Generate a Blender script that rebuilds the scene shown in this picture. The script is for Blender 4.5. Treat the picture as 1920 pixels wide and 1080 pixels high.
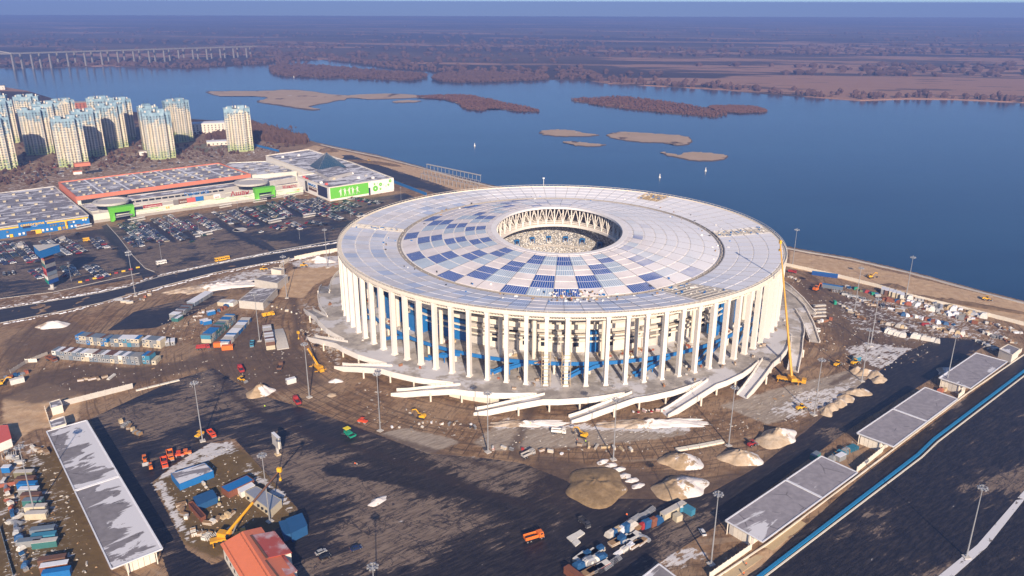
import bpy, bmesh, math, random
import numpy as np
from mathutils import Vector, Matrix
R = math.radians
for o in list(bpy.data.objects): bpy.data.objects.remove(o)
SC = bpy.context.scene
COL = SC.collection
random.seed(7); rng = np.random.default_rng(7)

# ------------------------------------------------------------------ camera
CH = 191.0; CF = 1486.5; CP = 0.3459; CR = 0.0026
cd = bpy.data.cameras.new('camera'); cam = bpy.data.objects.new('camera', cd); COL.objects.link(cam)
cam.location = (0, 0, CH)
cam.rotation_mode = 'QUATERNION'
cam.rotation_quaternion = (Matrix.Rotation(math.pi/2-CP, 4, 'X') @ Matrix.Rotation(CR, 4, 'Z')).to_quaternion()
cd.sensor_width = 36; cd.lens = CF/1920*36; cd.clip_start = 1; cd.clip_end = 60000
SC.camera = cam

# ------------------------------------------------------------------ light
SUN_AZ = R(-80)          # direction towards which the sun stands, measured from +X (camera looks along +Y)
SUN_EL = R(24)
sv = Vector((math.cos(SUN_AZ)*math.cos(SUN_EL), math.sin(SUN_AZ)*math.cos(SUN_EL), math.sin(SUN_EL)))
w = bpy.data.worlds.new('World'); SC.world = w; w.use_nodes = True
nt = w.node_tree; bg = nt.nodes['Background']
sky = nt.nodes.new('ShaderNodeTexSky'); sky.sky_type = 'NISHITA'; sky.sun_disc = False
sky.sun_elevation = SUN_EL; sky.sun_rotation = math.atan2(sv.x, sv.y)
sky.altitude = 200; sky.air_density = 0.9; sky.dust_density = 0.25; sky.ozone_density = 5.0
tcw = nt.nodes.new('ShaderNodeTexCoord'); vlift = nt.nodes.new('ShaderNodeVectorMath'); vlift.operation = 'ADD'; vlift.inputs[1].default_value = (0, 0, .05)   # the horizon of the photograph lies a little below eye level
nt.links.new(tcw.outputs['Generated'], vlift.inputs[0]); nt.links.new(vlift.outputs[0], sky.inputs['Vector'])
nt.links.new(sky.outputs[0], bg.inputs[0]); bg.inputs[1].default_value = 0.085
sd = bpy.data.lights.new('sun', 'SUN'); sd.energy = 5.0; sd.angle = R(0.6); sd.color = (1.0, 0.82, 0.63)
so = bpy.data.objects.new('sun', sd); COL.objects.link(so); so.rotation_mode = 'QUATERNION'
so.rotation_quaternion = sv.to_track_quat('Z', 'Y'); so.location = (200, -200, 400)
SC.view_settings.view_transform = 'Standard'; SC.view_settings.look = 'None'
SC.view_settings.gamma = 1; SC.view_settings.exposure = 0.6; SC.view_settings.use_curve_mapping = False

# ------------------------------------------------------------------ helpers
_c, _s = math.cos(CP), math.sin(CP); _cr, _sr = math.cos(CR), math.sin(CR)
def G(px, py, z=0.0):
    "point of the photograph (1920x1080) -> world x, y on the level z"
    x = px-960; y = py-540
    X = (x*_cr+y*_sr)/CF; Y = (-x*_sr+y*_cr)/CF
    t = (z-CH)/(-_s-Y*_c)
    return (X*t, (_c-Y*_s)*t)
def GL(pts, z=0.0): return [G(p[0], p[1], z) for p in pts]
def PXY(x, y, z=0.0):
    z = z-CH; d = y*_c-z*_s; u = y*_s+z*_c
    X = CF*x/d; Y = -CF*u/d
    return 960+X*_cr-Y*_sr, 540+X*_sr+Y*_cr
def ang(p, q, z=0):
    a = G(*p, z); b = G(*q, z); return math.atan2(b[1]-a[1], b[0]-a[0])
def tag(o, label=None, cat=None, group=None, kind=None):
    if label: o['label'] = label
    if cat: o['category'] = cat
    if group: o['group'] = group
    if kind: o['kind'] = kind
    return o
def empty(name, label, cat, loc=(0, 0, 0), rz=0, group=None):
    o = bpy.data.objects.new(name, None); COL.objects.link(o); o.empty_display_size = 0.1
    o.location = loc; o.rotation_euler = (0, 0, rz)
    return tag(o, label, cat, group)
def put(name, mesh, parent=None, loc=(0, 0, 0), rz=0, sc=None):
    o = bpy.data.objects.new(name, mesh); COL.objects.link(o)
    o.location = loc; o.rotation_euler = (0, 0, rz)
    if sc: o.scale = sc
    if parent: o.parent = parent
    return o
class MB:
    def __init__(s): s.v = []; s.f = []; s.m = []; s.uv = []; s.cur = 0
    def mat(s, i): s.cur = i; return s
    def add(s, vs, fs, uvs=None):
        b = len(s.v); s.v += [tuple(p) for p in vs]
        for k, f in enumerate(fs):
            s.f.append([b+i for i in f]); s.m.append(s.cur)
            s.uv.append(uvs[k] if uvs else [(0, 0)]*len(f))
        return s
    def hexa(s, p):            # 8 points: bottom 0-3, top 4-7, ccw
        return s.add(p, [(3, 2, 1, 0), (4, 5, 6, 7), (0, 1, 5, 4), (1, 2, 6, 5), (2, 3, 7, 6), (3, 0, 4, 7)])
    def box(s, cx, cy, z0, sx, sy, h, rz=0, taper=1.0, tx=None):
        c, n = math.cos(rz), math.sin(rz); P = []
        for zz, k, k2 in ((z0, 1, 1), (z0+h, taper if tx is None else tx, taper)):
            for ax, ay in ((-1, -1), (1, -1), (1, 1), (-1, 1)):
                x, y = ax*sx/2*k, ay*sy/2*k2
                P.append((cx+x*c-y*n, cy+x*n+y*c, zz))
        return s.hexa(P)
    def prism(s, pts, z0, z1, cap=True):
        n = len(pts); a = sum(pts[i][0]*pts[(i+1) % n][1]-pts[(i+1) % n][0]*pts[i][1] for i in range(n))
        if a < 0: pts = pts[::-1]
        f0 = (lambda p: z0) if not callable(z0) else z0; f1 = (lambda p: z1) if not callable(z1) else z1
        V = [(p[0], p[1], f0(p)) for p in pts]+[(p[0], p[1], f1(p)) for p in pts]
        F = [(i, (i+1) % n, n+(i+1) % n, n+i) for i in range(n)]
        if cap: F += [tuple(range(n, 2*n)), tuple(range(n-1, -1, -1))]
        return s.add(V, F)
    def tube(s, p, q, r, n=6, r2=None, cap=True):
        p = Vector(p); q = Vector(q); d = q-p
        if d.length < 1e-6: return s
        r2 = r if r2 is None else r2
        t = d.orthogonal().normalized(); u = d.normalized().cross(t); V = []
        for c, rr in ((p, r), (q, r2)):
            for i in range(n):
                a = 2*math.pi*i/n; V.append(c+(t*math.cos(a)+u*math.sin(a))*rr)
        F = [(i, (i+1) % n, n+(i+1) % n, n+i) for i in range(n)]
        if cap: F += [tuple(range(n, 2*n)), tuple(range(n-1, -1, -1))]
        return s.add(V, F)
    def bar(s, p, q, wd, ht):   # rectangular bar between two points (bottom centre line)
        p = Vector(p); q = Vector(q); d = (q-p); h = Vector((d.x, d.y, 0)).normalized()
        n = Vector((-h.y, h.x, 0))*wd/2; up = Vector((0, 0, ht))
        return s.hexa([p-n, q-n, q+n, p+n, p-n+up, q-n+up, q+n+up, p+n+up])
    def ring(s, r0, r1, z0, z1, n=88, c=(0, 0), a0=0, a1=360, ry=1.0, z0b=None, z1b=None):
        # annular solid; z at inner radius z0..z1, at outer radius z0b..z1b
        z0b = z0 if z0b is None else z0b; z1b = z1 if z1b is None else z1b
        full = abs(a1-a0) > 359.9; m = n if full else n+1; V = []
        for i in range(m):
            t = R(a0+(a1-a0)*i/n); cx, sx = math.cos(t), math.sin(t)*ry
            V += [(c[0]+r0*cx, c[1]+r0*sx, z0), (c[0]+r1*cx, c[1]+r1*sx, z0b), (c[0]+r1*cx, c[1]+r1*sx, z1b), (c[0]+r0*cx, c[1]+r0*sx, z1)]
        F = []
        for i in range(n):
            a = 4*i; b = 4*((i+1) % m)
            F += [(a+1, b+1, b+2, a+2), (a, a+3, b+3, b), (a+3, a+2, b+2, b+3), (a, b, b+1, a+1)]
        if not full: F += [(0, 1, 2, 3), (4*(m-1)+3, 4*(m-1)+2, 4*(m-1)+1, 4*(m-1))]
        return s.add(V, F)
    def mesh(s, name, mats):
        me = bpy.data.meshes.new(name); me.from_pydata(s.v, [], s.f)
        for m in (mats if isinstance(mats, (list, tuple)) else [mats]): me.materials.append(M(m))
        me.polygons.foreach_set('material_index', s.m)
        ul = me.uv_layers.new(name='UVMap'); flat = [c for u in s.uv for p in u for c in p]
        ul.data.foreach_set('uv', flat)
        me.update(); return me
    def build(s, name, mats, parent=None, loc=(0, 0, 0), rz=0):
        return put(name, s.mesh(name, mats), parent, loc, rz)
ORD = ['', 'first', 'second', 'third', 'fourth', 'fifth', 'sixth', 'seventh', 'eighth', 'ninth', 'tenth', 'eleventh', 'twelfth', 'thirteenth',
       'fourteenth', 'fifteenth', 'sixteenth', 'seventeenth', 'eighteenth', 'nineteenth', 'twentieth']
def ordw(n):
    if n <= 20: return ORD[n]
    t = {2: 'twenty', 3: 'thirty', 4: 'forty', 5: 'fifty', 6: 'sixty', 7: 'seventy', 8: 'eighty', 9: 'ninety'}[n//10]
    return t+'-'+ORD[n % 10] if n % 10 else t[:-1]+'ieth'

# ------------------------------------------------------------------ materials
MATS = {}
def N(nt, t, **k):
    n = nt.nodes.new(t)
    for a, b in k.items():
        if a[0] == 'i' and a[1:].isdigit(): n.inputs[int(a[1:])].default_value = b
        elif hasattr(n, a): setattr(n, a, b)
        else: n.inputs[a.replace('_', ' ')].default_value = b
    return n
def L(nt, a, b): nt.links.new(a, b)
def math_(nt, op, a, b=None, c=None, clamp=False):
    n = nt.nodes.new('ShaderNodeMath'); n.operation = op; n.use_clamp = clamp
    for i, x in enumerate((a, b, c)):
        if x is None: continue
        if isinstance(x, (int, float)): n.inputs[i].default_value = x
        else: nt.links.new(x, n.inputs[i])
    return n.outputs[0]
def mixc(nt, f, a, b):
    n = nt.nodes.new('ShaderNodeMix'); n.data_type = 'RGBA'
    for x, i in ((f, 0), (a, 6), (b, 7)):
        if isinstance(x, (int, float)): n.inputs[i].default_value = x
        elif isinstance(x, (tuple, list)): n.inputs[i].default_value = (*x[:3], 1)
        else: nt.links.new(x, n.inputs[i])
    return n.outputs[2]
def sstep(nt, x, a, b):
    n = nt.nodes.new('ShaderNodeMapRange'); n.interpolation_type = 'SMOOTHSTEP'
    nt.links.new(x, n.inputs[0]); n.inputs[1].default_value = a; n.inputs[2].default_value = b
    return n.outputs[0]
def noise(nt, vec, scale, detail=4, rough=0.55, dist=0.0):
    n = N(nt, 'ShaderNodeTexNoise'); n.inputs['Scale'].default_value = scale; n.inputs['Detail'].default_value = detail
    n.inputs['Roughness'].default_value = rough; n.inputs['Distortion'].default_value = dist
    if vec is not None: nt.links.new(vec, n.inputs['Vector'])
    return n.outputs[0]
def mapping(nt, vec, scale=(1, 1, 1), rot=0):
    m = nt.nodes.new('ShaderNodeMapping'); m.inputs['Scale'].default_value = scale; m.inputs['Rotation'].default_value = (0, 0, rot)
    # rotate first, then scale: use two nodes
    m.inputs['Scale'].default_value = (1, 1, 1); nt.links.new(vec, m.inputs[0])
    k = nt.nodes.new('ShaderNodeVectorMath'); k.operation = 'MULTIPLY'; nt.links.new(m.outputs[0], k.inputs[0]); k.inputs[1].default_value = scale
    return k.outputs[0]
def newmat(name):
    m = bpy.data.materials.new(name); m.use_nodes = True; nt = m.node_tree
    MATS[name] = m; return m, nt, nt.nodes['Principled BSDF']
def bump(nt, b, h, strength=0.3, dist=0.1):
    n = nt.nodes.new('ShaderNodeBump'); n.inputs['Strength'].default_value = strength; n.inputs['Distance'].default_value = dist
    nt.links.new(h, n.inputs['Height']); nt.links.new(n.outputs[0], b.inputs['Normal'])
def simple(name, col, rough=0.7, metal=0.0, var=0.25, sc=0.6, dirt=0.3, dirtcol=None, spec=0.5):
    "painted / weathered plain surface: broad tone variation plus fine grime"
    m, nt, b = newmat(name); g = N(nt, 'ShaderNodeNewGeometry'); pos = g.outputs['Position']
    n1 = noise(nt, pos, sc, 3); n2 = noise(nt, mapping(nt, pos, (1, 1, .35)), 2.3, 5, .7)
    dc = dirtcol or tuple(c*0.45+0.02 for c in col)
    c1 = mixc(nt, math_(nt, 'MULTIPLY', sstep(nt, n2, .45, .75), dirt), col, dc)
    c2 = mixc(nt, math_(nt, 'MULTIPLY', sstep(nt, n1, .35, .7), var), c1, tuple(min(1, c*1.25) for c in col))
    nt.links.new(c2, b.inputs['Base Color']); b.inputs['Roughness'].default_value = rough; b.inputs['Metallic'].default_value = metal
    b.inputs['Specular IOR Level'].default_value = spec
    return m
def M(name):
    if name in MATS: return MATS[name]
    if name in PAL: return simple(name, *PAL[name][:1], **(PAL[name][1] if len(PAL[name]) > 1 else {}))
    raise KeyError(name)
PAL = {
 'wet_sand': ((.10, .068, .05), dict(sc=.05, dirt=.5)),
 'white_paint': ((.80, .77, .72),), 'cream_wall': ((.74, .68, .58), dict(var=.2, dirt=.25)), 'column_white': ((.78, .73, .665), dict(dirt=.12, var=.15)),
 'cream_steel': ((.76, .69, .58), dict(dirt=.2)), 'ring_white': ((.80, .77, .76), dict(dirt=.25, sc=.1)),
 'concrete': ((.36, .33, .30), dict(var=.5, dirt=.6, sc=.15)), 'concrete_light': ((.52, .49, .45), dict(var=.4, dirt=.4)), 'concrete_dark': ((.20, .185, .17), dict(var=.4, dirt=.6)),
 'blue_wall': ((.012, .15, .42), dict(dirt=.25, rough=.5)), 'blue_deep': ((.01, .07, .28), dict(dirt=.2, rough=.5)), 'navy_dark': ((.012, .018, .06), dict(dirt=.2)),
 'blue_tarp': ((.015, .085, .22), dict(dirt=.3, rough=.6)), 'blue_line': ((.01, .19, .42), dict(dirt=.15)), 'teal': ((.035, .15, .145),), 'cyan_box': ((.04, .21, .33), dict(dirt=.2)),
 'dark_metal': ((.05, .05, .06), dict(rough=.5)), 'steel_grey': ((.30, .30, .31), dict(rough=.45, metal=.3)), 'galv': ((.45, .46, .48), dict(rough=.4, metal=.5)),
 'black_rubber': ((.02, .02, .022), dict(rough=.9)), 'rust': ((.20, .07, .035), dict(dirt=.6, var=.4)), 'rust_dark': ((.09, .035, .025), dict(dirt=.6)),
 'orange_machine': ((.72, .17, .025), dict(rough=.45, dirt=.25)), 'red_orange': ((.70, .08, .02), dict(rough=.45, dirt=.2)), 'yellow_machine': ((.78, .42, .02), dict(rough=.45, dirt=.25)),
 'crane_yellow': ((.66, .33, .02), dict(rough=.4, dirt=.15)), 'green_machine': ((.01, .28, .17), dict(rough=.5)), 'yellow_canopy': ((.78, .62, .03), dict(dirt=.1)), 'red_paint': ((.34, .03, .03), dict(rough=.5)),
 'orange_roof': ((.72, .20, .09), dict(rough=.45, dirt=.15, var=.15)), 'orange_trim': ((.62, .20, .12), dict(dirt=.15)), 'pink_red': ((.6, .12, .10),),
 'green_sign': ((.14, .52, .04), dict(dirt=.08, var=.1)), 'glass_dark': ((.015, .022, .035), dict(rough=.12, dirt=.1, var=.1)), 'glass_blue': ((.008, .05, .10), dict(rough=.35, dirt=.15)),
 'glass_green': ((.05, .075, .055), dict(rough=.25)), 'yellow_sign': ((.82, .50, .03), dict(dirt=.1)), 'mall_white': ((.66, .65, .56), dict(dirt=.3)), 'mall_grey': ((.42, .40, .38), dict(dirt=.35)),
 'wood': ((.32, .20, .10), dict(dirt=.5)), 'wood_light': ((.52, .40, .24), dict(dirt=.4)), 'brick_red': ((.36, .11, .06), dict(dirt=.5)), 'brown_paint': ((.14, .07, .045), dict(dirt=.4)),
 'grey_box': ((.24, .25, .26), dict(dirt=.4)), 'greyblue_box': ((.15, .19, .24), dict(dirt=.4)), 'beige_box': ((.52, .46, .34), dict(dirt=.35)), 'white_box': ((.66, .64, .60), dict(dirt=.4)),
 'olive': ((.16, .15, .09), dict(dirt=.4)), 'skin': ((.55, .32, .22), dict(dirt=0)), 'hivis_orange': ((.9, .16, .03), dict(dirt=0)), 'hivis_green': ((.5, .75, .05), dict(dirt=0)), 'trousers': ((.03, .035, .06), dict(dirt=0)),
 'lamp_white': ((.8, .8, .8), dict(dirt=0)), 'snow_plain': ((.70, .72, .78), dict(dirt=.25, dirtcol=(.3, .27, .25), sc=.3)), 'stone_light': ((.50, .47, .43), dict(dirt=.5, sc=1.)),
}
CARCOL = {'white': (.72, .72, .72), 'silver': (.36, .37, .39), 'black': (.012, .012, .015), 'dark grey': (.07, .07, .08), 'dark blue': (.015, .03, .10), 'red': (.32, .02, .015), 'beige': (.42, .36, .27), 'dark green': (.015, .06, .04)}
for k, v in CARCOL.items(): PAL['car_'+k] = (v, dict(rough=.3, dirt=.25, var=.05))
# ------------------------------------------------------------------ terrain materials
STREAK = R(37)
def ground_mat(name, base='dirt'):
    m, nt, b = newmat(name); pos = N(nt, 'ShaderNodeNewGeometry').outputs['Position']
    a1 = N(nt, 'ShaderNodeAttribute'); a1.attribute_name = 'cov'; a2 = N(nt, 'ShaderNodeAttribute'); a2.attribute_name = 'cov2'
    s1 = nt.nodes.new('ShaderNodeSeparateColor'); L(nt, a1.outputs['Color'], s1.inputs[0])
    s2 = nt.nodes.new('ShaderNodeSeparateColor'); L(nt, a2.outputs['Color'], s2.inputs[0])
    asp, snow, sand = s1.outputs; mud, lite, olive = s2.outputs; dry = a2.outputs['Alpha']
    big = noise(nt, pos, .035, 4); mid = noise(nt, pos, .22, 6, .62); fine = noise(nt, pos, 1.6, 5, .65)
    st = mapping(nt, pos, (.07, .42, 1), -STREAK); streak = noise(nt, st, 1.0, 9, .74, .5)
    st2 = mapping(nt, pos, (.16, .9, 1), -STREAK); streak2 = noise(nt, st2, 1.0, 6, .65, .5)
    tr = noise(nt, mapping(nt, pos, (.9, .12, 1), R(20)), 1.0, 4, .6, 1.2)
    def msk(ch, wd=.07, k=.55, nz=mid):
        x = math_(nt, 'ADD', ch, math_(nt, 'MULTIPLY', math_(nt, 'SUBTRACT', nz, .5), k))
        return sstep(nt, x, .5-wd, .5+wd)
    # bare soil with ruts that circle the stadium
    pc = nt.nodes.new('ShaderNodeVectorMath'); pc.operation = 'SUBTRACT'; L(nt, pos, pc.inputs[0]); pc.inputs[1].default_value = (31.03, 506.78, 0)
    px_ = nt.nodes.new('ShaderNodeSeparateXYZ'); L(nt, pc.outputs[0], px_.inputs[0]); rl = nt.nodes.new('ShaderNodeVectorMath'); rl.operation = 'LENGTH'; L(nt, pc.outputs[0], rl.inputs[0])
    th = math_(nt, 'ARCTAN2', px_.outputs[1], px_.outputs[0]); cv = nt.nodes.new('ShaderNodeCombineXYZ'); L(nt, math_(nt, 'MULTIPLY', rl.outputs['Value'], .42), cv.inputs[0]); L(nt, math_(nt, 'MULTIPLY', th, 5.5), cv.inputs[1])
    ruts = noise(nt, cv.outputs[0], 1.0, 5, .62, .7)
    dirt = mixc(nt, sstep(nt, mid, .35, .65), (.17, .098, .050), (.31, .195, .112))
    dirt = mixc(nt, math_(nt, 'MULTIPLY', sstep(nt, big, .42, .60), .65), dirt, (.36, .245, .15))
    dirt = mixc(nt, math_(nt, 'MULTIPLY', sstep(nt, tr, .52, .62), .55), dirt, (.07, .048, .036))
    dirt = mixc(nt, math_(nt, 'MULTIPLY', sstep(nt, ruts, .53, .60), .60), dirt, (.075, .050, .036))
    dirt = mixc(nt, math_(nt, 'MULTIPLY', sstep(nt, ruts, .40, .33), .45), dirt, (.34, .27, .20))
    dirt = mixc(nt, math_(nt, 'MULTIPLY', sstep(nt, fine, .56, .72), .45), dirt, (.38, .32, .27))
    gr_ = math_(nt, 'MAXIMUM', math_(nt, 'LESS_THAN', math_(nt, 'FRACT', math_(nt, 'MULTIPLY', rl.outputs['Value'], .2)), .10), math_(nt, 'LESS_THAN', math_(nt, 'FRACT', math_(nt, 'MULTIPLY', th, 30)), .09))
    gz = math_(nt, 'MULTIPLY', math_(nt, 'MULTIPLY', math_(nt, 'GREATER_THAN', rl.outputs['Value'], 183), math_(nt, 'LESS_THAN', rl.outputs['Value'], 204)), math_(nt, 'MULTIPLY', math_(nt, 'LESS_THAN', th, -1.2), math_(nt, 'GREATER_THAN', th, -2.75)))
    dirt = mixc(nt, math_(nt, 'MULTIPLY', math_(nt, 'MULTIPLY', gr_, gz), .65), dirt, (.06, .04, .03))
    dirt = mixc(nt, msk(olive, .2, .5), dirt, mixc(nt, mid, (.07, .045, .014), (.21, .14, .06)))
    sandc = mixc(nt, sstep(nt, mid, .35, .7), (.47, .31, .18), (.60, .43, .27))
    sandc = mixc(nt, math_(nt, 'MULTIPLY', sstep(nt, tr, .55, .7), .4), sandc, (.22, .14, .085))
    c = mixc(nt, msk(sand, .12, .4), dirt, sandc)
    litec = mixc(nt, sstep(nt, streak2, .35, .65), (.27, .22, .175), (.40, .34, .28))
    c = mixc(nt, msk(lite, .12, .5), c, litec)
    mudc = mixc(nt, mid, (.042, .029, .027), (.15, .105, .080))
    c = mixc(nt, math_(nt, 'MULTIPLY', msk(mud, .25, 1.1), .8), c, mudc)
    # asphalt: wet black with drying taupe patches in streaks, crossed by tyre marks and paving joints
    wet = mixc(nt, sstep(nt, streak2, .4, .7), (.013, .0125, .018), (.042, .036, .038))
    dryc = mixc(nt, sstep(nt, streak2, .35, .65), (.155, .115, .092), (.25, .192, .152))
    dryc = mixc(nt, math_(nt, 'MULTIPLY', sstep(nt, fine, .55, .72), .4), dryc, (.09, .068, .056))
    fan = noise(nt, mapping(nt, pos, (.05, .22, 1), -STREAK+R(9)), 1.0, 9, .72, .6)
    dm = math_(nt, 'ADD', dry, math_(nt, 'MULTIPLY', math_(nt, 'SUBTRACT', math_(nt, 'ADD', math_(nt, 'MULTIPLY', streak, .45), math_(nt, 'MULTIPLY', fan, .55)), .5), 3.6))
    patch = noise(nt, mapping(nt, pos, (.018, .03, 1), -STREAK), 1.0, 3, .5, .5); dm = math_(nt, 'ADD', dm, math_(nt, 'MULTIPLY', math_(nt, 'SUBTRACT', patch, .5), 2.4))
    dmask = math_(nt, 'ADD', math_(nt, 'MULTIPLY', sstep(nt, dm, .46, .53), .80), math_(nt, 'MULTIPLY', sstep(nt, dm, .1, .6), .20))
    tong = noise(nt, mapping(nt, pos, (.035, .20, 1), -STREAK-R(4)), 1.0, 8, .66, 1.6); tong = math_(nt, 'ABSOLUTE', math_(nt, 'SUBTRACT', tong, .5)); tong = math_(nt, 'SUBTRACT', 1.0, sstep(nt, tong, .010, .020))
    tong2 = noise(nt, mapping(nt, pos, (.03, .09, 1), -STREAK+R(70)), 1.0, 7, .6, .8); tong2 = math_(nt, 'SUBTRACT', 1.0, sstep(nt, math_(nt, 'ABSOLUTE', math_(nt, 'SUBTRACT', tong2, .5)), .004, .010))
    blot = sstep(nt, noise(nt, pos, .30, 4, .6), .66, .69)
    dmask = math_(nt, 'MULTIPLY', dmask, math_(nt, 'SUBTRACT', 1.0, math_(nt, 'MULTIPLY', math_(nt, 'MAXIMUM', tong, math_(nt, 'MAXIMUM', tong2, blot)), .85)))
    jn = nt.nodes.new('ShaderNodeSeparateXYZ'); L(nt, mapping(nt, pos, (1, 1, 1), -STREAK), jn.inputs[0])
    jl = math_(nt, 'LESS_THAN', math_(nt, 'FRACT', math_(nt, 'MULTIPLY', jn.outputs[1], 1/7.3)), .045)
    dryc = mixc(nt, math_(nt, 'MULTIPLY', jl, .45), dryc, (.05, .042, .04))
    aspc = mixc(nt, math_(nt, 'MULTIPLY', dmask, .95), wet, dryc)
    am = msk(asp, .04, .22)
    c = mixc(nt, am, c, aspc)
    c = mixc(nt, math_(nt, 'MULTIPLY', math_(nt, 'MULTIPLY', am, msk(mud, .2, .9)), .7), c, (.030, .022, .024))
    sn = mixc(nt, fine, (.56, .54, .53), (.80, .79, .82))
    sx = math_(nt, 'ADD', snow, math_(nt, 'MULTIPLY', math_(nt, 'SUBTRACT', math_(nt, 'ADD', math_(nt, 'MULTIPLY', mid, .5), math_(nt, 'MULTIPLY', streak2, .5)), .5), 2.2))
    smask = math_(nt, 'MULTIPLY', sstep(nt, sx, .46, .60), .9); c = mixc(nt, smask, c, sn)
    L(nt, c, b.inputs['Base Color'])
    wetr = math_(nt, 'MULTIPLY', math_(nt, 'MULTIPLY', am, math_(nt, 'SUBTRACT', 1.0, dmask)), .42)
    L(nt, math_(nt, 'SUBTRACT', .92, wetr), b.inputs['Roughness'])
    b.inputs['Specular IOR Level'].default_value = .3
    h = math_(nt, 'ADD', math_(nt, 'MULTIPLY', fine, .25), math_(nt, 'MULTIPLY', mid, math_(nt, 'SUBTRACT', 1.0, am)))
    bump(nt, b, h, .7, .5)
    return m
ground_mat('site_ground')

def far_mat(name, kind):
    m, nt, b = newmat(name); pos = N(nt, 'ShaderNodeNewGeometry').outputs['Position']
    rot = mapping(nt, pos, (.22, 1.0, 1), R(12))
    n1 = noise(nt, rot, .0035, 6, .6, .3); n2 = noise(nt, rot, .016, 5, .65, .3); n3 = noise(nt, pos, .06, 4, .6); n4 = noise(nt, rot, .0012, 3, .5)
    wood = mixc(nt, n3, (.022, .016, .018), (.065, .044, .042))
    field = mixc(nt, n2, (.24, .13, .085), (.46, .27, .18))
    gr = mixc(nt, n3, (.08, .055, .042), (.16, .105, .078))
    if kind == 'bank':
        sy = nt.nodes.new('ShaderNodeSeparateXYZ'); L(nt, pos, sy.inputs[0])
        near = sstep(nt, sy.outputs[1], 5500, 1600); rt = sstep(nt, sy.outputs[0], -300, 1500)
        k = math_(nt, 'ADD', n1, math_(nt, 'MULTIPLY', math_(nt, 'MULTIPLY', near, rt), .16))
        c = mixc(nt, sstep(nt, n4, .42, .6), wood, gr)
        c = mixc(nt, sstep(nt, k, .565, .60), c, field)
        c = mixc(nt, math_(nt, 'MULTIPLY', sstep(nt, n2, .56, .60), .7), c, wood)
        pond = sstep(nt, noise(nt, rot, .0022, 3, .5, .8), .70, .72)
        c = mixc(nt, pond, c, (.10, .12, .17))
    elif kind == 'shrub':
        c = mixc(nt, n3, (.08, .038, .030), (.17, .088, .066))
        c = mixc(nt, sstep(nt, noise(nt, pos, .03, 5), .56, .62), c, (.34, .24, .17))
    else:
        c = mixc(nt, noise(nt, pos, .03, 5, .6), (.36, .25, .17), (.54, .41, .30))
        c = mixc(nt, sstep(nt, noise(nt, pos, .02, 5, .6), .60, .64), c, (.09, .06, .05))
        c = mixc(nt, sstep(nt, noise(nt, pos, .025, 4, .6), .70, .72), c, (.6, .6, .62))
    L(nt, c, b.inputs['Base Color']); b.inputs['Roughness'].default_value = .95; b.inputs['Specular IOR Level'].default_value = .1
for k in ('bank', 'shrub', 'sandbar'): far_mat('far_'+k, k)
def water_mat():
    m, nt, b = newmat('river_water'); pos = N(nt, 'ShaderNodeNewGeometry').outputs['Position']
    n = noise(nt, mapping(nt, pos, (1, .5, 1), R(-20)), .0022, 4, .6, .4)
    lines = noise(nt, mapping(nt, pos, (.0012, .012, 1), R(-8)), 1, 5, .6, .5); L(nt, mixc(nt, sstep(nt, math_(nt, 'ADD', math_(nt, 'MULTIPLY', n, .5), math_(nt, 'MULTIPLY', lines, .5)), .35, .65), (.005, .034, .090), (.013, .060, .128)), b.inputs['Base Color'])
    L(nt, math_(nt, 'MULTIPLY_ADD', n, .12, .10), b.inputs['Roughness'])
    b.inputs['IOR'].default_value = 1.33; b.inputs['Specular IOR Level'].default_value = .5
    h = math_(nt, 'ADD', noise(nt, pos, .35, 4, .6), math_(nt, 'MULTIPLY', noise(nt, pos, .05, 3), 2.0))
    bump(nt, b, h, .25, .25)
water_mat()

# ------------------------------------------------------------------ terrain
def sdist(P, poly):
    "signed distance of points (n,2) to polygon, positive inside"
    poly = np.array(poly, float); n = len(poly); d = np.full(len(P), 1e18); ins = np.zeros(len(P), bool)
    for i in range(n):
        a = poly[i]; b = poly[(i+1) % n]; e = b-a; w = P-a
        t = np.clip((w@e)/(e@e+1e-12), 0, 1); q = w-t[:, None]*e; d = np.minimum(d, (q**2).sum(1))
        c1 = (P[:, 1] >= a[1]) != (P[:, 1] >= b[1])
        with np.errstate(divide='ignore', invalid='ignore'):
            xx = a[0]+(P[:, 1]-a[1])/(b[1]-a[1]+1e-12)*(b[0]-a[0])
        ins ^= c1 & (P[:, 0] < xx)
    d = np.sqrt(d); return np.where(ins, d, -d)
def ldist(P, line):
    line = np.array(line, float); d = np.full(len(P), 1e18)
    for i in range(len(line)-1):
        a, b = line[i], line[i+1]; e = b-a; w = P-a
        t = np.clip((w@e)/(e@e+1e-12), 0, 1); q = w-t[:, None]*e; d = np.minimum(d, (q**2).sum(1))
    return np.sqrt(d)
SHORE_PX = [(2700, 800), (1920, 568), (1840, 548), (1700, 510), (1600, 487), (1495, 469), (1300, 428), (1100, 385), (925, 350), (860, 334), (800, 316.5), (712.5, 293.5), (650, 281), (602, 270.6), (583, 265), (530, 252),
            (475, 234), (420, 228), (355, 224), (250, 210), (120, 190), (60, 172), (0, 162), (-250, 150)]
SHORE = GL(SHORE_PX, -4.0)
LAND = SHORE+[(-4200, 2600), (-4200, -600), (1500, -600)]
CH_ = {k: 0 for k in ()}
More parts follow.
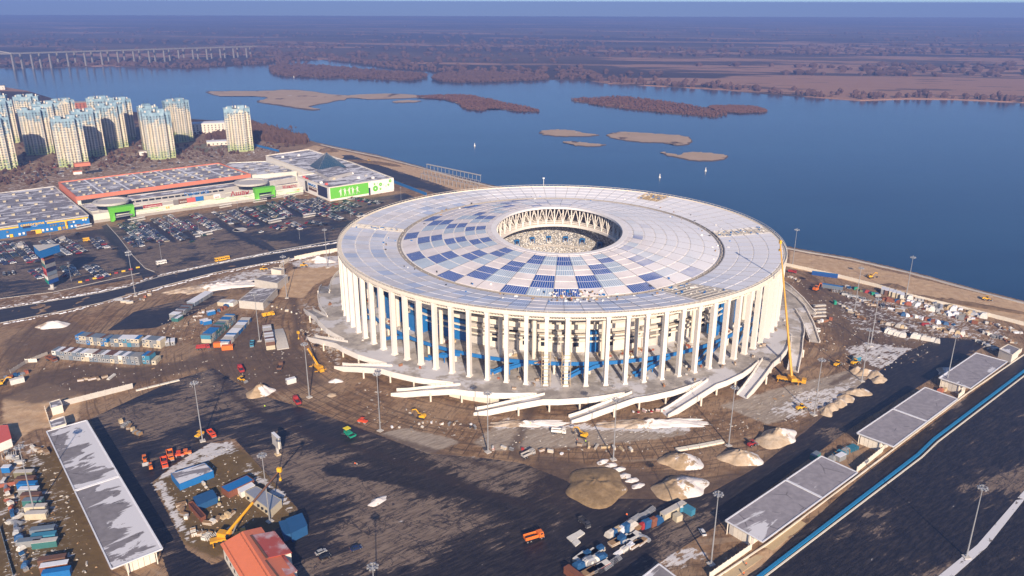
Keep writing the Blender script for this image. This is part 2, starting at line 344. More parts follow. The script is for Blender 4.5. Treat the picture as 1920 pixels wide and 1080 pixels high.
AREAS = [  # channel, value, softness(m), pixel polygon
 ('asp', 1, 1, [(168, 786), (255, 745), (330, 712), (400, 690), (470, 735), (580, 768), (700, 812), (800, 850), (900, 858), (980, 868), (1060, 900), (1110, 935), (1240, 935), (1330, 925), (1430, 870), (1520, 800), (1620, 715), (1700, 660), (1760, 632), (1860, 640), (1600, 800), (1360, 975), (1180, 1090), (1150, 1500), (-300, 1700), (300, 1040), (250, 950)]),
 ('asp', 1, 1, [(1340, 1120), (1425, 1062), (1482, 1010), (1620, 890), (1815, 742), (1925, 660), (2500, 560), (2500, 1700), (1200, 1500)]),
 ('asp', 1, 1.5, [(-400, 480), (0, 452), (170, 432), (570, 372), (620, 384), (760, 362), (800, 380), (640, 452), (560, 466), (270, 520), (100, 548), (0, 560), (-400, 600)]),
 ('asp', 1, 1, [(650, 290), (800, 338), (900, 372), (880, 380), (770, 350), (640, 300)]),
 ('asp', .9, 2, [(250, 585), (500, 520), (360, 590), (290, 615), (200, 620)]),
 ('lite', .75, 4, [(250, 585), (470, 530), (360, 590), (280, 605)]),
 ('mud', .60, 4, [(0, 640), (100, 590), (170, 610), (60, 690), (0, 700)]),
 ('olive', .8, 3, [(60, 850), (120, 830), (220, 1090), (330, 1500), (-200, 1500), (-100, 1000)]),
 ('olive', .8, 3, [(285, 905), (330, 850), (430, 830), (470, 850), (560, 950), (540, 985), (400, 1050), (340, 1020)]),
 ('asp', 0, 1, [(285, 905), (330, 868), (395, 830), (440, 822), (560, 955), (540, 980), (400, 1060), (350, 1030)]),
 ('asp', 0, 1, [(110, 790), (166, 790), (300, 1030), (320, 1090), (200, 1090)]),
 ('sand', .7, 3, [(0, 745), (90, 715), (160, 735), (150, 790), (60, 810), (30, 830), (0, 800)]),
 ('sand', .75, 2, [(540, 508), (640, 488), (640, 510), (590, 535), (570, 560), (520, 557)]),
 ('sand', .9, 2, [(1480, 470), (1600, 492), (1920, 570), (2700, 800), (2700, 900), (1920, 608), (1740, 560), (1560, 520), (1480, 503)]),
 ('sand', .75, 2, [(590, 272), (650, 284), (800, 318), (925, 352), (900, 368), (800, 345), (700, 308), (560, 282)]),
 ('sand', .8, 2, [(1350, 1080), (1440, 1025), (1468, 998), (1484, 1010), (1400, 1090)]),
 ('sand', .6, 3, [(1075, 940), (1060, 905), (1090, 870), (1150, 865), (1190, 935), (1130, 960)]),
 ('lite', .72, 3, [(700, 812), (760, 800), (850, 820), (870, 830), (800, 856)]),
 ('lite', .66, 3, [(1340, 760), (1440, 730), (1560, 700), (1600, 690), (1640, 720), (1560, 760), (1440, 800)]),
 ('lite', .62, 3, [(930, 790), (1070, 800), (1300, 790), (1290, 820), (1100, 840), (920, 850), (880, 830)]),
 ('mud', .85, 5, [(1000, 850), (1110, 870), (1200, 880), (1330, 900), (1430, 870), (1240, 960), (1060, 965), (980, 930)]),
 ('mud', .62, 6, [(1500, 560), (1560, 530), (1700, 600), (1760, 640), (1650, 720), (1560, 640)]),
 ('mud', .75, 4, [(0, 750), (60, 700), (160, 680), (300, 690), (380, 660), (560, 660), (620, 720), (480, 740), (380, 690), (200, 735), (60, 760)]),
 ('mud', .8, 3, [(430, 600), (480, 600), (520, 650), (600, 660), (600, 700), (420, 680), (380, 640)]),
 ('mud', .6, 4, [(1480, 520), (1560, 535), (1620, 590), (1580, 620), (1500, 560)]),
 ('snow', .62, 3, [(925, 785), (1060, 795), (1160, 790), (1300, 800), (1300, 812), (1150, 812), (1060, 805), (930, 805)]),
 ('snow', .60, 2, [(1580, 655), (1625, 640), (1760, 660), (1740, 690), (1710, 705), (1640, 690)]),
 ('snow', .44, 3, [(1560, 560), (1700, 560), (1900, 620), (1850, 660), (1700, 640), (1600, 620)]),
 ('snow', .58, 3, [(1440, 770), (1510, 730), (1560, 725), (1620, 700), (1570, 760), (1480, 790)]),
 ('snow', .68, 2, [(280, 900), (305, 895), (350, 990), (365, 1015), (345, 1015)]),
 ('snow', .62, 2, [(340, 850), (400, 825), (440, 828), (445, 845), (380, 870), (290, 905), (285, 893)]),
 ('snow', .60, 2, [(470, 870), (560, 945), (545, 965), (500, 920), (455, 880)]),
 ('snow', .56, 4, [(380, 530), (470, 505), (530, 500), (500, 520), (420, 545)]),
 ('snow', .62, 3, [(535, 492), (600, 480), (640, 478), (640, 500), (560, 503)]),
 ('snow', .40, 4, [(0, 400), (0, 340), (120, 300), (480, 260), (540, 290), (400, 310), (200, 340)]),
 ('snow', .48, 3, [(560, 560), (640, 600), (640, 700), (590, 640)]),
 ('snow', .42, 5, [(0, 820), (80, 830), (120, 900), (150, 1080), (0, 1080)]),
 ('snow', .40, 5, [(0, 545), (120, 545), (300, 520), (100, 575), (0, 590)]),
 ('snow', .55, 2, [(1190, 1020), (1260, 1000), (1330, 1040), (1240, 1080)]),
 ('snow', .62, 1, [(1650, 1080), (1895, 985), (1905, 1000), (1700, 1110)]),
]
DRY = [(.56, 8, [(200, 760), (420, 700), (560, 770), (700, 820), (860, 860), (1060, 900), (1000, 960), (760, 1100), (560, 1100), (570, 950), (430, 820), (260, 800)]),
 (.78, 6, [(700, 880), (900, 880), (1010, 900), (980, 940), (850, 985), (740, 1000), (600, 970), (640, 920)]),
 (.74, 5, [(560, 960), (760, 990), (860, 985), (740, 1080), (560, 1090)]),
 (.66, 4, [(230, 770), (330, 740), (380, 790), (300, 830), (250, 810)]),
 (.10, 4, [(170, 795), (250, 800), (300, 860), (360, 1000), (400, 1080), (300, 1080), (160, 800)]),
 (.18, 5, [(560, 780), (680, 820), (860, 880), (960, 960), (860, 960), (700, 880), (600, 850)]),
 (.02, 5, [(860, 1000), (1010, 940), (1240, 960), (1340, 920), (1600, 710), (1760, 630), (1860, 640), (1600, 800), (1360, 975), (1200, 1080), (800, 1090)]),
 (.50, 3, [(1210, 1000), (1330, 930), (1360, 960), (1240, 1060)]),
 (.02, 4, [(1340, 1120), (1425, 1062), (1482, 1010), (1620, 890), (1815, 742), (1925, 660), (2500, 560), (2500, 1700), (1200, 1500)]),
 (.42, 8, [(1640, 960), (1920, 770), (2200, 800), (2000, 950), (1820, 930)]),
 (.62, 8, [(0, 450), (170, 430), (400, 400), (430, 430), (300, 520), (100, 548), (0, 560)]),
 (.78, 5, [(230, 470), (430, 440), (560, 455), (500, 480), (300, 520), (260, 500)]),
 (.52, 8, [(400, 400), (600, 380), (760, 370), (640, 440), (560, 440), (430, 430)])]
TRACKS = [('dry0', 1, 2.2, [(245,418),(290,455)]), ('dry0', 1, 2.2, [(276,414),(328,455)]), ('dry0', 1, 2.2, [(322,408),(362,450)]), ('dry0', 1, 2.2, [(420,402),(455,428)]), ('dry0', 1, 2.2, [(444,393),(494,420)]), ('dry0', 1, 2.2, [(470,388),(520,412)]), ('dry0', 1, 2.2, [(497,382),(537,409)]), ('dry0', 1, 2.2, [(520,377),(566,406)]), ('dry0', 1, 2.2, [(545,378),(596,405)]), ('dry0', 1, 2.2, [(570,376),(616,402)]), ('dry0', 1, 2.2, [(50,455),(85,490)]), ('dry0', 1, 2.2, [(92,450),(130,478)]), ('dry0', 1, 2.2, [(165,445),(190,465)]), ('dry0', 1, 3.5, [(620, 880), (760, 900), (900, 930), (1010, 960)]), ('dry0', 1, 2.5, [(190, 424), (225, 466), (262, 515)]), ('dry0', 1, 2.5, [(398, 410), (436, 434), (500, 466)]),
 ('mud', .95, 4, [(380, 665), (410, 700), (440, 745), (520, 790), (600, 820), (760, 870), (900, 920), (1000, 950)]),
 ('mud', .9, 5, [(0, 745), (150, 710), (400, 672), (560, 665)]), ('mud', .85, 4, [(548, 560), (560, 610), (545, 680)]),
 ('mud', .8, 4, [(1000, 760), (960, 850), (985, 860)]), ('mud', .8, 3, [(1560, 560), (1610, 620), (1600, 700), (1560, 720)]),
 ('mud', .75, 3, [(1500, 520), (1560, 580), (1620, 640)]), ('mud', .8, 4, [(560, 770), (700, 815), (860, 860), (950, 880)]), ('mud', .8, 5, [(1060, 900), (1150, 960), (1300, 930), (1450, 860), (1560, 770)]),
 ('mud', .8, 3, [(1700, 600), (1800, 625), (1830, 645), (1770, 665)]), ('mud', .7, 2.5, [(1470, 710), (1600, 650), (1570, 560), (1500, 500)])]
def vnoise(P, sc, seed):
    r = np.random.default_rng(seed); T = r.random((256, 256)); q = P*sc; i = np.floor(q).astype(int); f = q-i; f = f*f*(3-2*f)
    g = lambda a, b: T[(i[:, 0]+a) % 256, (i[:, 1]+b) % 256]
    return (g(0, 0)*(1-f[:, 0])+g(1, 0)*f[:, 0])*(1-f[:, 1])+(g(0, 1)*(1-f[:, 0])+g(1, 1)*f[:, 0])*f[:, 1]
YARD = GL(AREAS[0][3]); PARK = GL(AREAS[2][3]); LOT = GL(AREAS[1][3])
def terrain(x0, x1, y0, y1, st, skirt=None):
    xs = np.arange(x0, x1+st/2, st); ys = np.arange(y0, y1+st/2, st)
    X, Y = np.meshgrid(xs, ys); P = np.stack([X.ravel(), Y.ravel()], 1); n = len(P)
    ch = {k: np.zeros(n) for k in ('asp', 'snow', 'sand', 'mud', 'lite', 'olive')}; ch['dry'] = np.full(n, .35); ch['snow'][:] = .20
    for c, v, soft, poly in AREAS:
        d = sdist(P, GL(poly)); wgt = np.clip(d/(2*soft)+.5, 0, 1); ch[c] = ch[c]*(1-wgt)+v*wgt
    for v, soft, poly in DRY:
        d = sdist(P, GL(poly)); wgt = np.clip(d/(2*soft)+.5, 0, 1); ch['dry'] = ch['dry']*(1-wgt)+v*wgt
    for c, v, wd, line in TRACKS:
        if c == 'dry0': ch['dry'] = np.minimum(ch['dry'], np.clip(ldist(P, GL(line))/wd-.9, -.6, 1)); continue
       
        d = ldist(P, GL(line)); wgt = np.clip(1-d/(wd*1.3), 0, 1)**.7; ch[c] = np.maximum(ch[c], v*wgt)
    ch['snow'] = np.where(ch['asp'] > .5, np.minimum(ch['snow'], .16), ch['snow'])
    ch['mud'] *= np.where(ch['asp'] > .5, .8, 1)
    h = (vnoise(P, .12, 3)-.5)*.5+(vnoise(P, .4, 4)-.5)*.22
    Z = h*(1-ch['asp'])*.8
    dd = sdist(P, LAND); Z = np.where(dd < 7, Z*np.clip(dd/7, 0, 1)-np.clip((7-dd)/7, 0, 3)*4.2, Z)
    nx, ny = len(xs), len(ys); idx = np.arange(nx*ny).reshape(ny, nx)
    Q = np.stack([idx[:-1, :-1], idx[:-1, 1:], idx[1:, 1:], idx[1:, :-1]], -1).reshape(-1, 4)
    keep = (dd[Q].max(1) > -14); Q = Q[keep]
    ctr = P[Q].mean(1)
    return P, Z, ch, Q, ctr, dd
def grid_obj(name, P, Z, ch, Q, mat='site_ground', smooth=True):
    used, inv = np.unique(Q.ravel(), return_inverse=True)
    me = bpy.data.meshes.new(name); nv = len(used); nf = len(Q)
    me.vertices.add(nv); me.vertices.foreach_set('co', np.column_stack([P[used], Z[used]]).astype(np.float32).ravel())
    me.loops.add(nf*4); me.loops.foreach_set('vertex_index', inv.astype(np.int32))
    me.polygons.add(nf); me.polygons.foreach_set('loop_start', np.arange(nf, dtype=np.int32)*4); me.polygons.foreach_set('loop_total', np.full(nf, 4, np.int32))
    me.update(calc_edges=True); me.polygons.foreach_set('use_smooth', [smooth]*nf)
    for nm, ks in (('cov', ('asp', 'snow', 'sand', None)), ('cov2', ('mud', 'lite', 'olive', 'dry'))):
        a = me.attributes.new(nm, 'FLOAT_COLOR', 'POINT'); D = np.ones((nv, 4), np.float32)
        for i, k in enumerate(ks):
            if k: D[:, i] = ch[k][used]
        a.data.foreach_set('color', D.ravel())
    me.materials.append(M(mat)); o = put(name, me); return o
for gi, (x0, x1, y0, y1, st) in enumerate(((-460, 500, 130, 560, 1.6), (-1000, 420, 560, 1320, 3.5))):
    P, Z, ch, Q, ctr, dd = terrain(x0, x1, y0, y1, st)
    inside = {k: sdist(ctr, v) > 0 for k, v in (('construction_yard', YARD), ('parking_lot', LOT), ('car_park', PARK))}
    rest = np.ones(len(Q), bool)
    for k, mk in inside.items():
        if (mk & rest).sum() > 50:
            tag(grid_obj(k if gi == 0 else k+'', P, Z, ch, Q[mk & rest]), kind='structure')
        rest &= ~mk
    tag(grid_obj('ground', P, Z, ch, Q[rest]), kind='structure')
# wide plain land under and around the modelled site
def flat(name, poly, z, mat, kind='structure', thick=None):
    mb = MB()
    if thick: mb.prism(poly, z-thick, z)
    else: mb.add([(p[0], p[1], z) for p in poly], [tuple(range(len(poly)))])
    o = mb.build(name, mat); return tag(o, kind=kind)
o = flat('ground', [(-5000, -800), (1600, -800), (1600, 200)]+[(p[0]-3, p[1]-12) for p in GL(SHORE_PX, -4.0)]+[(-5000, 2500)], -.75, 'far_bank')
flat('river', [(-40000, -3000), (40000, -3000), (40000, 12500), (-40000, 12500)], -4.0, 'river_water')
# concrete edge and slope along the embankment
mb = MB(); sh = [Vector((*p, 0)) for p in GL([(2700, 800), (1920, 569), (1840, 549), (1700, 511), (1600, 488), (1495, 470), (1300, 429), (1100, 386), (925, 351), (860, 335), (800, 317.5), (712.5, 294.5), (650, 282), (602, 271.6)], 0)]
for a, b in zip(sh, sh[1:]):
    k = max(1, int((b-a).length/6))
    for i in range(k):
        p = a.lerp(b, i/k); q = a.lerp(b, (i+.97)/k); mb.bar((p.x, p.y, -.4+random.uniform(-.1, .1)), (q.x, q.y, -.4), 2.2, 1.0)
tag(mb.build('embankment_wall', 'stone_light'), 'pale concrete edge wall running along the river embankment', 'embankment wall')

# far bank, peninsulas and islands
FAR = [(-1500, 150), (-300, 140), (0, 128), (100, 127), (200, 124), (353, 130), (440, 124), (503, 122), (520, 117), (600, 112), (660, 119), (740, 131), (800, 134), (830, 139), (900, 140), (960, 149), (1030, 149), (1100, 151), (1140, 157), (1273, 164), (1360, 169), (1447, 177), (1613, 189), (1700, 186), (1780, 186.7), (1850, 190), (1920, 193), (3200, 235)]
def land_poly(name, pts, z, mat, th=4): return flat(name, pts, z, mat, thick=th)
fp = GL(FAR, -4); land_poly('far_bank', fp+[(26000, 4200), (26000, 12300), (-26000, 12300), (-26000, 2400)], -2.6, 'far_bank')
def smooth_px(pts, n=3, jit=.0):
    out = []
    m = len(pts)
    for i in range(m):
        p0, p1, p2, p3 = (np.array(pts[(i+k-1) % m], float) for k in range(4))
        for j in range(n):
            t = j/n; q = .5*((2*p1)+(-p0+p2)*t+(2*p0-5*p1+4*p2-p3)*t*t+(-p0+3*p1-3*p2+p3)*t**3); out.append(tuple(q+np.array([rng.normal(0, jit*1.4), rng.normal(0, jit*.32)])))
    return out
ISL = [('shrub', 'peninsula', 'long wooded spit with red-brown bushes at far shore left of centre', [(505, 128), (520, 142), (580, 146), (700, 150), (773, 152), (803, 143), (780, 139), (700, 133), (600, 125), (540, 122)]),
 ('shrub', 'peninsula', 'wooded spit with bushes and small beach beside far shore', [(812, 146), (822, 153), (870, 156), (953, 153), (1030, 149.5), (1000, 143), (900, 137), (840, 140)]),
 ('sandbar', 'sandbar_island', 'long low sand island farthest left in the river', [(383, 172), (410, 180), (470, 180), (500, 184), (480, 191), (520, 199), (570, 207), (600, 208), (580, 201), (640, 189), (660, 184), (700, 186), (780, 184), (800, 180), (740, 175), (640, 178), (560, 168), (480, 170), (420, 170)]),
 ('sandbar', 'sandbar_island', 'tiny sand strip just below the long left sand island', [(735, 192), (760, 193), (790, 190), (760, 188)]),
 ('shrub', 'shrub_island', 'dark red shrub island in mid river left of centre', [(780, 182), (860, 178), (905, 184), (960, 196), (1015, 209), (980, 211), (930, 205), (900, 209), (870, 204), (850, 192), (820, 186)]),
 ('shrub', 'shrub_island', 'long shrub island with sandy left tip in upper middle river', [(1070, 188), (1110, 184), (1180, 183), (1290, 197), (1330, 205), (1365, 214), (1345, 221), (1290, 217), (1200, 208), (1120, 198)]),
 ('shrub', 'shrub_island', 'small shrub island right of the long shrub island', [(1325, 201), (1380, 199), (1415, 201), (1438, 210), (1400, 213), (1360, 211)]),
 ('sandbar', 'sandbar_island', 'smooth bare sand island with pointed right end', [(1009, 248), (1040, 243), (1070, 244), (1100, 250), (1125, 254), (1060, 257), (1025, 254)]),
 ('sandbar', 'sandbar_island', 'large bare sand island with dark shrub edge on right', [(1135, 254), (1160, 247), (1200, 249), (1250, 252), (1290, 256), (1299, 266), (1280, 274), (1245, 269), (1200, 268), (1160, 262)]),
 ('sandbar', 'sandbar_island', 'thin sand strip below the smooth bare sand island', [(1056, 266), (1080, 266), (1110, 270), (1137, 272), (1110, 275), (1080, 273)]),
 ('sandbar', 'sandbar_island', 'nearest sand island in the river with pointed left tail', [(1236, 284), (1270, 291), (1290, 285), (1320, 286), (1355, 290), (1364, 296), (1345, 302), (1310, 303), (1280, 299), (1250, 292)])]
ISLW = []
for mt, nm, lab, pts in ISL:
    w_ = GL(smooth_px(pts, 5, 1.0), -4.0); mb = MB(); n = len(w_); c = np.mean(w_, 0)
    V = [(p[0], p[1], -4.3) for p in w_]+[(c[0]+(p[0]-c[0])*.95+random.uniform(-4, 4), c[1]+(p[1]-c[1])*.90+random.uniform(-2, 2), -3.2) for p in w_]
    mb.mat(1).add(V, [(i, (i+1) % n, n+(i+1) % n, n+i) for i in range(n)]); mb.mat(0).add(V[n:], [tuple(range(n))]); me = mb.mesh(nm, ['far_'+mt, 'wet_sand'])
    o = put(nm, me); tag(o, kind='structure'); o['label'] = lab; ISLW.append((mt, w_))

# scrub and bare woods as clumps: many small faceted tufts
def foliage_mat(name, a, b_):
    m, nt, b = newmat(name); pos = N(nt, 'ShaderNodeNewGeometry').outputs['Position']
    L(nt, mixc(nt, noise(nt, pos, .05, 4), a, b_), b.inputs['Base Color']); b.inputs['Roughness'].default_value = 1; b.inputs['Specular IOR Level'].default_value = 0
foliage_mat('scrub', (.06, .035, .032), (.17, .10, .08)); foliage_mat('scrub_red', (.09, .044, .034), (.20, .108, .078)); foliage_mat('scrub_near', (.05, .030, .026), (.15, .09, .065))
def tufts(mb, pts, hmin, hmax, wk=.55, z=-3.4):
    for x, y in pts:
        h = random.uniform(hmin, hmax); r = h*wk*random.uniform(.7, 1.3); a0 = random.random()*6; V = [(x, y, z+h)]; k = 5
        for lv, zz, rr in ((0, .62, 1), (1, .0, .55)):
            for i in range(k):
                a = a0+2*math.pi*i/k; q = rr*r*random.uniform(.65, 1.2); V.append((x+q*math.cos(a), y+q*math.sin(a), z+h*zz))
        F = [(0, 1+i, 1+(i+1) % k) for i in range(k)]+[(1+i, 1+k+i, 1+k+(i+1) % k, 1+(i+1) % k) for i in range(k)]
        mb.add(V, F)
def scatter(poly, n):
    poly = np.array(poly); lo = poly.min(0); hi = poly.max(0); out = []
    while len(out) < n:
        P_ = rng.random((n*3, 2))*(hi-lo)+lo; P_ = P_[sdist(P_, poly) > 1]; out += [tuple(p) for p in P_]
        if len(P_) == 0: break
    return out[:n]
mb = MB()
for i in range(len(FAR)-2):
    a, b = np.array(G(*FAR[i+1], -4)), np.array(G(*FAR[i+2], -4)) if i+2 < len(FAR) else None
    ln = np.hypot(*(b-a)); n = int(min(ln, 2500)/6)
    for _ in range(n):
        t = random.random(); d = abs(random.gauss(0, 45))+6; p = a+(b-a)*t; mb_n = np.array([-(b-a)[1], (b-a)[0]])/ln
        if mb_n[1] < 0: mb_n = -mb_n
        q = p+mb_n*d; tufts(mb, [q], 6, 15)
# belts of woodland behind the shore
for _ in range(5200):
    x = random.uniform(-3200, 4200); yb = 2100+abs(random.gauss(0, 1))*1500
    if vnoise(np.array([[x*.3, yb]]), .006, 9)[0] < .52: continue
    px, py = PXY(x, yb, 0)
    if sdist(np.array([[x, yb]]), fp+[(26000, 4200), (26000, 12300), (-26000, 12300), (-26000, 2400)])[0] < 20: continue
    tufts(mb, [(x, yb)], 8, 18, 1.0)
tag(mb.build('far_woodland', 'scrub'), 'bare brown woodland along and behind the far shore', 'woodland', kind='stuff')
for (mt, poly), sp in zip(ISLW, ISL):
    if mt == 'shrub':
        mb = MB(); big = 'wooded' in sp[2]; tufts(mb, scatter(poly, 1000 if big else 1500), 1.2 if not big else 4, 3.6 if not big else 10, .9, -3.2)
        tag(mb.build('scrub', 'scrub_red' if not big else 'scrub'), 'red-brown scrub covering the '+sp[2].split(' in ')[0].split(' at ')[0].replace('with red-brown bushes', '').strip(), 'scrub', kind='stuff')
GROVE = GL([(380, 262), (440, 250), (475, 236), (540, 254), (583, 266), (575, 271), (520, 268), (470, 262), (420, 262)], 0)
mb = MB(); tufts(mb, scatter(GROVE, 1300), 6, 12, .35, -.2); gro = mb.build('tree_grove', 'scrub_near'); tag(gro, 'grove of bare brown trees on the near shore behind the lone tower', 'grove', kind='stuff')
# ================================================================== STADIUM
SX, SY, SZ = 31.03, 506.78, 7.0
def roof_mat(name, col, stripe=None, sw=.4, frost=.5):
    m, nt, b = newmat(name); pos = N(nt, 'ShaderNodeNewGeometry').outputs['Position']; uv = N(nt, 'ShaderNodeUVMap').outputs[0]
    xyz = nt.nodes.new('ShaderNodeSeparateXYZ'); L(nt, pos, xyz.inputs[0]); su = nt.nodes.new('ShaderNodeSeparateXYZ'); L(nt, uv, su.inputs[0])
    c = mixc(nt, sstep(nt, noise(nt, pos, .08, 4), .35, .65), col, tuple(x*.82 for x in col))
    if stripe:
        fr = math_(nt, 'FRACT', math_(nt, 'MULTIPLY', su.outputs[0], 1/1.25)); c = mixc(nt, sstep(nt, fr, 1-sw-.06, 1-sw+.06), c, stripe)
    # hoar frost and thin snow lie thicker on the river side and to the right
    g = math_(nt, 'ADD', math_(nt, 'MULTIPLY', math_(nt, 'SUBTRACT', xyz.outputs[0], SX+15), .0085), math_(nt, 'MULTIPLY', math_(nt, 'SUBTRACT', xyz.outputs[1], SY-40), .0042))
    g = math_(nt, 'ADD', g, math_(nt, 'MULTIPLY', math_(nt, 'SUBTRACT', noise(nt, pos, .045, 5, .6), .5), 1.3))
    f = math_(nt, 'MULTIPLY', sstep(nt, g, -.15, .65), frost)
    st = noise(nt, mapping(nt, uv, (.10, .8, 1)), 1, 5, .7, .4)
    f2 = math_(nt, 'MAXIMUM', f, math_(nt, 'MULTIPLY', sstep(nt, st, .62, .68), frost*.8))
    c = mixc(nt, math_(nt, 'MINIMUM', f2, 1.0), c, (.84, .83, .86))
    dl = noise(nt, mapping(nt, uv, (.6, .05, 1)), 1, 4, .7)
    c = mixc(nt, math_(nt, 'MULTIPLY', sstep(nt, dl, .60, .72), .2), c, (.22, .21, .23))
    L(nt, c, b.inputs['Base Color']); b.inputs['Roughness'].default_value = .55; b.inputs['Specular IOR Level'].default_value = .35
roof_mat('roof_plain', (.82, .755, .745), (.74, .69, .70), .18, .95)
roof_mat('roof_blue', (.022, .085, .36), (.42, .47, .60), .27, .8)
roof_mat('roof_pale', (.38, .49, .62), (.66, .70, .75), .35, .9)
roof_mat('roof_outer', (.66, .68, .76), (.58, .61, .70), .12, .9)
roof_mat('roof_outer_blue', (.40, .48, .68), (.58, .64, .75), .3, .85)
roof_mat('roof_outer_warm', (.72, .70, .73), None, .3, .85)
def seat_mat():
    m, nt, b = newmat('stand_seats'); pos = N(nt, 'ShaderNodeNewGeometry').outputs['Position']
    v = nt.nodes.new('ShaderNodeTexVoronoi'); v.inputs['Scale'].default_value = 1.7; L(nt, pos, v.inputs['Vector'])
    s = nt.nodes.new('ShaderNodeSeparateColor'); L(nt, v.outputs['Color'], s.inputs[0])
    big = noise(nt, pos, .09, 3)
    x = math_(nt, 'ADD', s.outputs[0], math_(nt, 'MULTIPLY', math_(nt, 'SUBTRACT', big, .5), 1.6))
    c = mixc(nt, sstep(nt, x, .42, .46), (.17, .17, .18), (.33, .30, .25)); c = mixc(nt, sstep(nt, s.outputs[1], .68, .72), c, (.66, .65, .63)); c = mixc(nt, sstep(nt, s.outputs[2], .90, .92), c, (.10, .13, .20))
    L(nt, c, b.inputs['Base Color']); b.inputs['Roughness'].default_value = .7
seat_mat()
def paving_mat():
    m, nt, b = newmat('plaza_paving'); pos = N(nt, 'ShaderNodeNewGeometry').outputs['Position']
    n = noise(nt, pos, .12, 6, .65); n2 = noise(nt, pos, .5, 5, .7); n3 = noise(nt, pos, .05, 3)
    c = mixc(nt, sstep(nt, n, .38, .62), (.28, .255, .23), (.47, .43, .39)); c = mixc(nt, math_(nt, 'MULTIPLY', sstep(nt, n2, .55, .7), .6), c, (.10, .085, .075))
    sn = math_(nt, 'MULTIPLY', sstep(nt, math_(nt, 'ADD', n3, math_(nt, 'MULTIPLY', n2, .3)), .64, .72), .8)
    L(nt, mixc(nt, sn, c, (.62, .62, .66)), b.inputs['Base Color']); b.inputs['Roughness'].default_value = .85; bump(nt, b, n2, .5, .2)
paving_mat()
stad = empty('stadium', 'huge round white stadium under construction with fin columns and open oval roof', 'stadium', (SX, SY, 0))
TH0 = math.degrees(3.6171); ST88 = 360/88
def sp(r, a, z): return (r*math.cos(R(a)), r*math.sin(R(a)), z)
# columns (each one its own part, shared mesh)
mb = MB(); mb.box(0, 0, 0, 2.6, 1.85, 37.6, taper=1.0); mb.box(0, 0, -.02, 3.1, 2.7, .7); mb.box(0, 0, 37.0, 3.0, 2.5, .8); cme = mb.mesh('column', 'column_white')
for i in range(88):
    a = TH0+i*ST88; c = put('column', cme, stad, sp(142.6, a, SZ), R(a))
# scaffolds round two columns
for i in (13, 14):
    a = TH0+(i)*ST88
mbs = MB()
for i in (13+2, 16):
    a = TH0+i*ST88-ST88; cx, cy, _ = sp(142.6, a, 0)
    for ox, oy in ((-2.2, -2), (2.2, -2), (2.2, 2), (-2.2, 2)): mbs.tube((cx+ox, cy+oy, SZ), (cx+ox, cy+oy, SZ+19), .09, 4)
    for z in np.arange(1.5, 19, 2):
        for (p, q) in (((-2.2, -2), (2.2, -2)), ((2.2, -2), (2.2, 2)), ((2.2, 2), (-2.2, 2)), ((-2.2, 2), (-2.2, -2))): mbs.tube((cx+p[0], cy+p[1], SZ+z), (cx+q[0], cy+q[1], SZ+z), .08, 4)
        mbs.box(cx, cy-2.1, SZ+z, 4.2, .5, .1)
tag(mbs.build('scaffold', 'wood_light', stad), 'wooden and tube scaffold wrapped round two front columns')
# eaves beam, lattice below it and rail
mb = MB(); mb.ring(141.2, 144.2, 45.0, 46.3, 176); mb.ring(141.5, 142.2, 42.6, 43.2, 176); mb.ring(143.6, 144.0, 46.3, 46.9, 176)
mb.build('eaves_beam', 'cream_steel', stad)
mb = MB()
for i in range(528):
    a = i*360/528; b2 = (i+.5)*360/528; mb.tube(sp(142, a, 43), sp(143, b2, 45.1), .16, 4, cap=False); mb.tube(sp(143, b2, 45.1), sp(142, (i+1)*360/528, 43), .16, 4, cap=False)
    if i % 2 == 0: mb.tube(sp(143.9, a, 46.8), sp(143.9, a, 48.0), .07, 4, cap=False)
for i in range(88):     # roof trusses seen under the eaves
    a = TH0+(i+.5)*ST88; mb.tube(sp(141.5, a-1.6, 43), sp(134, a, 39.2), .22, 5); mb.tube(sp(141.5, a+1.6, 43), sp(134, a, 39.2), .22, 5); mb.tube(sp(134, a, 39.2), sp(122, a, 42.6), .25, 5); mb.tube(sp(134, a, 39.2), sp(134, a, 44.5), .2, 5)
mb.ring(133.7, 134.3, 39.0, 39.5, 88); mb.ring(143.8, 144.0, 47.9, 48.05, 176)
tag(mb.build('eaves_lattice', 'cream_steel', stad), kind='stuff')

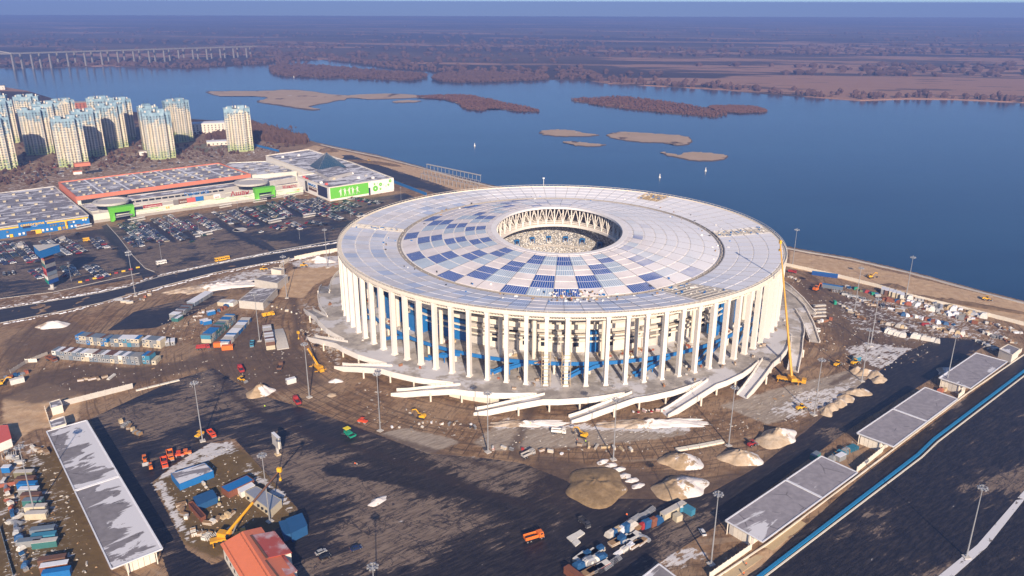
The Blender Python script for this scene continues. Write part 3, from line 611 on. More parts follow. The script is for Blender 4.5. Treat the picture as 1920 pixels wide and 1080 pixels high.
# roof skin
IA, IB, IZ = 42.0, 57.0, 50.6; GA, GB, GZ = 104.0, 112.5, 43.4; RO, RZ = 141.6, 46.6
def roof_in(t, s):
    k = 1-(1-s)**1.25 if s < 1 else 1
    return ((IA+(GA-IA)*s)*math.cos(t), (IB+(GB-IB)*s)*math.sin(t), IZ+(GZ-IZ)*s**1.35)
def roof_out(t, s): return ((GA+2.2+(RO-GA-2.2)*s)*math.cos(t), (GB+2.2+(RO-GB-2.2)*s)*math.sin(t), GZ+.3+(RZ-GZ-.3)*s)
def panel(f, t0, t1, s0, s1, lift=.22, sub=2):
    mb = MB(); V = []; ns = sub
    for j in range(2):
        for i in range(ns+1):
            t = t0+(t1-t0)*i/ns; p = Vector(f(t, (s0, s1)[j])); V.append(p+Vector((0, 0, lift)))
    for j in range(2):
        for i in range(ns+1): V.append(V[j*(ns+1)+i]-Vector((0, 0, lift*.9)))
    k = ns+1; F = []; UV = []
    wd = (Vector(f(t0, (s0+s1)/2))-Vector(f(t1, (s0+s1)/2))).length; ln = (Vector(f(t0, s0))-Vector(f(t0, s1))).length; off = random.random()*50
    for i in range(ns):
        F.append((i, k+i, k+i+1, i+1)); UV.append([(wd*i/ns, off), (wd*i/ns, off+ln), (wd*(i+1)/ns, off+ln), (wd*(i+1)/ns, off)])
        F.append((i, i+1, 2*k+i+1, 2*k+i)); UV.append([(0, 0)]*4); F.append((k+i, 3*k+i, 3*k+i+1, k+i+1)); UV.append([(0, 0)]*4)
    F += [(0, 2*k, 3*k, k), (ns, k+ns, 3*k+ns, 2*k+ns)]; UV += [[(0, 0)]*4]*2
    mb.add(V, F, UV); return mb
# white underlay deck
mb = MB(); n = 176
for f, ss in ((roof_in, [0, .25, .5, .75, 1]), (roof_out, [0, .5, 1])):
    for i in range(n):
        for a, b in zip(ss, ss[1:]):
            t0, t1 = 2*math.pi*i/n, 2*math.pi*(i+1)/n; mb.add([f(t0, a), f(t0, b), f(t1, b), f(t1, a)], [(0, 1, 2, 3)])
mb.build('roof_deck', 'ring_white', stad)
mb = MB()
for i in range(n):
    t0, t1 = 2*math.pi*i/n, 2*math.pi*(i+1)/n; z = GZ
    P_ = lambda t, d, zz: ((GA+d)*math.cos(t), (GB+d)*math.sin(t), zz)
    mb.add([P_(t0, 0, z-.1), P_(t0, 2.2, z-.1), P_(t1, 2.2, z-.1), P_(t1, 0, z-.1)], [(0, 1, 2, 3)])
    if i % 2 == 0: mb.box(*P_(t0, 1.1, z), .5, .5, .7, t0)
    mb.bar(P_(t0, 0, z), P_(t1, 0, z), .25, .6); mb.bar(P_(t0, 2.2, z), P_(t1, 2.2, z), .25, .6)
mb.build('roof_gutter', 'concrete', stad)
NI, SI = 8, [0.03, .10, .215, .33, .445, .56, .69, .83, .985]
cells = []
for k in range(44):
    t0 = R(-90)+(k-.62)*2*math.pi/44; t1 = t0+2*math.pi/44
    for j in range(NI):
        g = max(0, (j-1)//2+ (0)) if j > 0 else -1; q = (k+g) % 3; tm = ((t0+t1)/2); side = math.cos(tm)
        if j == 0: mt = 'roof_plain'
        else: mt = ('roof_blue', 'roof_pale', 'roof_plain')[q]
        if side > .30 and mt == 'roof_blue' and random.random() < .25+side*.6: mt = 'roof_pale'
        if side > .72 and mt == 'roof_blue' and random.random() < .65: mt = 'roof_pale' if random.random() < .4 else 'roof_plain'
        if side > .5 and mt == 'roof_pale' and random.random() < .5: mt = 'roof_plain'
        if math.sin(tm) > .55 and mt != 'roof_plain' and random.random() < .55: mt = 'roof_plain'
        if j == 7 and random.random() < .5: mt = 'roof_plain' if mt == 'roof_pale' else mt
        cells.append(('in', t0, t1, SI[j]+.008, SI[j+1]-.008, mt, abs(math.sin(tm)) if 0 else (GB*math.sin(tm)*(.45+.5*SI[j]))))
for k in range(88):
    t0 = R(-90)+(k-.5)*2*math.pi/88; t1 = t0+2*math.pi/88
    for j in range(4):
        r_ = random.random(); mt = 'roof_outer_blue' if r_ < .16 else 'roof_outer_warm' if r_ < .45 else 'roof_outer'
        tm = (t0+t1)/2
        if math.sin(tm) < -.3 and r_ < .10: mt = 'roof_outer_blue'
        cells.append(('out', t0, t1, j/4+.012, (j+1)/4-.012, mt, 128*math.sin(tm)))
HOLES = [('out', R(-62), R(-52), 0, 1), ('out', R(1), R(7.5), 0, 1), ('out', R(49), R(57), .5, 1), ('out', R(171), R(174), 0, 1)]
def in_hole(c):
    tm = (c[1]+c[2])/2 % (2*math.pi)
    for h in HOLES:
        if c[0] == h[0] and h[3] <= (c[3]+c[4])/2 <= h[4] and (h[1] % (2*math.pi)) <= tm <= (h[2] % (2*math.pi)): return True
    return False
cells = [c for c in cells if not in_hole(c)]
cells.sort(key=lambda c: c[6])
near = cells[:296]; rest = cells[296:]
for c in near:
    f = roof_in if c[0] == 'in' else roof_out; g = .012 if c[0] == 'in' else .010
    sw = (c[2]-c[1])*.012
    panel(f, c[1]+sw, c[2]-sw, c[3], c[4], .18+random.uniform(0, .06)).build('roof_panel', c[5], stad)
names = sorted({c[5] for c in rest}); MBR = MB()
for c in rest:
    f = roof_in if c[0] == 'in' else roof_out; sw = (c[2]-c[1])*.012; pm = panel(f, c[1]+sw, c[2]-sw, c[3], c[4], .18+random.uniform(0, .06))
    MBR.mat(names.index(c[5])); MBR.add(pm.v, pm.f, pm.uv)
tag(MBR.build('roof_panel', names, stad), kind='stuff')
mb = MB()
for k in range(44):
    t = R(-90)+(k-.62)*2*math.pi/44
    for a, b in zip(SI, SI[1:]): mb.bar(roof_in(t, a), Vector(roof_in(t, b)), .2, .32)
for k in range(88):
    t = R(-90)+(k-.5)*2*math.pi/88
    for a, b in ((0, .5), (.5, 1)): mb.bar(roof_out(t, a), roof_out(t, b), .16, .32)
tag(mb.build('roof_seam', 'steel_grey', stad), kind='stuff')
for (_, a0, a1, s0, s1), lb in zip(HOLES, ('unfinished roof bay with bare lattice near the front right eaves', 'open radial strip of bare steel on the right of the roof', 'rusty brown unfinished bay at the far right of the roof', 'narrow open strip on the left of the roof')):
    mb = MB(); mb.mat(0)
    nseg = 6
    for i in range(nseg):
        u0 = a0+(a1-a0)*i/nseg; u1 = a0+(a1-a0)*(i+1)/nseg; z_ = Vector((0, 0, .12)); mb.add([Vector(roof_out(u, s))+z_ for u, s in ((u0, s0+.01), (u0, s1-.01), (u1, s1-.01), (u1, s0+.01))], [(0, 1, 2, 3)])
    mb.mat(1)
    for i in range(9):
        u = a0+(a1-a0)*i/8; mb.tube(Vector(roof_out(u, s0))+Vector((0, 0, .5)), Vector(roof_out(u, s1))+Vector((0, 0, .5)), .16, 4)
    for j in range(9):
        s = s0+(s1-s0)*j/8; mb.tube(Vector(roof_out(a0, s))+Vector((0, 0, .6)), Vector(roof_out(a1, s))+Vector((0, 0, .6)), .2, 4)
    for _ in range(26):
        u = random.uniform(a0, a1); s = random.uniform(s0, s1); p = roof_out(u, s); mb.mat(random.choice((1, 2, 3))); mb.box(p[0], p[1], p[2]+.3, random.uniform(.6, 3), random.uniform(.4, 1.2), .5, random.random()*3)
    tag(mb.build('roof_bay', ['brown_paint' if 'rusty' in lb else 'concrete', 'wood_light' if 'rusty' in lb else 'concrete_light', 'white_paint', 'blue_wall'], stad), lb)
# inner edge ring, lattice below and compression ring
def ell(a, b, z, n): return [(a*math.cos(2*math.pi*i/n), b*math.sin(2*math.pi*i/n), z) for i in range(n)]
def ering(mb, a0, b0, a1, b1, z0, z1, n=132):
    for i in range(n):
        t0, t1 = 2*math.pi*i/n, 2*math.pi*(i+1)/n; c = lambda t, A, B, z: (A*math.cos(t), B*math.sin(t), z)
        mb.hexa([c(t0, a0, b0, z0), c(t0, a1, b1, z0), c(t1, a1, b1, z0), c(t1, a0, b0, z0), c(t0, a0, b0, z1), c(t0, a1, b1, z1), c(t1, a1, b1, z1), c(t1, a0, b0, z1)])
mb = MB(); ering(mb, IA-.6, IB-.6, IA+3, IB+3, IZ-1.2, IZ+.25); mb.build('inner_rim', 'ring_white', stad)
mb = MB(); ering(mb, IA-.5, IB-.5, IA+2.4, IB+2.4, 36.2, 38.0); ering(mb, IA+1, IB+1, IA+2.6, IB+2.6, 38.6, 39.0); ering(mb, IA+1, IB+1, IA+2.2, IB+2.2, 39.8, 40.1); mb.build('compression_ring', 'column_white', stad)
mb = MB(); n = 44
for i in range(n):
    t = 2*math.pi*i/n; t1 = 2*math.pi*(i+1)/n; e = lambda A, t, z: ((IA+A)*math.cos(t), (IB+A)*math.sin(t), z); tm = (t+t1)/2
    mb.tube(e(1, t, 38), e(1.5, t, 49.6), .42, 6); mb.tube(e(1, t, 38), e(1.5, tm, 49.6), .30, 5); mb.tube(e(1, t1, 38), e(1.5, tm, 49.6), .30, 5)
    mb.tube(e(1.5, t, 49.6), e(10, t, 45), .3, 5); mb.tube(e(1, t, 38), e(10, t, 45), .34, 5); mb.tube(e(10, t, 45), e(22, t, 41.5), .3, 5); mb.tube(e(1.2, t, 43.5), e(10, t, 45.), .2, 5)
    mb.tube(e(10, t, 45), e(6, tm, 41), .22, 5); mb.tube(e(6, tm, 41), e(1, t, 38), .25, 5)
mb.build('inner_truss', 'column_white', stad)
# stands
mb = MB(); n = 120
prof = [(42, 55, 11.5, 0), (49, 63, 19.0, 0), (49.5, 63.5, 20.2, 1), (60, 75, 31.5, 0), (72, 88, 36.5, 1), (112, 118, 41, 1)]
for (a0, b0, z0, m0), (a1, b1, z1, m1) in zip(prof, prof[1:]):
    mb.mat(m1)
    for i in range(n):
        t0, t1 = 2*math.pi*i/n, 2*math.pi*(i+1)/n; c = lambda t, A, B, z: (A*math.cos(t), B*math.sin(t), z)
        mb.add([c(t0, a0, b0, z0), c(t0, a1, b1, z1), c(t1, a1, b1, z1), c(t1, a0, b0, z0)], [(0, 3, 2, 1)])
mb.build('stand', ['stand_seats', 'concrete'], stad)
mb = MB()
for i in range(n):
    t0, t1 = 2*math.pi*i/n, 2*math.pi*(i+1)/n; c = lambda t, A, B, z: (A*math.cos(t), B*math.sin(t), z); mb.add([c(t0, 42, 55, 11.5), c(t1, 42, 55, 11.5), c(t1, 42, 55, 9), c(t0, 42, 55, 9)], [(0, 1, 2, 3)])
mb.build('stand_wall', 'concrete', stad)
mb = MB(); mb.prism([(42*math.cos(2*math.pi*i/60), 55*math.sin(2*math.pi*i/60)) for i in range(60)], 8.4, 9.0); mb.build('field', 'concrete_dark', stad)
for t in (50, 66, 80, 94, 108, 122, 135):
    mb = MB(); tt = R(t); x, y = 52.5*math.cos(tt), 66.5*math.sin(tt); nrm = math.atan2(y, x)
    mb.box(x, y, 25.3, 2.6, 3.6, .6, nrm); mb.mat(1); mb.box(x+.6*math.cos(nrm), y+.6*math.sin(nrm), 21.5, 2.2, 1.6, 3.8, nrm); mb.mat(0); mb.box(x-1.6*math.sin(nrm), y+1.6*math.cos(nrm), 21, 2.6, .35, 4.4, nrm); mb.box(x+1.6*math.sin(nrm), y-1.6*math.cos(nrm), 21, 2.6, .35, 4.4, nrm)
    mb.build('stand_entrance', ['blue_wall', 'navy_dark'], stad)
# building between the columns
mb = MB(); mb.ring(116, 132, 13.6, 14.3, 132); mb.build('upper_deck', 'plaza_paving', stad)
mb = MB(); mb.ring(131.7, 132.3, 13.1, 15.1, 132); mb.build('deck_fascia', 'blue_wall', stad)
mb = MB(); mb.ring(117, 118.5, 7, 13.6, 88); mb.build('lower_wall', 'concrete_dark', stad)
mb = MB()
for i in range(264):
    a = i*360/264; x, y, _ = sp(120.5, a, 0); mb.box(x, y, 7, .5, 1.3, 6.0, R(a))
tag(mb.build('wall_slat', 'concrete_light', stad), kind='stuff')
cyl = MB(); cyl.tube((0, 0, 0), (0, 0, 1), 1.0, 10); cylm = cyl.mesh('round_column', 'cream_steel')
for i in range(44):
    a = TH0+(i*2+1.2)*ST88; put('round_column', cylm, stad, sp(127, a, 14.3), 0, (1.15, 1.15, 28.5))
for i in range(44):
    a = TH0+(i*2+.4)*ST88; put('deck_support', cylm, stad, sp(129.5, a, 7), 0, (.7, .7, 6.6))
segs = [('cream_wall', 4), ('concrete_light', 1), ('cream_wall', 3), ('blue_wall', 1), ('cream_wall', 5), ('concrete_light', 2), ('cream_wall', 3), ('concrete', 1)]
a = 160.0; k = 0; side = {}
while a < 520:
    mt, ln = segs[k % len(segs)]; k += 1; ln *= 2.4; lr = a % 360
    sidez = (lr < 235 or lr > 312)
    if sidez and mt == 'cream_wall' and k % 2: mt = 'blue_wall'
    if sidez and mt == 'cream_wall': mt = 'concrete_light'
    h = 24 if mt == 'cream_wall' else 22 if mt == 'concrete' else 26
    mb = MB(); mb.ring(115.5, 118, 14.3, h, max(2, int(ln/1.5)), a0=a, a1=min(a+ln-.15, 520)); side.setdefault(mt, []).append(mb)
    if mt == 'cream_wall':
        nwin = int(ln/4.2)
        for j in range(nwin):
            aa = a+ (j+.5)*ln/nwin; x, y, _ = sp(118.05, aa, 0); wm = MB(); wm.box(x, y, 17.6, .25, 3.0, 4.4, R(aa)); wm.build('window', 'glass_dark', stad)
    if mt.startswith(('cream', 'concrete')): db = MB(); db.ring(118.0, 118.12, 18.6 if mt != 'cream_wall' else 22.0, 22.8 if mt != 'cream_wall' else 23.7, max(2, int(ln/1.5)), a0=a+.3, a1=min(a+ln-.5, 519)); db.build('recess_shade_band', 'concrete_dark', stad)  # dark band laid on the wall face, standing in for gallery recess shade
    mb.build('wall', mt, stad); a += ln
mb = MB(); mb.ring(117.6, 120.2, 27.4, 29.6, 132, z0b=28.4, z1b=31.2); mb.build('upper_parapet', 'cream_steel', stad)
mb = MB(); mb.ring(119.5, 120.5, 24.2, 25.0, 132); mb.ring(119.5, 120.5, 21.0, 21.6, 132); mb.build('gallery_beam', 'cream_steel', stad)
mb = MB(); mb.ring(112.5, 114.5, 24, 33.5, 132); mb.build('inner_wall', 'concrete_light', stad); mb = MB(); mb.ring(111, 112.5, 33.5, 42.8, 132); mb.build('upper_seats', 'navy_dark', stad)
mb = MB(); mb.ring(104, 140.5, 43.0, 43.2, 132, z0b=43.6, z1b=43.8); mb.build('soffit', 'concrete_dark', stad)
# blue stairs
for i in range(22):
    T = 264.5-4+16.3636*i; mb = MB(); pts = [(133, T, 13.6), (133.6, T-1.6, 13.3), (134.2, T-4.2, 10.9), (134.6, T-5.2, 10.9), (135.2, T-8, 7.4), (135.4, T-9.2, 7.2)]
    for (r0, a0, z0), (r1, a1, z1) in zip(pts, pts[1:]):
        for dr in (-1.5, 1.5): mb.mat(0); mb.bar(sp(r0+dr, a0, z0-.5), sp(r1+dr, a1, z1-.5), .3, 1.9)
        mb.mat(1); mb.bar(sp(r0, a0, z0-.2), sp(r1, a1, z1-.2), 2.7, .3)
    mb.mat(0); mb.tube(sp(134.2, T-4.4, 7), sp(134.2, T-4.4, 10.6), .3, 6)
    mb.build('stair', ['blue_wall', 'concrete'], stad)
# blue box stair towers at both sides and a lift block
for a, r, wd, h in ((207, 122, 12, 30), (216, 124, 9, 27), (226, 122, 10, 24), (322, 122, 12, 28), (332, 124, 10, 26), (313, 124, 8, 20), (345, 122, 12, 30)):
    mb = MB(); x, y, _ = sp(r, a, 0); mb.box(x, y, 14.3, 6, wd, h-14.3, R(a)); mb.build('stair_tower', 'blue_wall', stad)
for i in range(16):
    a = random.uniform(195, 345); mb = MB(); x, y, _ = sp(random.uniform(122, 130), a, 0)
    for _ in range(14): mb.mat(random.randrange(4)); mb.box(x+random.uniform(-4, 4), y+random.uniform(-3, 3), 14.3, random.uniform(.5, 2.5), random.uniform(.5, 2), random.uniform(.3, 1.6), random.random()*3)
    tag(mb.build('material_heap', ['wood_light', 'brick_red', 'white_paint', 'concrete_light'], stad), kind='stuff')
# plaza deck with saw-tooth edge and ramps
T0 = 264.5; STEP = 360/22
edge = []
for k in range(22):
    T = T0+STEP*k
    edge += [(160.7, T), (160.2, T+2.6), (158.2, T+7.5), (156.2, T+11), (154.1, T+STEP-1.6), (153.6, T+STEP-.2)]
mb = MB(); mb.prism([sp(r, a, 0)[:2] for r, a in edge], 5.9, SZ); mb.build('plaza_deck', 'plaza_paving', stad)
def wallseg(mb, pts, th=.45, h=1.25, dep=1.6):
    for (r0, a0, z0), (r1, a1, z1) in zip(pts, pts[1:]):
        p, q = Vector(sp(r0, a0, z0-dep)), Vector(sp(r1, a1, z1-dep)); d = (q-p).normalized()*.12; mb.bar(p-d*0, q+d, th, h+dep)
for k in range(22):
    T = T0+STEP*k
    A, B, mr = MB(), MB(), MB()
    wallseg(A, [(169.1, T-11.6, .3), (167.6, T-10.0, 1.3), (164.6, T-5.8, 4.2), (160.9, T-.1, 7), (160.3, T+2.6, 7), (158.4, T+7.5, 7), (156.4, T+11, 7), (154.2, T+STEP-1.5, 7)], dep=1.9)
    wallseg(B, [(163.4, T-12.0, .3), (161.6, T-10.0, 1.3), (158.2, T-5.8, 4.2), (153.9, T, 7)], dep=1.9)
    A.build('outer_parapet', 'column_white', stad); B.build('inner_parapet', 'column_white', stad)
    L_ = [(163.4, 169.1, T-11.8, .05), (161.6, 167.6, T-10, 1.1), (158.2, 164.6, T-5.8, 4.0), (153.9, 160.9, T, 6.98)]
    for (i0, o0, a0, z0), (i1, o1, a1, z1) in zip(L_, L_[1:]):
        P4 = [sp(i0, a0, z0-.7), sp(o0, a0, z0-.7), sp(o1, a1, z1-.7), sp(i1, a1, z1-.7)]; mr.hexa(P4+[(p[0], p[1], p[2]+.7) for p in P4])
    mr.build('ramp', 'plaza_paving', stad)
    for (r, da) in ((164.2, -4.2), (158.2, 1.0), (156.5, 6.5), (155, 11.0)):
        zz = 4.6 if da < -1 else 5.9; put('pier', cylm, stad, sp(r, T+da, -.2), 0, (.5, .5, zz+.1))
    if k % 2 == 0 or True:
        rl = MB()
        for j in range(14):
            f = j/13; r = 163.3+(153.9-163.3)*f; a = T-11.8+11.8*f; z = .5+6.6*f; rl.tube(sp(r, a, z+1.1), sp(r, a, z+2.1), .05, 4)
        rl.bar(sp(163.3, T-11.8, 2.6), sp(153.9, T, 9.1), .08, .08); rl.build('handrail', 'dark_metal', stad)
mb = MB(); mb.ring(147, 148.5, -.3, 5.9, 132); mb.build('base_wall', 'concrete_dark', stad)
for a in (249.5, 251, 262, 283): 
    pass
mb = MB(); mb.ring(154.5, 155.2, 0, 3.6, 8, a0=246, a1=256); mb.ring(150, 155.2, 3.4, 3.7, 8, a0=246, a1=256); mb.build('kiosk_wall', 'cream_wall', stad)
# roof mast and litter on the roof
mb = MB(); t = R(92); mb.tube((143*math.cos(t), 143*math.sin(t), 46), (143*math.cos(t), 143*math.sin(t), 54), .18, 5); mb.box(143*math.cos(t), 143*math.sin(t), 53.4, 1.6, .5, .8); mb.build('roof_antenna', 'white_paint', stad)
mb = MB()
for _ in range(150):
    t = random.uniform(0, 2*math.pi) if random.random() < .5 else random.gauss(R(-88), .10); f = roof_out if random.random() < .45 else roof_in; s = random.uniform(.0, .3) if f is roof_out else random.uniform(.86, .99); p = f(t, s)
    mb.mat(random.choice((0, 0, 1, 2, 3))); mb.box(p[0], p[1], p[2]+.2, random.uniform(.3, 1.8), random.uniform(.3, .9), random.uniform(.3, .9), random.random()*3)
tag(mb.build('roof_litter', ['white_paint', 'dark_metal', 'wood', 'blue_wall'], stad), kind='stuff')
# ================================================================== ROADS
def strip_sheet(name, px, z=.16, mat='road_asphalt'):
    mb = MB(); mb.prism(GL(px), z-.5, z); return tag(mb.build(name, mat), kind='structure')
def road_mat():
    m, nt, b = newmat('road_asphalt'); pos = N(nt, 'ShaderNodeNewGeometry').outputs['Position']
    st = noise(nt, mapping(nt, pos, (.03, .7, 1), -R(28)), 1, 5, .6); n = noise(nt, pos, .1, 4)
    c = mixc(nt, sstep(nt, st, .4, .65), (.016, .016, .024), (.05, .045, .048)); c = mixc(nt, math_(nt, 'MULTIPLY', sstep(nt, n, .6, .75), .5), c, (.09, .075, .065))
    L(nt, c, b.inputs['Base Color']); b.inputs['Roughness'].default_value = .6; bump(nt, b, n, .2, .1)
road_mat()
UP = [(-300, 640), (-120, 604), (0, 580), (120, 561), (190, 549), (240, 538), (270, 528), (300, 519), (400, 497), (500, 478), (560, 468), (600, 461.5), (640, 455), (720, 440)]
LO = [(720, 452), (640, 468), (600, 475), (560, 483), (500, 493), (400, 512), (300, 538), (270, 546), (240, 553), (190, 568), (120, 583), (0, 606), (-120, 632), (-300, 672)]
strip_sheet('road', UP+LO)
SLIP = [(270, 528), (262, 510), (225, 466), (205, 440), (190, 424), (200, 421), (222, 446), (248, 480), (272, 505), (290, 512), (300, 519)]
strip_sheet('road', SLIP, .12)
strip_sheet('road', [(508, 476), (500, 466), (470, 448), (436, 434), (410, 420), (398, 410), (407, 408), (430, 424), (462, 438), (500, 455), (520, 470)], .12)
strip_sheet('road', [(640, 291), (660, 291), (760, 330), (850, 360), (830, 366), (740, 336)], .12)
def kerb(px, wd=.5, h=.14, name='kerb', mat='stone_light', z=0.0, seg=4):
    mb = MB(); P_ = [Vector((*G(*p), z)) for p in px]
    for a, b in zip(P_, P_[1:]):
        k = max(1, int((b-a).length/seg))
        for i in range(k): mb.bar(a.lerp(b, i/k), a.lerp(b, (i+.96)/k), wd, h)
    return tag(mb.build(name, mat), kind='structure')
kerb(UP[1:8], .6, .34); kerb(UP[7:], .6, .34); kerb(LO[1:-1], .6, .34)
kerb([(290, 510), (272, 503), (248, 478), (222, 444), (200, 420)], .4, .3); kerb([(0, 560), (100, 548), (262, 512)], .5, .25); kerb([(300, 515), (520, 470), (640, 449)], 1.6, .2)
# snowy verge banks along the road
mb = MB()
for px in (UP[2:-1], LO[1:-2]):
    P_ = [Vector((*G(*p), 0)) for p in px]
    for a, b in zip(P_, P_[1:]):
        d = (b-a).normalized(); n = Vector((-d.y, d.x, 0)); up = px is not LO[1:-2] and px[0][1] < px[-1][1]+1e9 and px[0] == UP[2]
        for i in range(int((b-a).length/2.2)):
            q = a+d*i*2.2+n*(3.2 if up else 3.4)*(1 if True else -1)*random.uniform(.5, 1.3); mb.box(q.x, q.y, -.1, random.uniform(1.5, 3.4), random.uniform(.6, 1.8), random.uniform(.25, .6), math.atan2(d.y, d.x)+random.uniform(-.2, .2), taper=.5)
tag(mb.build('snow_bank', 'snow_plain'), 'broken ridges of dirty snow along both verges of the main road', 'snow bank', kind='stuff')

# ================================================================== LETTERS
def text(s, size, mat, parent, loc, rz, name='lettering', depth=.12, width=None, tilt=90, bold=0.0):
    cu = bpy.data.curves.new('t', 'FONT'); cu.body = s; cu.size = size; cu.extrude = depth; cu.offset = bold; cu.align_x = 'LEFT'
    o = bpy.data.objects.new('t', cu); COL.objects.link(o); bpy.context.view_layer.update()
    me = bpy.data.meshes.new_from_object(o.evaluated_get(bpy.context.evaluated_depsgraph_get())); bpy.data.objects.remove(o)
    xs = [v.co.x for v in me.vertices]; wdt = max(xs)-min(xs)
    me.transform(Matrix.Translation((-min(xs), 0, 0)))
    if width: me.transform(Matrix.Diagonal((width/wdt, 1, 1, 1)))
    me.transform(Matrix.Rotation(R(tilt), 4, 'X')); me.materials.clear(); me.materials.append(M(mat))
    return put(name, me, parent, loc, rz)

# ================================================================== MALL
def snowroof(name, col, amt, sc=.06, snow=(.66, .66, .70), rot=35, cracks=False):
    m, nt, b = newmat(name); pos = N(nt, 'ShaderNodeNewGeometry').outputs['Position']
    n = noise(nt, mapping(nt, pos, (sc*.6, sc*1.6, 1), -R(rot)), 1, 6, .62, .6); n2 = noise(nt, pos, .4, 4)
    base = mixc(nt, sstep(nt, n2, .3, .7), col, tuple(c*.78 for c in col))
    if cracks:
        v = nt.nodes.new('ShaderNodeTexVoronoi'); v.feature = 'DISTANCE_TO_EDGE'; v.inputs['Scale'].default_value = .05
        nv = nt.nodes.new('ShaderNodeMixRGB'); nv.inputs[0].default_value = .0
        L(nt, pos, v.inputs['Vector']); ln = math_(nt, 'SUBTRACT', 1.0, sstep(nt, v.outputs[0], .0, .018)); ln = math_(nt, 'MULTIPLY', ln, sstep(nt, noise(nt, pos, .15, 3), .48, .6))
        base = mixc(nt, math_(nt, 'MULTIPLY', ln, .75), base, tuple(c*.3 for c in col))
    uv = N(nt, 'ShaderNodeUVMap').outputs[0]; su = nt.nodes.new('ShaderNodeSeparateXYZ'); L(nt, uv, su.inputs[0])
    x = math_(nt, 'ADD', n, math_(nt, 'MULTIPLY', su.outputs[0], .55))
    c = mixc(nt, sstep(nt, x, 1-amt-.015, 1-amt+.015), base, snow)
    L(nt, c, b.inputs['Base Color']); b.inputs['Roughness'].default_value = .8; b.inputs['Specular IOR Level'].default_value = .3
snowroof('roof_grey', (.25, .24, .27), .46, .10); snowroof('roof_snowy', (.22, .21, .235), .52, .09); snowroof('median_snow', (.22, .20, .19), .62, .3); snowroof('roof_membrane', (.33, .31, .34), .36, .05, rot=40, cracks=True); snowroof('roof_membrane_snowy', (.25, .235, .25), .44, .09, rot=40, cracks=True)
def block(name, label, cat, roofpx, z, wall='mall_white', roof='roof_grey', par=.8, parw=.6, z0=0, parent=None, trim=None, seams=0, group=None):
    pts = GL(roofpx, z); c = np.mean(pts, 0); loc = (c[0], c[1], z0); P_ = [(p[0]-c[0], p[1]-c[1]) for p in pts]
    t = parent or empty(name, label, cat, loc, 0, group)
    off = (0, 0, 0) if parent is None else loc
    mb = MB(); mb.prism(P_, 0, z-z0-.05); w_ = mb.build('wall', wall, t, off if parent else (0, 0, 0))
    n = len(P_); mb = MB()
    for i in range(n):
        a, b = P_[i], P_[(i+1) % n]; mb.bar((a[0], a[1], z-z0-.05), (b[0], b[1], z-z0-.05), parw, par)
    mb.build('parapet', trim or wall, t, off if parent else (0, 0, 0))
    mb = MB(); mb.add([(p[0]*.995, p[1]*.995, z-z0+.05) for p in P_], [tuple(range(n))], [[(0, 0)]*n]); mb.build('roof', roof, t, off if parent else (0, 0, 0))
    return t, c, P_
def units(t, quad, nx, ny, z, z0, c, sz=2.2, mat='beige_box', jit=.1, name='roof_vent', skip=.1):
    for i in range(nx):
        for j in range(ny):
            if random.random() < skip: continue
            u = (i+.5+random.uniform(-jit, jit))/nx; v = (j+.5+random.uniform(-jit, jit))/ny
            p = [quad[0][k]*(1-u)*(1-v)+quad[1][k]*u*(1-v)+quad[2][k]*u*v+quad[3][k]*(1-u)*v for k in (0, 1)]
            mb = MB(); mb.box(p[0], p[1], z-z0, sz, sz, 1.3, R(38)); mb.box(p[0], p[1], z-z0+1.3, sz*1.2, sz*1.2, .25, R(38)); mb.build(name, mat, t)
def ribs(t, quad, nx, z, mat='snow_plain', wd=.7):
    for i in range(1, nx):
        u = i/nx; a = [quad[0][k]*(1-u)+quad[1][k]*u for k in (0, 1)]; b = [quad[3][k]*(1-u)+quad[2][k]*u for k in (0, 1)]
        mb = MB(); mb.bar((*a, z), (*b, z), wd, .25); mb.build('roof_joint', mat, t)
# blue hardware store
t, c, q = block('hardware_store', 'large blue warehouse store with yellow sign and grey flat roof at left edge', 'store', [(-70, 437), (166, 404.8), (102, 350), (-90, 374)], 9.5, 'blue_wall', 'roof_grey', .9, .8, trim='concrete_light')
ux = units(t, q, 8, 5, 9.5, 0, c, 2.4)
fa, fb = Vector((*q[0], 0)), Vector((*q[1], 0)); fd = (fb-fa).normalized(); fn = Vector((fd.y, -fd.x, 0)); fz = math.atan2(fd.y, fd.x); FL = (fb-fa).length
def onwall(fx, z, out=.15):      # fx: photo x along the front wall
    best = min(((abs(PXY(c[0]+fa.x+fd.x*s, c[1]+fa.y+fd.y*s, z)[0]-fx), s) for s in np.linspace(0, FL, 400)))[1]
    p = fa+fd*best+fn*out; return (p.x, p.y, z)
mb = MB(); a = Vector(onwall(36, 6.0, .2)); b = Vector(onwall(86, 6.0, .2)); mb.bar(a, b, .5, 5.6); mb.build('sign_board', 'blue_wall', t)
p = onwall(38.5, 8.2, .55); p2 = onwall(83.5, 8.2, .55); text('castorama', 3.6, 'yellow_sign', t, p, fz, width=(Vector(p2)-Vector(p)).length, bold=.05)
for x0, x1 in ((-60, 35), (88, 165)):
    mb = MB(); mb.bar(onwall(x0, 7.6, .2), onwall(x1, 7.6, .2), .3, 1.3); mb.build('sign_strip', 'yellow_sign', t)
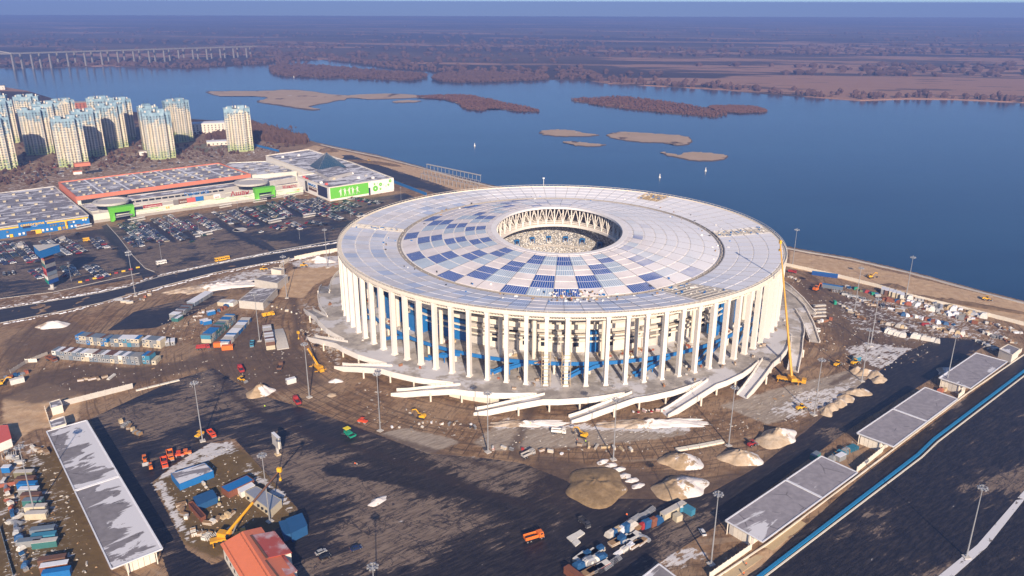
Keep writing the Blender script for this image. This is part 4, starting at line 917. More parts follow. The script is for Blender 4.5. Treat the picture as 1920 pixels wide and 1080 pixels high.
for x, z, wd, hh, mt in [(14, 4.5, 1.6, 1.6, 'concrete_dark'), (95, 5, 1.3, 1.3, 'concrete_dark'), (100, 5, 1.3, 1.3, 'concrete_dark'), (104.5, 5, 1.3, 1.3, 'concrete_dark'), (113, 5, 1.3, 1.3, 'concrete_dark'), (118, 5, 1.3, 1.3, 'concrete_dark'), (133, 5.2, 1.3, 1.3, 'concrete_dark'), (138.5, 5.3, 1.5, 1.4, 'white_paint'), (156, 6, 1.5, 1.5, 'white_paint'), (161, 6, 1.5, 1.5, 'white_paint'), (125.5, 1, 1.7, 7.2, 'yellow_sign'),
    (126, 4, .9, 3.4, 'rust'), (22, .3, 2.4, 2.6, 'yellow_sign'), (15, 1.0, 1.6, 1.6, 'white_paint'), (37, 1.0, 1.6, 1.8, 'white_paint'), (45, 1.3, 1.6, 1.8, 'white_paint'), (81, 1.5, 1.6, 1.9, 'white_paint'), (89, 1.6, 1.6, 1.9, 'white_paint'), (97, 1.6, 1.6, 1.6, 'white_paint'), (112, .6, 2.4, 2.8, 'yellow_sign'), (120, .8, 2, 2.4, 'wood'), (135, 1.6, 1.6, 1.6, 'white_paint'), (142, 1.7, 1.6, 1.6, 'white_paint'), (148, .4, 3.4, 3, 'rust'), (59, .2, 7, 3.2, 'rust_dark'), (69, .2, 8, 3.6, 'yellow_sign'), (50, 6.5, 6, 1.8, 'navy_dark'), (158, 1.8, 1.6, 1.4, 'wood')]:
    mb = MB(); pp = onwall(x, z, .45); mb.box(pp[0], pp[1], z, wd, .5, hh, fz); mb.build('wall_sign', mt, t)
p = onwall(61, 6.9, .6); text('скидки', 1.1, 'white_paint', t, p, fz)

mall = empty('shopping_mall', 'long shopping mall with orange trimmed roof, green portals and round roof drums', 'shopping mall', (-300, 800, 0)); MC = (-300, 800)
def mblock(roofpx, z, **k):
    pts = GL(roofpx, z); P_ = [(p[0]-MC[0], p[1]-MC[1]) for p in pts]; mb = MB(); mb.prism(P_, 0, z-.05); mb.build('wall', k.get('wall', 'mall_white'), mall)
    n = len(P_); mb = MB()
    for i in range(n): mb.bar((*P_[i], z-.05), (*P_[(i+1) % n], z-.05), .7, k.get('par', .8))
    mb.build('parapet', k.get('trim', 'mall_white'), mall)
    cc = np.mean(P_, 0); mb = MB(); mb.add([(cc[0]+(p[0]-cc[0])*.993, cc[1]+(p[1]-cc[1])*.993, z+.05) for p in P_], [tuple(range(n))], [[(0, 0)]*n]); mb.build('roof', k.get('roof', 'roof_grey'), mall)
    return P_
q = mblock([(144, 371), (470, 328), (410, 307), (111, 343)], 13.5, wall='mall_white', trim='orange_trim', par=1.2)
units(mall, q, 14, 5, 13.5, 0, MC, 2.2, 'beige_box', .15); ribs(mall, q, 7, 13.6, wd=1.6)
mb = MB(); mb.box(*(np.array(G(154, 310, 14))-MC), 13.5, 16, 9, 3.5, R(36)); mb.build('roof_hut', 'orange_trim', mall)
mb = MB(); a = Vector((*q[0], 11)); b = Vector((*q[1], 11)); dd_ = (b-a).normalized(); nn = Vector((dd_.y, -dd_.x, 0)); mb.bar(a+nn*.5, b+nn*.5, .6, 3.2); mb.build('orange_fascia', 'orange_trim', mall)
mb = MB(); a2 = Vector((*q[3], 4)); mb.bar(Vector((*q[0], 4))-dd_*.6, a2-dd_*.6, .6, 10.5); mb.build('orange_fascia', 'orange_trim', mall)
for i in range(38):
    pp = a.lerp(b, (i+1.2)/40)+nn*.6; mb = MB(); mb.box(pp.x, pp.y, 7.2, 4.3, .5, 3.4, math.atan2(dd_.y, dd_.x)); mb.build('window', 'glass_dark', mall)
q2 = mblock([(172, 398), (565, 343), (500, 325), (470, 333), (300, 358), (144, 381)], 6.4, roof='roof_snowy', wall='mall_grey')
q3 = mblock([(240, 377), (420, 354), (555, 333), (545, 329), (420, 346), (240, 368)], 11, roof='roof_grey', wall='mall_grey', trim='concrete_light')
a = Vector((*q3[0], 0)); b = Vector((*q3[1], 0)); dd_ = (b-a).normalized(); nn = Vector((dd_.y, -dd_.x, 0)); az = math.atan2(dd_.y, dd_.x)
for i in range(15):
    pp = a+dd_*((i+.5)*(b-a).length/15)+nn*.15; mb = MB(); mb.box(pp.x, pp.y, 8.9, (b-a).length/15-1.2, .3, 1.6, az); mb.build('window', 'glass_dark', mall)
# white front wall with thin green stripes
A0 = Vector((*(np.array(G(177, 418.5))-MC), 0)); B0 = Vector((*(np.array(G(569, 364.5))-MC), 0)); fd = (B0-A0).normalized(); fn = Vector((fd.y, -fd.x, 0)); fz = math.atan2(fd.y, fd.x); FL = (B0-A0).length
mb = MB(); mb.bar(A0+Vector((0, 0, 2.6)), B0+Vector((0, 0, 2.6)), 1.2, 5.8); mb.build('front_wall', 'mall_white', mall)
mb = MB(); mb.bar(A0-fn*.3, B0-fn*.3, .8, 2.6); mb.build('plinth', 'concrete', mall)
def fw(fx, z, out=.75):
    s = min(((abs(PXY(MC[0]+A0.x+fd.x*s, MC[1]+A0.y+fd.y*s, z)[0]-fx), s) for s in np.linspace(-10, FL+10, 600)))[1]; p = A0+fd*s+fn*out; return Vector((p.x, p.y, z))
mb = MB()
for _ in range(46): x = random.uniform(215, 560); z = random.uniform(3, 8); mb.mat(random.choice((0, 0, 1))); p = fw(x, z, .62); mb.bar(p, p+fd*random.uniform(5, 17), .12, random.uniform(.12, .32))
tag(mb.build('wall_stripe', ['green_sign', 'mall_grey'], mall), kind='stuff')
def portal(x0, x1, h):
    a = fw(x0, 0, 0); b = fw(x1, 0, 0); W_ = (b-a).length; P_ = lambda s, z, o=5.5: tuple((a+fd*s*W_+fn*o+Vector((0, 0, z))))
    mb = MB(); back = -1.5
    for poly in ([(0, h), (1, h), (.86, h*.62), (.2, h*.62)], [(0, h), (.2, h*.62), (.2, 1.5), (.12, 0), (0.02, 0)], [(1, h), (.98, .0+2.5), (.8, 0+2.5), (.78, 3.5), (.86, h*.62)]):
        n = len(poly); V = [P_(s, z, 5.5 if (s, z) in ((0, h), (1, h)) else 4.0) for s, z in poly]+[P_(s, z, back) for s, z in poly]
        mb.add(V, [tuple(range(n)), tuple(range(2*n-1, n-1, -1))]+[(i, n+i, n+(i+1) % n, (i+1) % n) for i in range(n)])
    mb.build('green_portal', 'green_sign', mall)
    mb = MB(); p0 = P_(.22, h*.46, 1.6); p1 = P_(.8, h*.46, 1.6); mb.bar(p0, p1, .4, 2.0); mb.build('portal_window', 'glass_dark', mall)
    mb = MB(); mb.bar(P_(.2, h*.28, 4), P_(.88, h*.33, 4), 5, 1.0); mb.build('portal_canopy', 'steel_grey', mall)
    mb = MB(); mb.bar(P_(.22, .2, 1.6), P_(.8, .2, 1.6), .4, 3.2); mb.build('portal_door', 'glass_dark', mall)
portal(206, 253, 13); portal(477.5, 515, 13.5)
for x, y, r in ((208, 377, 15.5), (471, 341, 17)):
    cx, cy = np.array(G(x, y, 14))-MC; mb = MB(); mb.tube((cx, cy, 4), (cx, cy, 12.5), r*.8, 32); mb.build('drum', 'mall_grey', mall)
    mb = MB(); mb.ring(r*.80, r, 12.6, 14.6, 40, (cx, cy)); mb.ring(0.1, r*.82, 13.3, 13.7, 40, (cx, cy)); mb.build('drum_roof', 'concrete_light', mall)
    mb = MB(); mb.ring(r*.795, r*.82, 8.6, 12, 32, (cx, cy)); mb.build('drum_window', 'glass_dark', mall)
def banner(x0, x1, z, h, mt, out=.9):
    mb = MB(); mb.bar(fw(x0, z, out), fw(x1, z, out), .5, h); return mb.build('banner', mt, mall)
banner(325, 335, 7.2, 4.6, 'concrete_dark'); banner(335, 350.5, 7.6, 4.4, 'brown_paint'); banner(350.5, 366.5, 7.8, 4.4, 'pink_red'); banner(366.5, 382, 8, 4.3, 'blue_wall'); banner(382, 400, 8.3, 3.6, 'beige_box'); banner(400, 413, 8.3, 4.0, 'white_paint'); banner(413, 422, 8, 4.2, 'mall_grey')
banner(268, 304, 8.0, 2.6, 'red_paint'); banner(251, 268, 7.4, 2.6, 'navy_dark')
def wtext(s, x0, x1, z, size, mt, out=1.3, **k): p = fw(x0, z, out); q_ = fw(x1, z, out); return text(s, size, mt, mall, p, fz, width=(q_-p).length, **k)
wtext('ecco', 336.5, 349, 8.9, 2.4, 'white_paint'); wtext('Спортмастер', 271, 302, 8.5, 2.0, 'white_paint'); wtext('Ашан', 432, 466, 8.6, 6.2, 'red_paint', bold=.10); wtext('М.видео', 530, 556, 9.0, 4.6, 'red_paint', .3, bold=.08)
wtext('Седьмое небо', 349, 395, 13.0, 5.2, 'blue_wall', -5, bold=.08); wtext('М', 311, 317, 4.6, 3.0, 'yellow_sign'); wtext('М', 556, 560, 5.2, 2.8, 'yellow_sign'); wtext('sela', 402, 411, 9.0, 1.8, 'red_paint')
mb = MB(); p = fw(429, 8.2, 1.2); q_ = fw(470, 8.2, 1.2); mb.bar(p, q_, .2, .3); mb.build('sign_frame', 'steel_grey', mall)
mb = MB(); p = fw(251, 10.5, -14); 
# cinema wing with green and white panels
cin = empty('cinema_block', 'white cinema block with green dancers panel and blue glass pyramid on its roof', 'cinema building', (-200, 850, 0)); CC = (-200, 850)
def cp(px, z=0): g = G(*px, z); return (g[0]-CC[0], g[1]-CC[1])
mp = [cp(p, 13.6) for p in ((557, 331), (616.7, 353), (737.5, 335), (660, 305.5), (579, 281), (498, 292.8), (589, 326))]
mb = MB(); mb.prism(mp, 0, 13.5); mb.build('wall', 'white_paint', cin)
mb = MB()
for i in range(len(mp)): mb.bar((*mp[i], 13.5), (*mp[(i+1) % len(mp)], 13.5), .8, 1.1)
mb.build('parapet', 'cream_wall', cin); cc = np.mean(mp, 0)
mb = MB(); mb.add([(*p, 13.65) for p in mp], [tuple(range(len(mp)))], [[(-.02, 0)]*len(mp)]); mb.build('roof', 'roof_snowy', cin)
k0, k1 = Vector((*mp[1], 0)), Vector((*mp[2], 0)); kd = (k1-k0).normalized(); kn = Vector((kd.y, -kd.x, 0)); kz = math.atan2(kd.y, kd.x); KL = (k1-k0).length
kp = lambda s, z, o=.3: tuple(k0+kd*s*KL+kn*o+Vector((0, 0, z)))
mb = MB(); mb.bar(kp(.015, 2.2, .15), kp(.595, 2.2, .15), .5, 11.4); mb.build('green_panel', 'green_sign', cin)
mb = MB(); mb.bar(kp(.63, 2, .25), kp(1, 2, .25), .8, 12.4); mb.build('white_panel', 'white_paint', cin)
mb = MB(); mb.bar(kp(.597, .3, .2), kp(.622, .3, .2), .5, 7.5); mb.build('door', 'navy_dark', cin)
for i, s in enumerate((.165, .23, .295, .35, .42)):       # five white dancing silhouettes on the panel
    mb = MB(); o = .55; K = lambda ds, z: Vector(kp(s+ds, z, o)); lean = random.uniform(-.008, .008)
    mb.tube(K(lean, 10.6), K(lean, 11.5), .42, 6); mb.bar(K(-.012, 7.2), K(-.001, 7.2), .2, 3.1); mb.bar(K(-.006, 6.8), K(.010, 6.8), .2, 3.4); mb.tube(K(-.002, 7.0), K(-.014+lean, 3.4), .33, 5, .18); mb.tube(K(.004, 7.0), K(.016+(.022 if i == 4 else 0), 3.6+(1 if i == 4 else 0)), .33, 5, .18)
    mb.tube(K(-.006, 9.9), K(-.028, 8.2+i % 2*2.4), .2, 5); mb.tube(K(.006, 9.9), K(.024, 8.0+((i+1) % 2)*2.2), .2, 5); mb.build('dancer_figure', 'white_paint', cin)
for s, z, r in ((.70, 6.2, 2.5), (.69, 11, .9), (.785, 9.8, 1.5), (.94, 12, 1.4), (.78, 5, 1.0), (.91, 8.2, 1.0), (.83, 8.8, .3), (.87, 7, .5), (.735, 11.4, .4)):
    mb = MB(); pp = Vector(kp(s, z, .7)); 
    for j in range(12):
        a_ = j*math.pi/6; e = pp+kd*math.cos(a_)*r*1.0+Vector((0, 0, math.sin(a_)*r)); mb.tube(e-kn*.05, e+kn*.1, r*.3, 6)
    mb.tube(pp-kn*.05, pp+kn*.08, r*.85, 14); mb.mat(1); mb.tube(pp, pp+kn*.16, r*.32, 10); mb.build('flower_mark', ['green_sign', 'white_paint'], cin)
l0, l1 = Vector((*mp[0], 0)), Vector((*mp[1], 0)); ld = (l1-l0).normalized(); ln_ = Vector((ld.y, -ld.x, 0)); LL = (l1-l0).length; lz = math.atan2(ld.y, ld.x)
lp = lambda s, z, o=.3: tuple(l0+ld*s*LL+ln_*o+Vector((0, 0, z)))
for s0, s1, z, h, mt in ((.66, .94, 2.5, 10.5, 'navy_dark'), (.26, .33, 1.5, 11, 'glass_dark'), (.37, .48, 6, .9, 'rust_dark'), (.37, .62, 4.4, 2.2, 'brown_paint'), (.37, .64, 7.6, .7, 'wood')):
    mb = MB(); mb.bar(lp(s0, z, .1), lp(s1, z, .1), .5, h); mb.build('wall_panel', mt, cin)
text('IMAX', 3.6, 'blue_wall', cin, lp(.37, 9.2, .5), lz, width=LL*.24, bold=.08)
mb = MB(); base = [cp(p, 15) for p in ((580, 310), (597, 317.5), (650, 312.5), (628, 303))]; ap = cp((612.5, 292.3), 29); bc = np.mean(base, 0); ap = tuple(bc)
V = [(*p, 14.5) for p in base]+[(ap[0], ap[1], 30)]; mb.add(V, [(0, 1, 4), (1, 2, 4), (2, 3, 4), (3, 0, 4), (3, 2, 1, 0)]); mb.build('glass_pyramid', 'glass_blue', cin)
mb = MB(); A = Vector((ap[0], ap[1], 30.05))
for i in range(4):
    P0, P1 = Vector((*base[i], 14.6)), Vector((*base[(i+1) % 4], 14.6)); mb.tube(P0, A, .18, 4)
    for j in range(1, 12): mb.tube(P0.lerp(A, j/12), P1.lerp(A, j/12), .08, 3)
    for j in range(1, 12): q_ = P0.lerp(P1, j/12); mb.tube(q_, q_.lerp(A, .97 if 0 else .9), .07, 3)
mb.build('pyramid_frame', 'steel_grey', cin)
gb = [cp(p, 17) for p in ((590, 320), (616, 333), (660, 322), (634, 311))]; mb = MB(); mb.prism(gb, 13.6, 17); mb.build('roof_box', 'mall_grey', cin); mb = MB(); mb.add([(*p, 17.05) for p in gb], [(0, 1, 2, 3)], [[(0, 0)]*4]); mb.build('box_roof', 'roof_grey', cin)
for px, mt in (((570, 333), 'pink_red'), ((575, 336), 'red_paint'), ((602, 343), 'white_paint'), ((612, 346), 'pink_red'), ((626, 336), 'beige_box'), ((640, 330), 'beige_box'), ((660, 326), 'white_paint'), ((672, 334), 'white_paint'), ((686, 330), 'mall_grey'), ((699, 334), 'white_paint'), ((530, 295), 'white_paint'), ((545, 300), 'mall_grey'), ((560, 292), 'white_paint')):
    mb = MB(); p = cp(px, 14); mb.box(p[0], p[1], 13.7, 3, 2.4, 2.0, kz, taper=.8); mb.build('roof_unit', mt, cin)
bl = block('mall_annex', 'low white annex behind the orange trimmed roof with roof tanks', 'annex building', [(410, 318), (470, 330), (556, 322), (498, 303), (430, 306)], 11, roof='roof_snowy')
units(bl[0], bl[2][:4], 4, 3, 11, 0, bl[1], 4.5, 'mall_grey', .3)
# advertising pylon
px0, py0 = G(98.5, 541); pyl = empty('sign_pylon', 'tall three sided advertising pylon with stacked coloured panels and blue top', 'sign pylon', (px0, py0, 0))
mb = MB(); mb.tube((0, 0, 0), (0, 0, 30), 1.2, 12); mb.build('pole', 'concrete_light', pyl)
tri = [(math.cos(R(a)), math.sin(R(a))) for a in (-78, 42, 162)]
mb = MB(); mb.prism([(x*9.5, y*9.5) for x, y in tri], 25.2, 30.6); mb.build('top_sign', 'blue_wall', pyl); mb = MB(); mb.prism([(x*9.8, y*9.8) for x, y in tri], 30.6, 31.1); mb.build('top_cap', 'concrete_light', pyl)
LC = ['pink_red', 'beige_box', 'teal', 'pink_red', 'red_paint', 'white_paint', 'green_machine']; RCc = ['brown_paint', 'navy_dark', 'steel_grey', 'navy_dark', 'greyblue_box', 'steel_grey', 'blue_deep']
for i in range(7):
    z = 22.2-i*2.9; P_ = [Vector((x*5, y*5, z)) for x, y in tri]
    for (a, b, mt) in ((P_[0], P_[2], LC[i]), (P_[0], P_[1], RCc[i]), (P_[1], P_[2], 'white_paint')):
        mb = MB(); mb.bar(a.lerp(b, .03), a.lerp(b, .97), .3, 2.6); mb.build('sign_panel', mt, pyl)
mb = MB(); mb.box(0, 0, 0, 4, 4, .6); mb.build('footing', 'concrete_light', pyl)

# ================================================================== APARTMENT TOWERS
def tower_mat(name, seed):
    m, nt, b = newmat(name); tc = N(nt, 'ShaderNodeTexCoord').outputs['Object']; s = nt.nodes.new('ShaderNodeSeparateXYZ'); L(nt, tc, s.inputs[0]); z = s.outputs[2]
    tc = N(nt, 'ShaderNodeNewGeometry').outputs['Position']
    def cells(sc):
        v = nt.nodes.new('ShaderNodeTexVoronoi'); v.inputs['Scale'].default_value = sc; L(nt, mapping(nt, tc, (1, 1, .8)), v.inputs['Vector']); s2 = nt.nodes.new('ShaderNodeSeparateColor'); L(nt, v.outputs['Color'], s2.inputs[0]); return s2.outputs
    c1 = cells(.35); c2 = cells(.6); big = noise(nt, tc, .05, 3)
    up = math_(nt, 'ADD', math_(nt, 'MULTIPLY', math_(nt, 'SUBTRACT', z, 45), .085), math_(nt, 'ADD', math_(nt, 'MULTIPLY', math_(nt, 'SUBTRACT', c1[0], .5), 1.0), math_(nt, 'MULTIPLY', math_(nt, 'SUBTRACT', big, .5), 2.5)))
    dn = math_(nt, 'ADD', math_(nt, 'MULTIPLY', math_(nt, 'SUBTRACT', 12, z), .085), math_(nt, 'ADD', math_(nt, 'MULTIPLY', math_(nt, 'SUBTRACT', c2[0], .5), 1.1), math_(nt, 'MULTIPLY', math_(nt, 'SUBTRACT', big, .5), 2.0)))
    blue = mixc(nt, c1[1], (.17, .29, .38), (.34, .48, .55)); green = mixc(nt, c2[1], (.26, .34, .12), (.50, .54, .28)); cream = mixc(nt, c2[2], (.56, .49, .36), (.78, .71, .56))
    c = mixc(nt, sstep(nt, up, 0, .5), cream, blue); c = mixc(nt, sstep(nt, dn, 0, .5), c, green); L(nt, c, b.inputs['Base Color']); b.inputs['Roughness'].default_value = .8
    return m
tower_mat('tower_paint', 1)
TMESH = {}
def tower_proto(H):
    k = round(H)
    if k in TMESH: return TMESH[k]
    plan = [(-16, -7), (-9, -7), (-9, -12), (9, -12), (9, -7), (17, -7), (17, 7), (9, 7), (9, 12), (-9, 12), (-9, 7), (-16, 7)]
    mb = MB(); mb.prism(plan, 0, H); wall = mb.mesh('wall', 'tower_paint')
    mb = MB()
    for i in range(12): a, b = plan[i], plan[(i+1) % 12]; mb.bar((*a, H), (*b, H), .6, 1.2)
    par = mb.mesh('parapet', 'tower_paint')
    mb = MB(); mb.add([(x*.985, y*.985, H+.1) for x, y in plan], [tuple(range(12))]); roof = mb.mesh('roof', 'concrete_dark')
    mb = MB()
    for i in range(12):
        a, b = Vector((*plan[i], 0)), Vector((*plan[(i+1) % 12], 0)); ln = (b-a).length; n = int(ln/3.2); d = (b-a)/ln; nn = Vector((d.y, -d.x, 0)); zz = math.atan2(d.y, d.x)
        for j in range(n):
            for f in range(int((H-3)/3)):
                p = a+d*(j+.5)*ln/n+nn*.05; wd = 1.7 if (j+i) % 3 else 2.4; mb.mat(0 if (j+i) % 3 else 1); mb.add([p-d*wd/2+Vector((0, 0, 2+f*3)), p+d*wd/2+Vector((0, 0, 2+f*3)), p+d*wd/2+Vector((0, 0, 3.85+f*3)), p-d*wd/2+Vector((0, 0, 3.85+f*3))], [(0, 1, 2, 3)])
    win = mb.mesh('window', ['glass_dark', 'greyblue_box'])
    mb = MB(); mb.box(-8, 0, H, 7, 8, 3.6); hut = mb.mesh('roof_hut', 'tower_paint'); mb = MB(); mb.box(6, 0, H, 9, 9, 4.2); hut2 = mb.mesh('roof_hut', 'tower_paint')
    mb = MB()
    for x, y in ((-12, -5), (-4, 7), (3, -10), (13, 4), (0, 9)): mb.box(x, y, H, 1.6, 1.6, 3.2)
    ch = mb.mesh('chimney', 'cream_wall')
    mb = MB()
    for i in (1, 4, 7, 10):
        p = plan[i]
        for f in range(int((H-3)/3)): mb.box(p[0]*.985, p[1]*1.02, 1.6+f*3, 3.0, 2.2, 1.2)
    bal = mb.mesh('balcony', 'tower_paint')
    TMESH[k] = (wall, par, roof, win, hut, hut2, ch, bal); return TMESH[k]
TOWERS = [((138, 310), 57, 32, 'nearest full apartment tower with green base, standing in front of its twin'), ((172, 292), 57, 32, 'apartment tower half hidden directly behind the nearest tower with green base'),
 ((303, 296), 58, 30, 'front apartment tower of the middle pair with bright green base'), ((288, 283), 58, 122, 'apartment tower tucked behind and left of the bright green based middle tower'), ((338, 265), 57, 40, 'shaded blue topped tower behind the middle pair, right side'),
 ((451, 282), 56, 22, 'lone apartment tower standing apart nearest the riverside grove'), ((5, 316), 60, 30, 'apartment tower cut by the left edge of the photo, nearest row'), ((75, 288), 57, 34, 'broad apartment tower between left edge tower and the nearest tower'),
 ((215, 276), 57, 34, 'wide apartment tower behind the nearest tower, shaded to the right'), ((232, 262), 57, 30, 'farthest right tower of the left cluster with roof antennas'), ((98, 270), 56, 30, 'tower rising just behind the broad one in the left cluster'), ((62, 252), 56, 20, 'wide pale tower at the back of the left cluster with teal top'),
 ((125, 252), 50, 40, 'slim dark tower at the back between two pale towers'), ((12, 268), 58, 32, 'second tower back at the left edge of the photo'), ((2, 250), 56, 20, 'rearmost tower at the left edge with teal top'), ((195, 255), 55, 30, 'rear tower peeping above the wide shaded tower')]
for (px, H, rz, lab) in TOWERS:
    x, y = G(*px); t = empty('apartment_tower', lab, 'apartment tower', (x, y, 0), R(rz), 'painted apartment towers by the river')
    for nm, me in zip(('wall', 'parapet', 'roof', 'window', 'roof_hut', 'roof_hut', 'chimney', 'balcony'), tower_proto(H)):
        o = put(nm, me, t)
        if nm in ('window', 'chimney', 'balcony'): o['kind'] = 'stuff'
    for dx, dy in ((-3, 4), (7, -3)):
        mb = MB(); mb.tube((dx, dy, H+3), (dx, dy, H+10), .22, 4); mb.build('antenna', 'dark_metal', t)
def house(name, label, px, sx, sy, h, rz, wall, roof, cat='building', win=True):
    x, y = G(*px); t = empty(name, label, cat, (x, y, 0), R(rz)); mb = MB(); mb.box(0, 0, 0, sx, sy, h); mb.build('wall', wall, t); mb = MB(); mb.box(0, 0, h, sx+.8, sy+.8, .5); mb.build('roof', roof, t)
    if win:
        for f in range(max(1, int(h/3.4))):
            n = int(sx/5)
            for j in range(n): mb = MB(); mb.box(-sx/2+(j+.5)*sx/n, -sy/2-.02, 1.2+f*3.3, 1.8, .2, 1.6); mb.build('window', 'glass_dark', t)
    return t
house('office_block', 'long pale pink block with snowy roof between middle towers and lone tower', (392, 248), 58, 22, 15, 20, 'cream_wall', 'snow_plain'); house('office_block', 'small orange brick block standing behind the left tower cluster', (158, 222), 34, 20, 28, 30, 'brick_red', 'concrete')
house('low_building', 'low flat building with snowy roof beside the lone tower and playing field', (408, 271), 28, 14, 5, 20, 'cream_wall', 'snow_plain'); house('low_building', 'low white kiosk behind the bright green based tower', (272, 290), 14, 8, 5, 30, 'white_paint', 'concrete')
house('low_building', 'small orange roofed hut in the yards beside the mall roof', (146, 326), 9, 6, 3, 30, 'white_paint', 'orange_trim', win=False); house('kiosk', 'tiny pale house on the far left river bank', (4, 168), 14, 10, 9, 20, 'cream_wall', 'concrete')
fd_ = flat('playing_field', GL([(355, 276), (392, 268), (420, 276), (382, 286)]), .1, 'olive', thick=.4)
mb = MB(); P0 = [(370, 283), (440, 271), (500, 277), (520, 285)]
for a, b in zip(P0, P0[1:]): mb.bar((*G(*a), 0), (*G(*b), 0), .4, 3)
mb = MB(); a, b = G(478, 274), G(523, 285); mb.bar((*a, 0), (*b, 0), .4, 3.0); tag(mb.build('site_hoarding', 'blue_wall'), 'short blue hoarding right of the lone tower', 'hoarding')
mb = MB(); a, b, c_ = G(738, 343), G(790, 363), G(800, 367); mb.bar((*a, 0), (*b, 0), .4, 3.2); mb.bar((*b, 0), (*c_, 0), .4, 3.2); tag(mb.build('site_hoarding', 'blue_wall'), 'long blue hoarding between the cinema block and stadium', 'hoarding')
# courts full of bare bushes and parked cars between the towers
CARM = {}
def car_mesh(col):
    if col in CARM: return CARM[col]
    mb = MB(); mb.mat(0); mb.box(0, 0, .35, 4.4, 1.75, .55, taper=.96); mb.box(0, 0, .9, 4.2, 1.68, .05)
    mb.mat(1); mb.box(-.15, 0, .92, 2.7, 1.6, .5, taper=.86, tx=.74); mb.mat(0); mb.box(-.15, 0, 1.42, 1.95, 1.36, .06)
    mb.mat(2)
    for x in (-1.35, 1.35):
        for y in (-.8, .8): mb.tube((x, y-.1, .33), (x, y+.1, .33), .33, 8)
    mb.mat(3); mb.box(2.18, 0, .62, .06, 1.5, .14)
    CARM[col] = mb.mesh('parked_car', ['car_'+col, 'glass_dark', 'black_rubber', 'lamp_white']); return CARM[col]
colw = (['white']*4+['silver']*4+['black']*7+['dark grey']*6+['dark blue']*4+['red']*2+['beige']*2+['dark green']*1)
ROWS = [('on the far left row by the pylon', (33, 457), (65, 494)), ('in the row below the blue store entrance', (110, 446), (156, 475)), ('in the short row right of the store entrance', (177, 448), (196, 467)), ('in the row at the left edge of the car park', (-12, 465), (19, 496)),
 ('in the first row below the left green portal', (227, 419), (273, 455)), ('in the second row right of the left portal', (260, 417), (308, 455)), ('in the third row right of the left portal', (290, 411), (350, 452)), ('in the short row above the long shelter', (344, 415), (378, 444)), ('in the little row left of the roundabout', (379, 415), (408, 432)),
 ('in the row just above the roundabout', (433, 396), (477, 423)), ('in the second row right of the roundabout', (454, 390), (510, 417)), ('in the row below the right green portal', (483, 388), (527, 411)), ('in the second row below the right portal', (506, 380), (545, 409)), ('in the third row below the right portal', (529, 377), (585, 405)),
 ('in the row left of the cinema wall', (552, 380), (606, 407)), ('in the row below the cinema corner', (577, 375), (622, 400)), ('below the green dancers panel', (620, 382), (652, 394)), ('below the gap between the cinema panels', (640, 377), (672, 390)), ('in the lower row nearest the stadium roof', (541, 417), (570, 430)), ('in the lower right row by the stadium roof', (577, 417), (610, 423)), ('in the small row below the white shelter', (512, 425), (537, 430)), ('in the extra row between first and second', (243, 413), (290, 450)), ('in the long row beyond the third', (313, 405), (352, 434)), ('in the row right of the white kiosk', (362, 402), (402, 425)), ('in the row above roundabout lane', (405, 398), (440, 420)), ('in the fourth row below right portal', (590, 372), (640, 398)), ('in the row by the cinema lane', (541, 370), (590, 394)), ('in the left pylon row', (12, 455), (40, 484)), ('in the row left of store lane', (84, 452), (124, 480)), ('in the upper row at stadium side', (606, 398), (642, 414)), ('in the last row toward hoarding', (645, 392), (680, 406)), ('in the sparse row along the lane', (655, 372), (715, 382)), ('in the row beside slip road', (240, 445), (262, 464)), ('in the loose row by the striped kerb', (168, 499), (196, 522)), ('near the pylon foot', (64, 507), (84, 522)), ('left of the pylon', (4, 516), (30, 512)), ('near the taxi cabin', (125, 500), (140, 520))]
cars = []
for lab, a, b in ROWS:
    p, q_ = Vector(G(*a)), Vector(G(*b)); d = q_-p; n = max(2, int(d.length/2.75)); u = d.normalized(); nn = Vector((-u.y, u.x)); rz = math.atan2(nn.y, nn.x)
    for side_ in (1, -1):
        for i in range(n):
            if random.random() < .07: continue
            pos = p+u*((i+.5)*d.length/n+random.uniform(-.15, .15))+nn*side_*(2.55+random.uniform(-.2, .2)); cars.append([pos.x, pos.y, rz+(math.pi if random.random() < .5 else 0)+random.uniform(-.03, .03), lab, side_, i+1, 1])
for px, rz, lab in [((150, 454), 0, 'alone above the yellow car'), ((163, 452), 0, 'beside the yellow car'), ((145, 439), .2, 'near the store corner lane'), ((253, 458), .6, 'behind the short shelter'), ((281, 467), .4, 'alone below the second row'), ((303, 460), .3, 'below the third row end'), ((218, 507), .3, 'alone above the striped kerb'), ((123, 518), .3, 'parked alone right of the pylon'), ((399, 450), .3, 'alone right of the long shelter'), ((625, 431), .3, 'alone beside the stadium roof edge'), ((360, 454), .3, 'at the end of the lane by the shelter'), ((600, 384), .3, 'on the plaza lane by cinema'), ((693, 384), .3, 'on the lane right of the cinema'), ((575, 367), .1, 'at the foot of the cinema left wall'), ((490, 436), .3, 'on the plain below the rows'), ((240, 474), .3, 'by the slip road bend'), ((215, 468), .2, 'driving on the slip road')]:
    x, y = G(*px); cars.append([x, y, R(40)+rz, lab, 1, 1, 0])
cars.sort(key=lambda c: PXY(c[0], c[1])[1], reverse=True)
GRP = 'cars parked in front of the mall'
seen = {}
for c in cars[:288]:
    col = random.choice(colw); o = put('parked_car', car_mesh(col), None, (c[0], c[1], .02), c[2])
    sd_ = 'right-hand' if c[4] == 1 else 'left-hand'
    wh = c[3].replace('in the ', '').replace('on the ', ''); sd_ = sd_.split('-')[0]
    lab = f"{col} car, {ordw(c[5])} in {sd_} line, {wh}" if c[6] else f"{col} car {c[3]}"
    if len(lab.split()) > 16: lab = f"{col} car, {ordw(c[5])} {sd_}, {wh}"
    tag(o, lab, 'car', GRP)
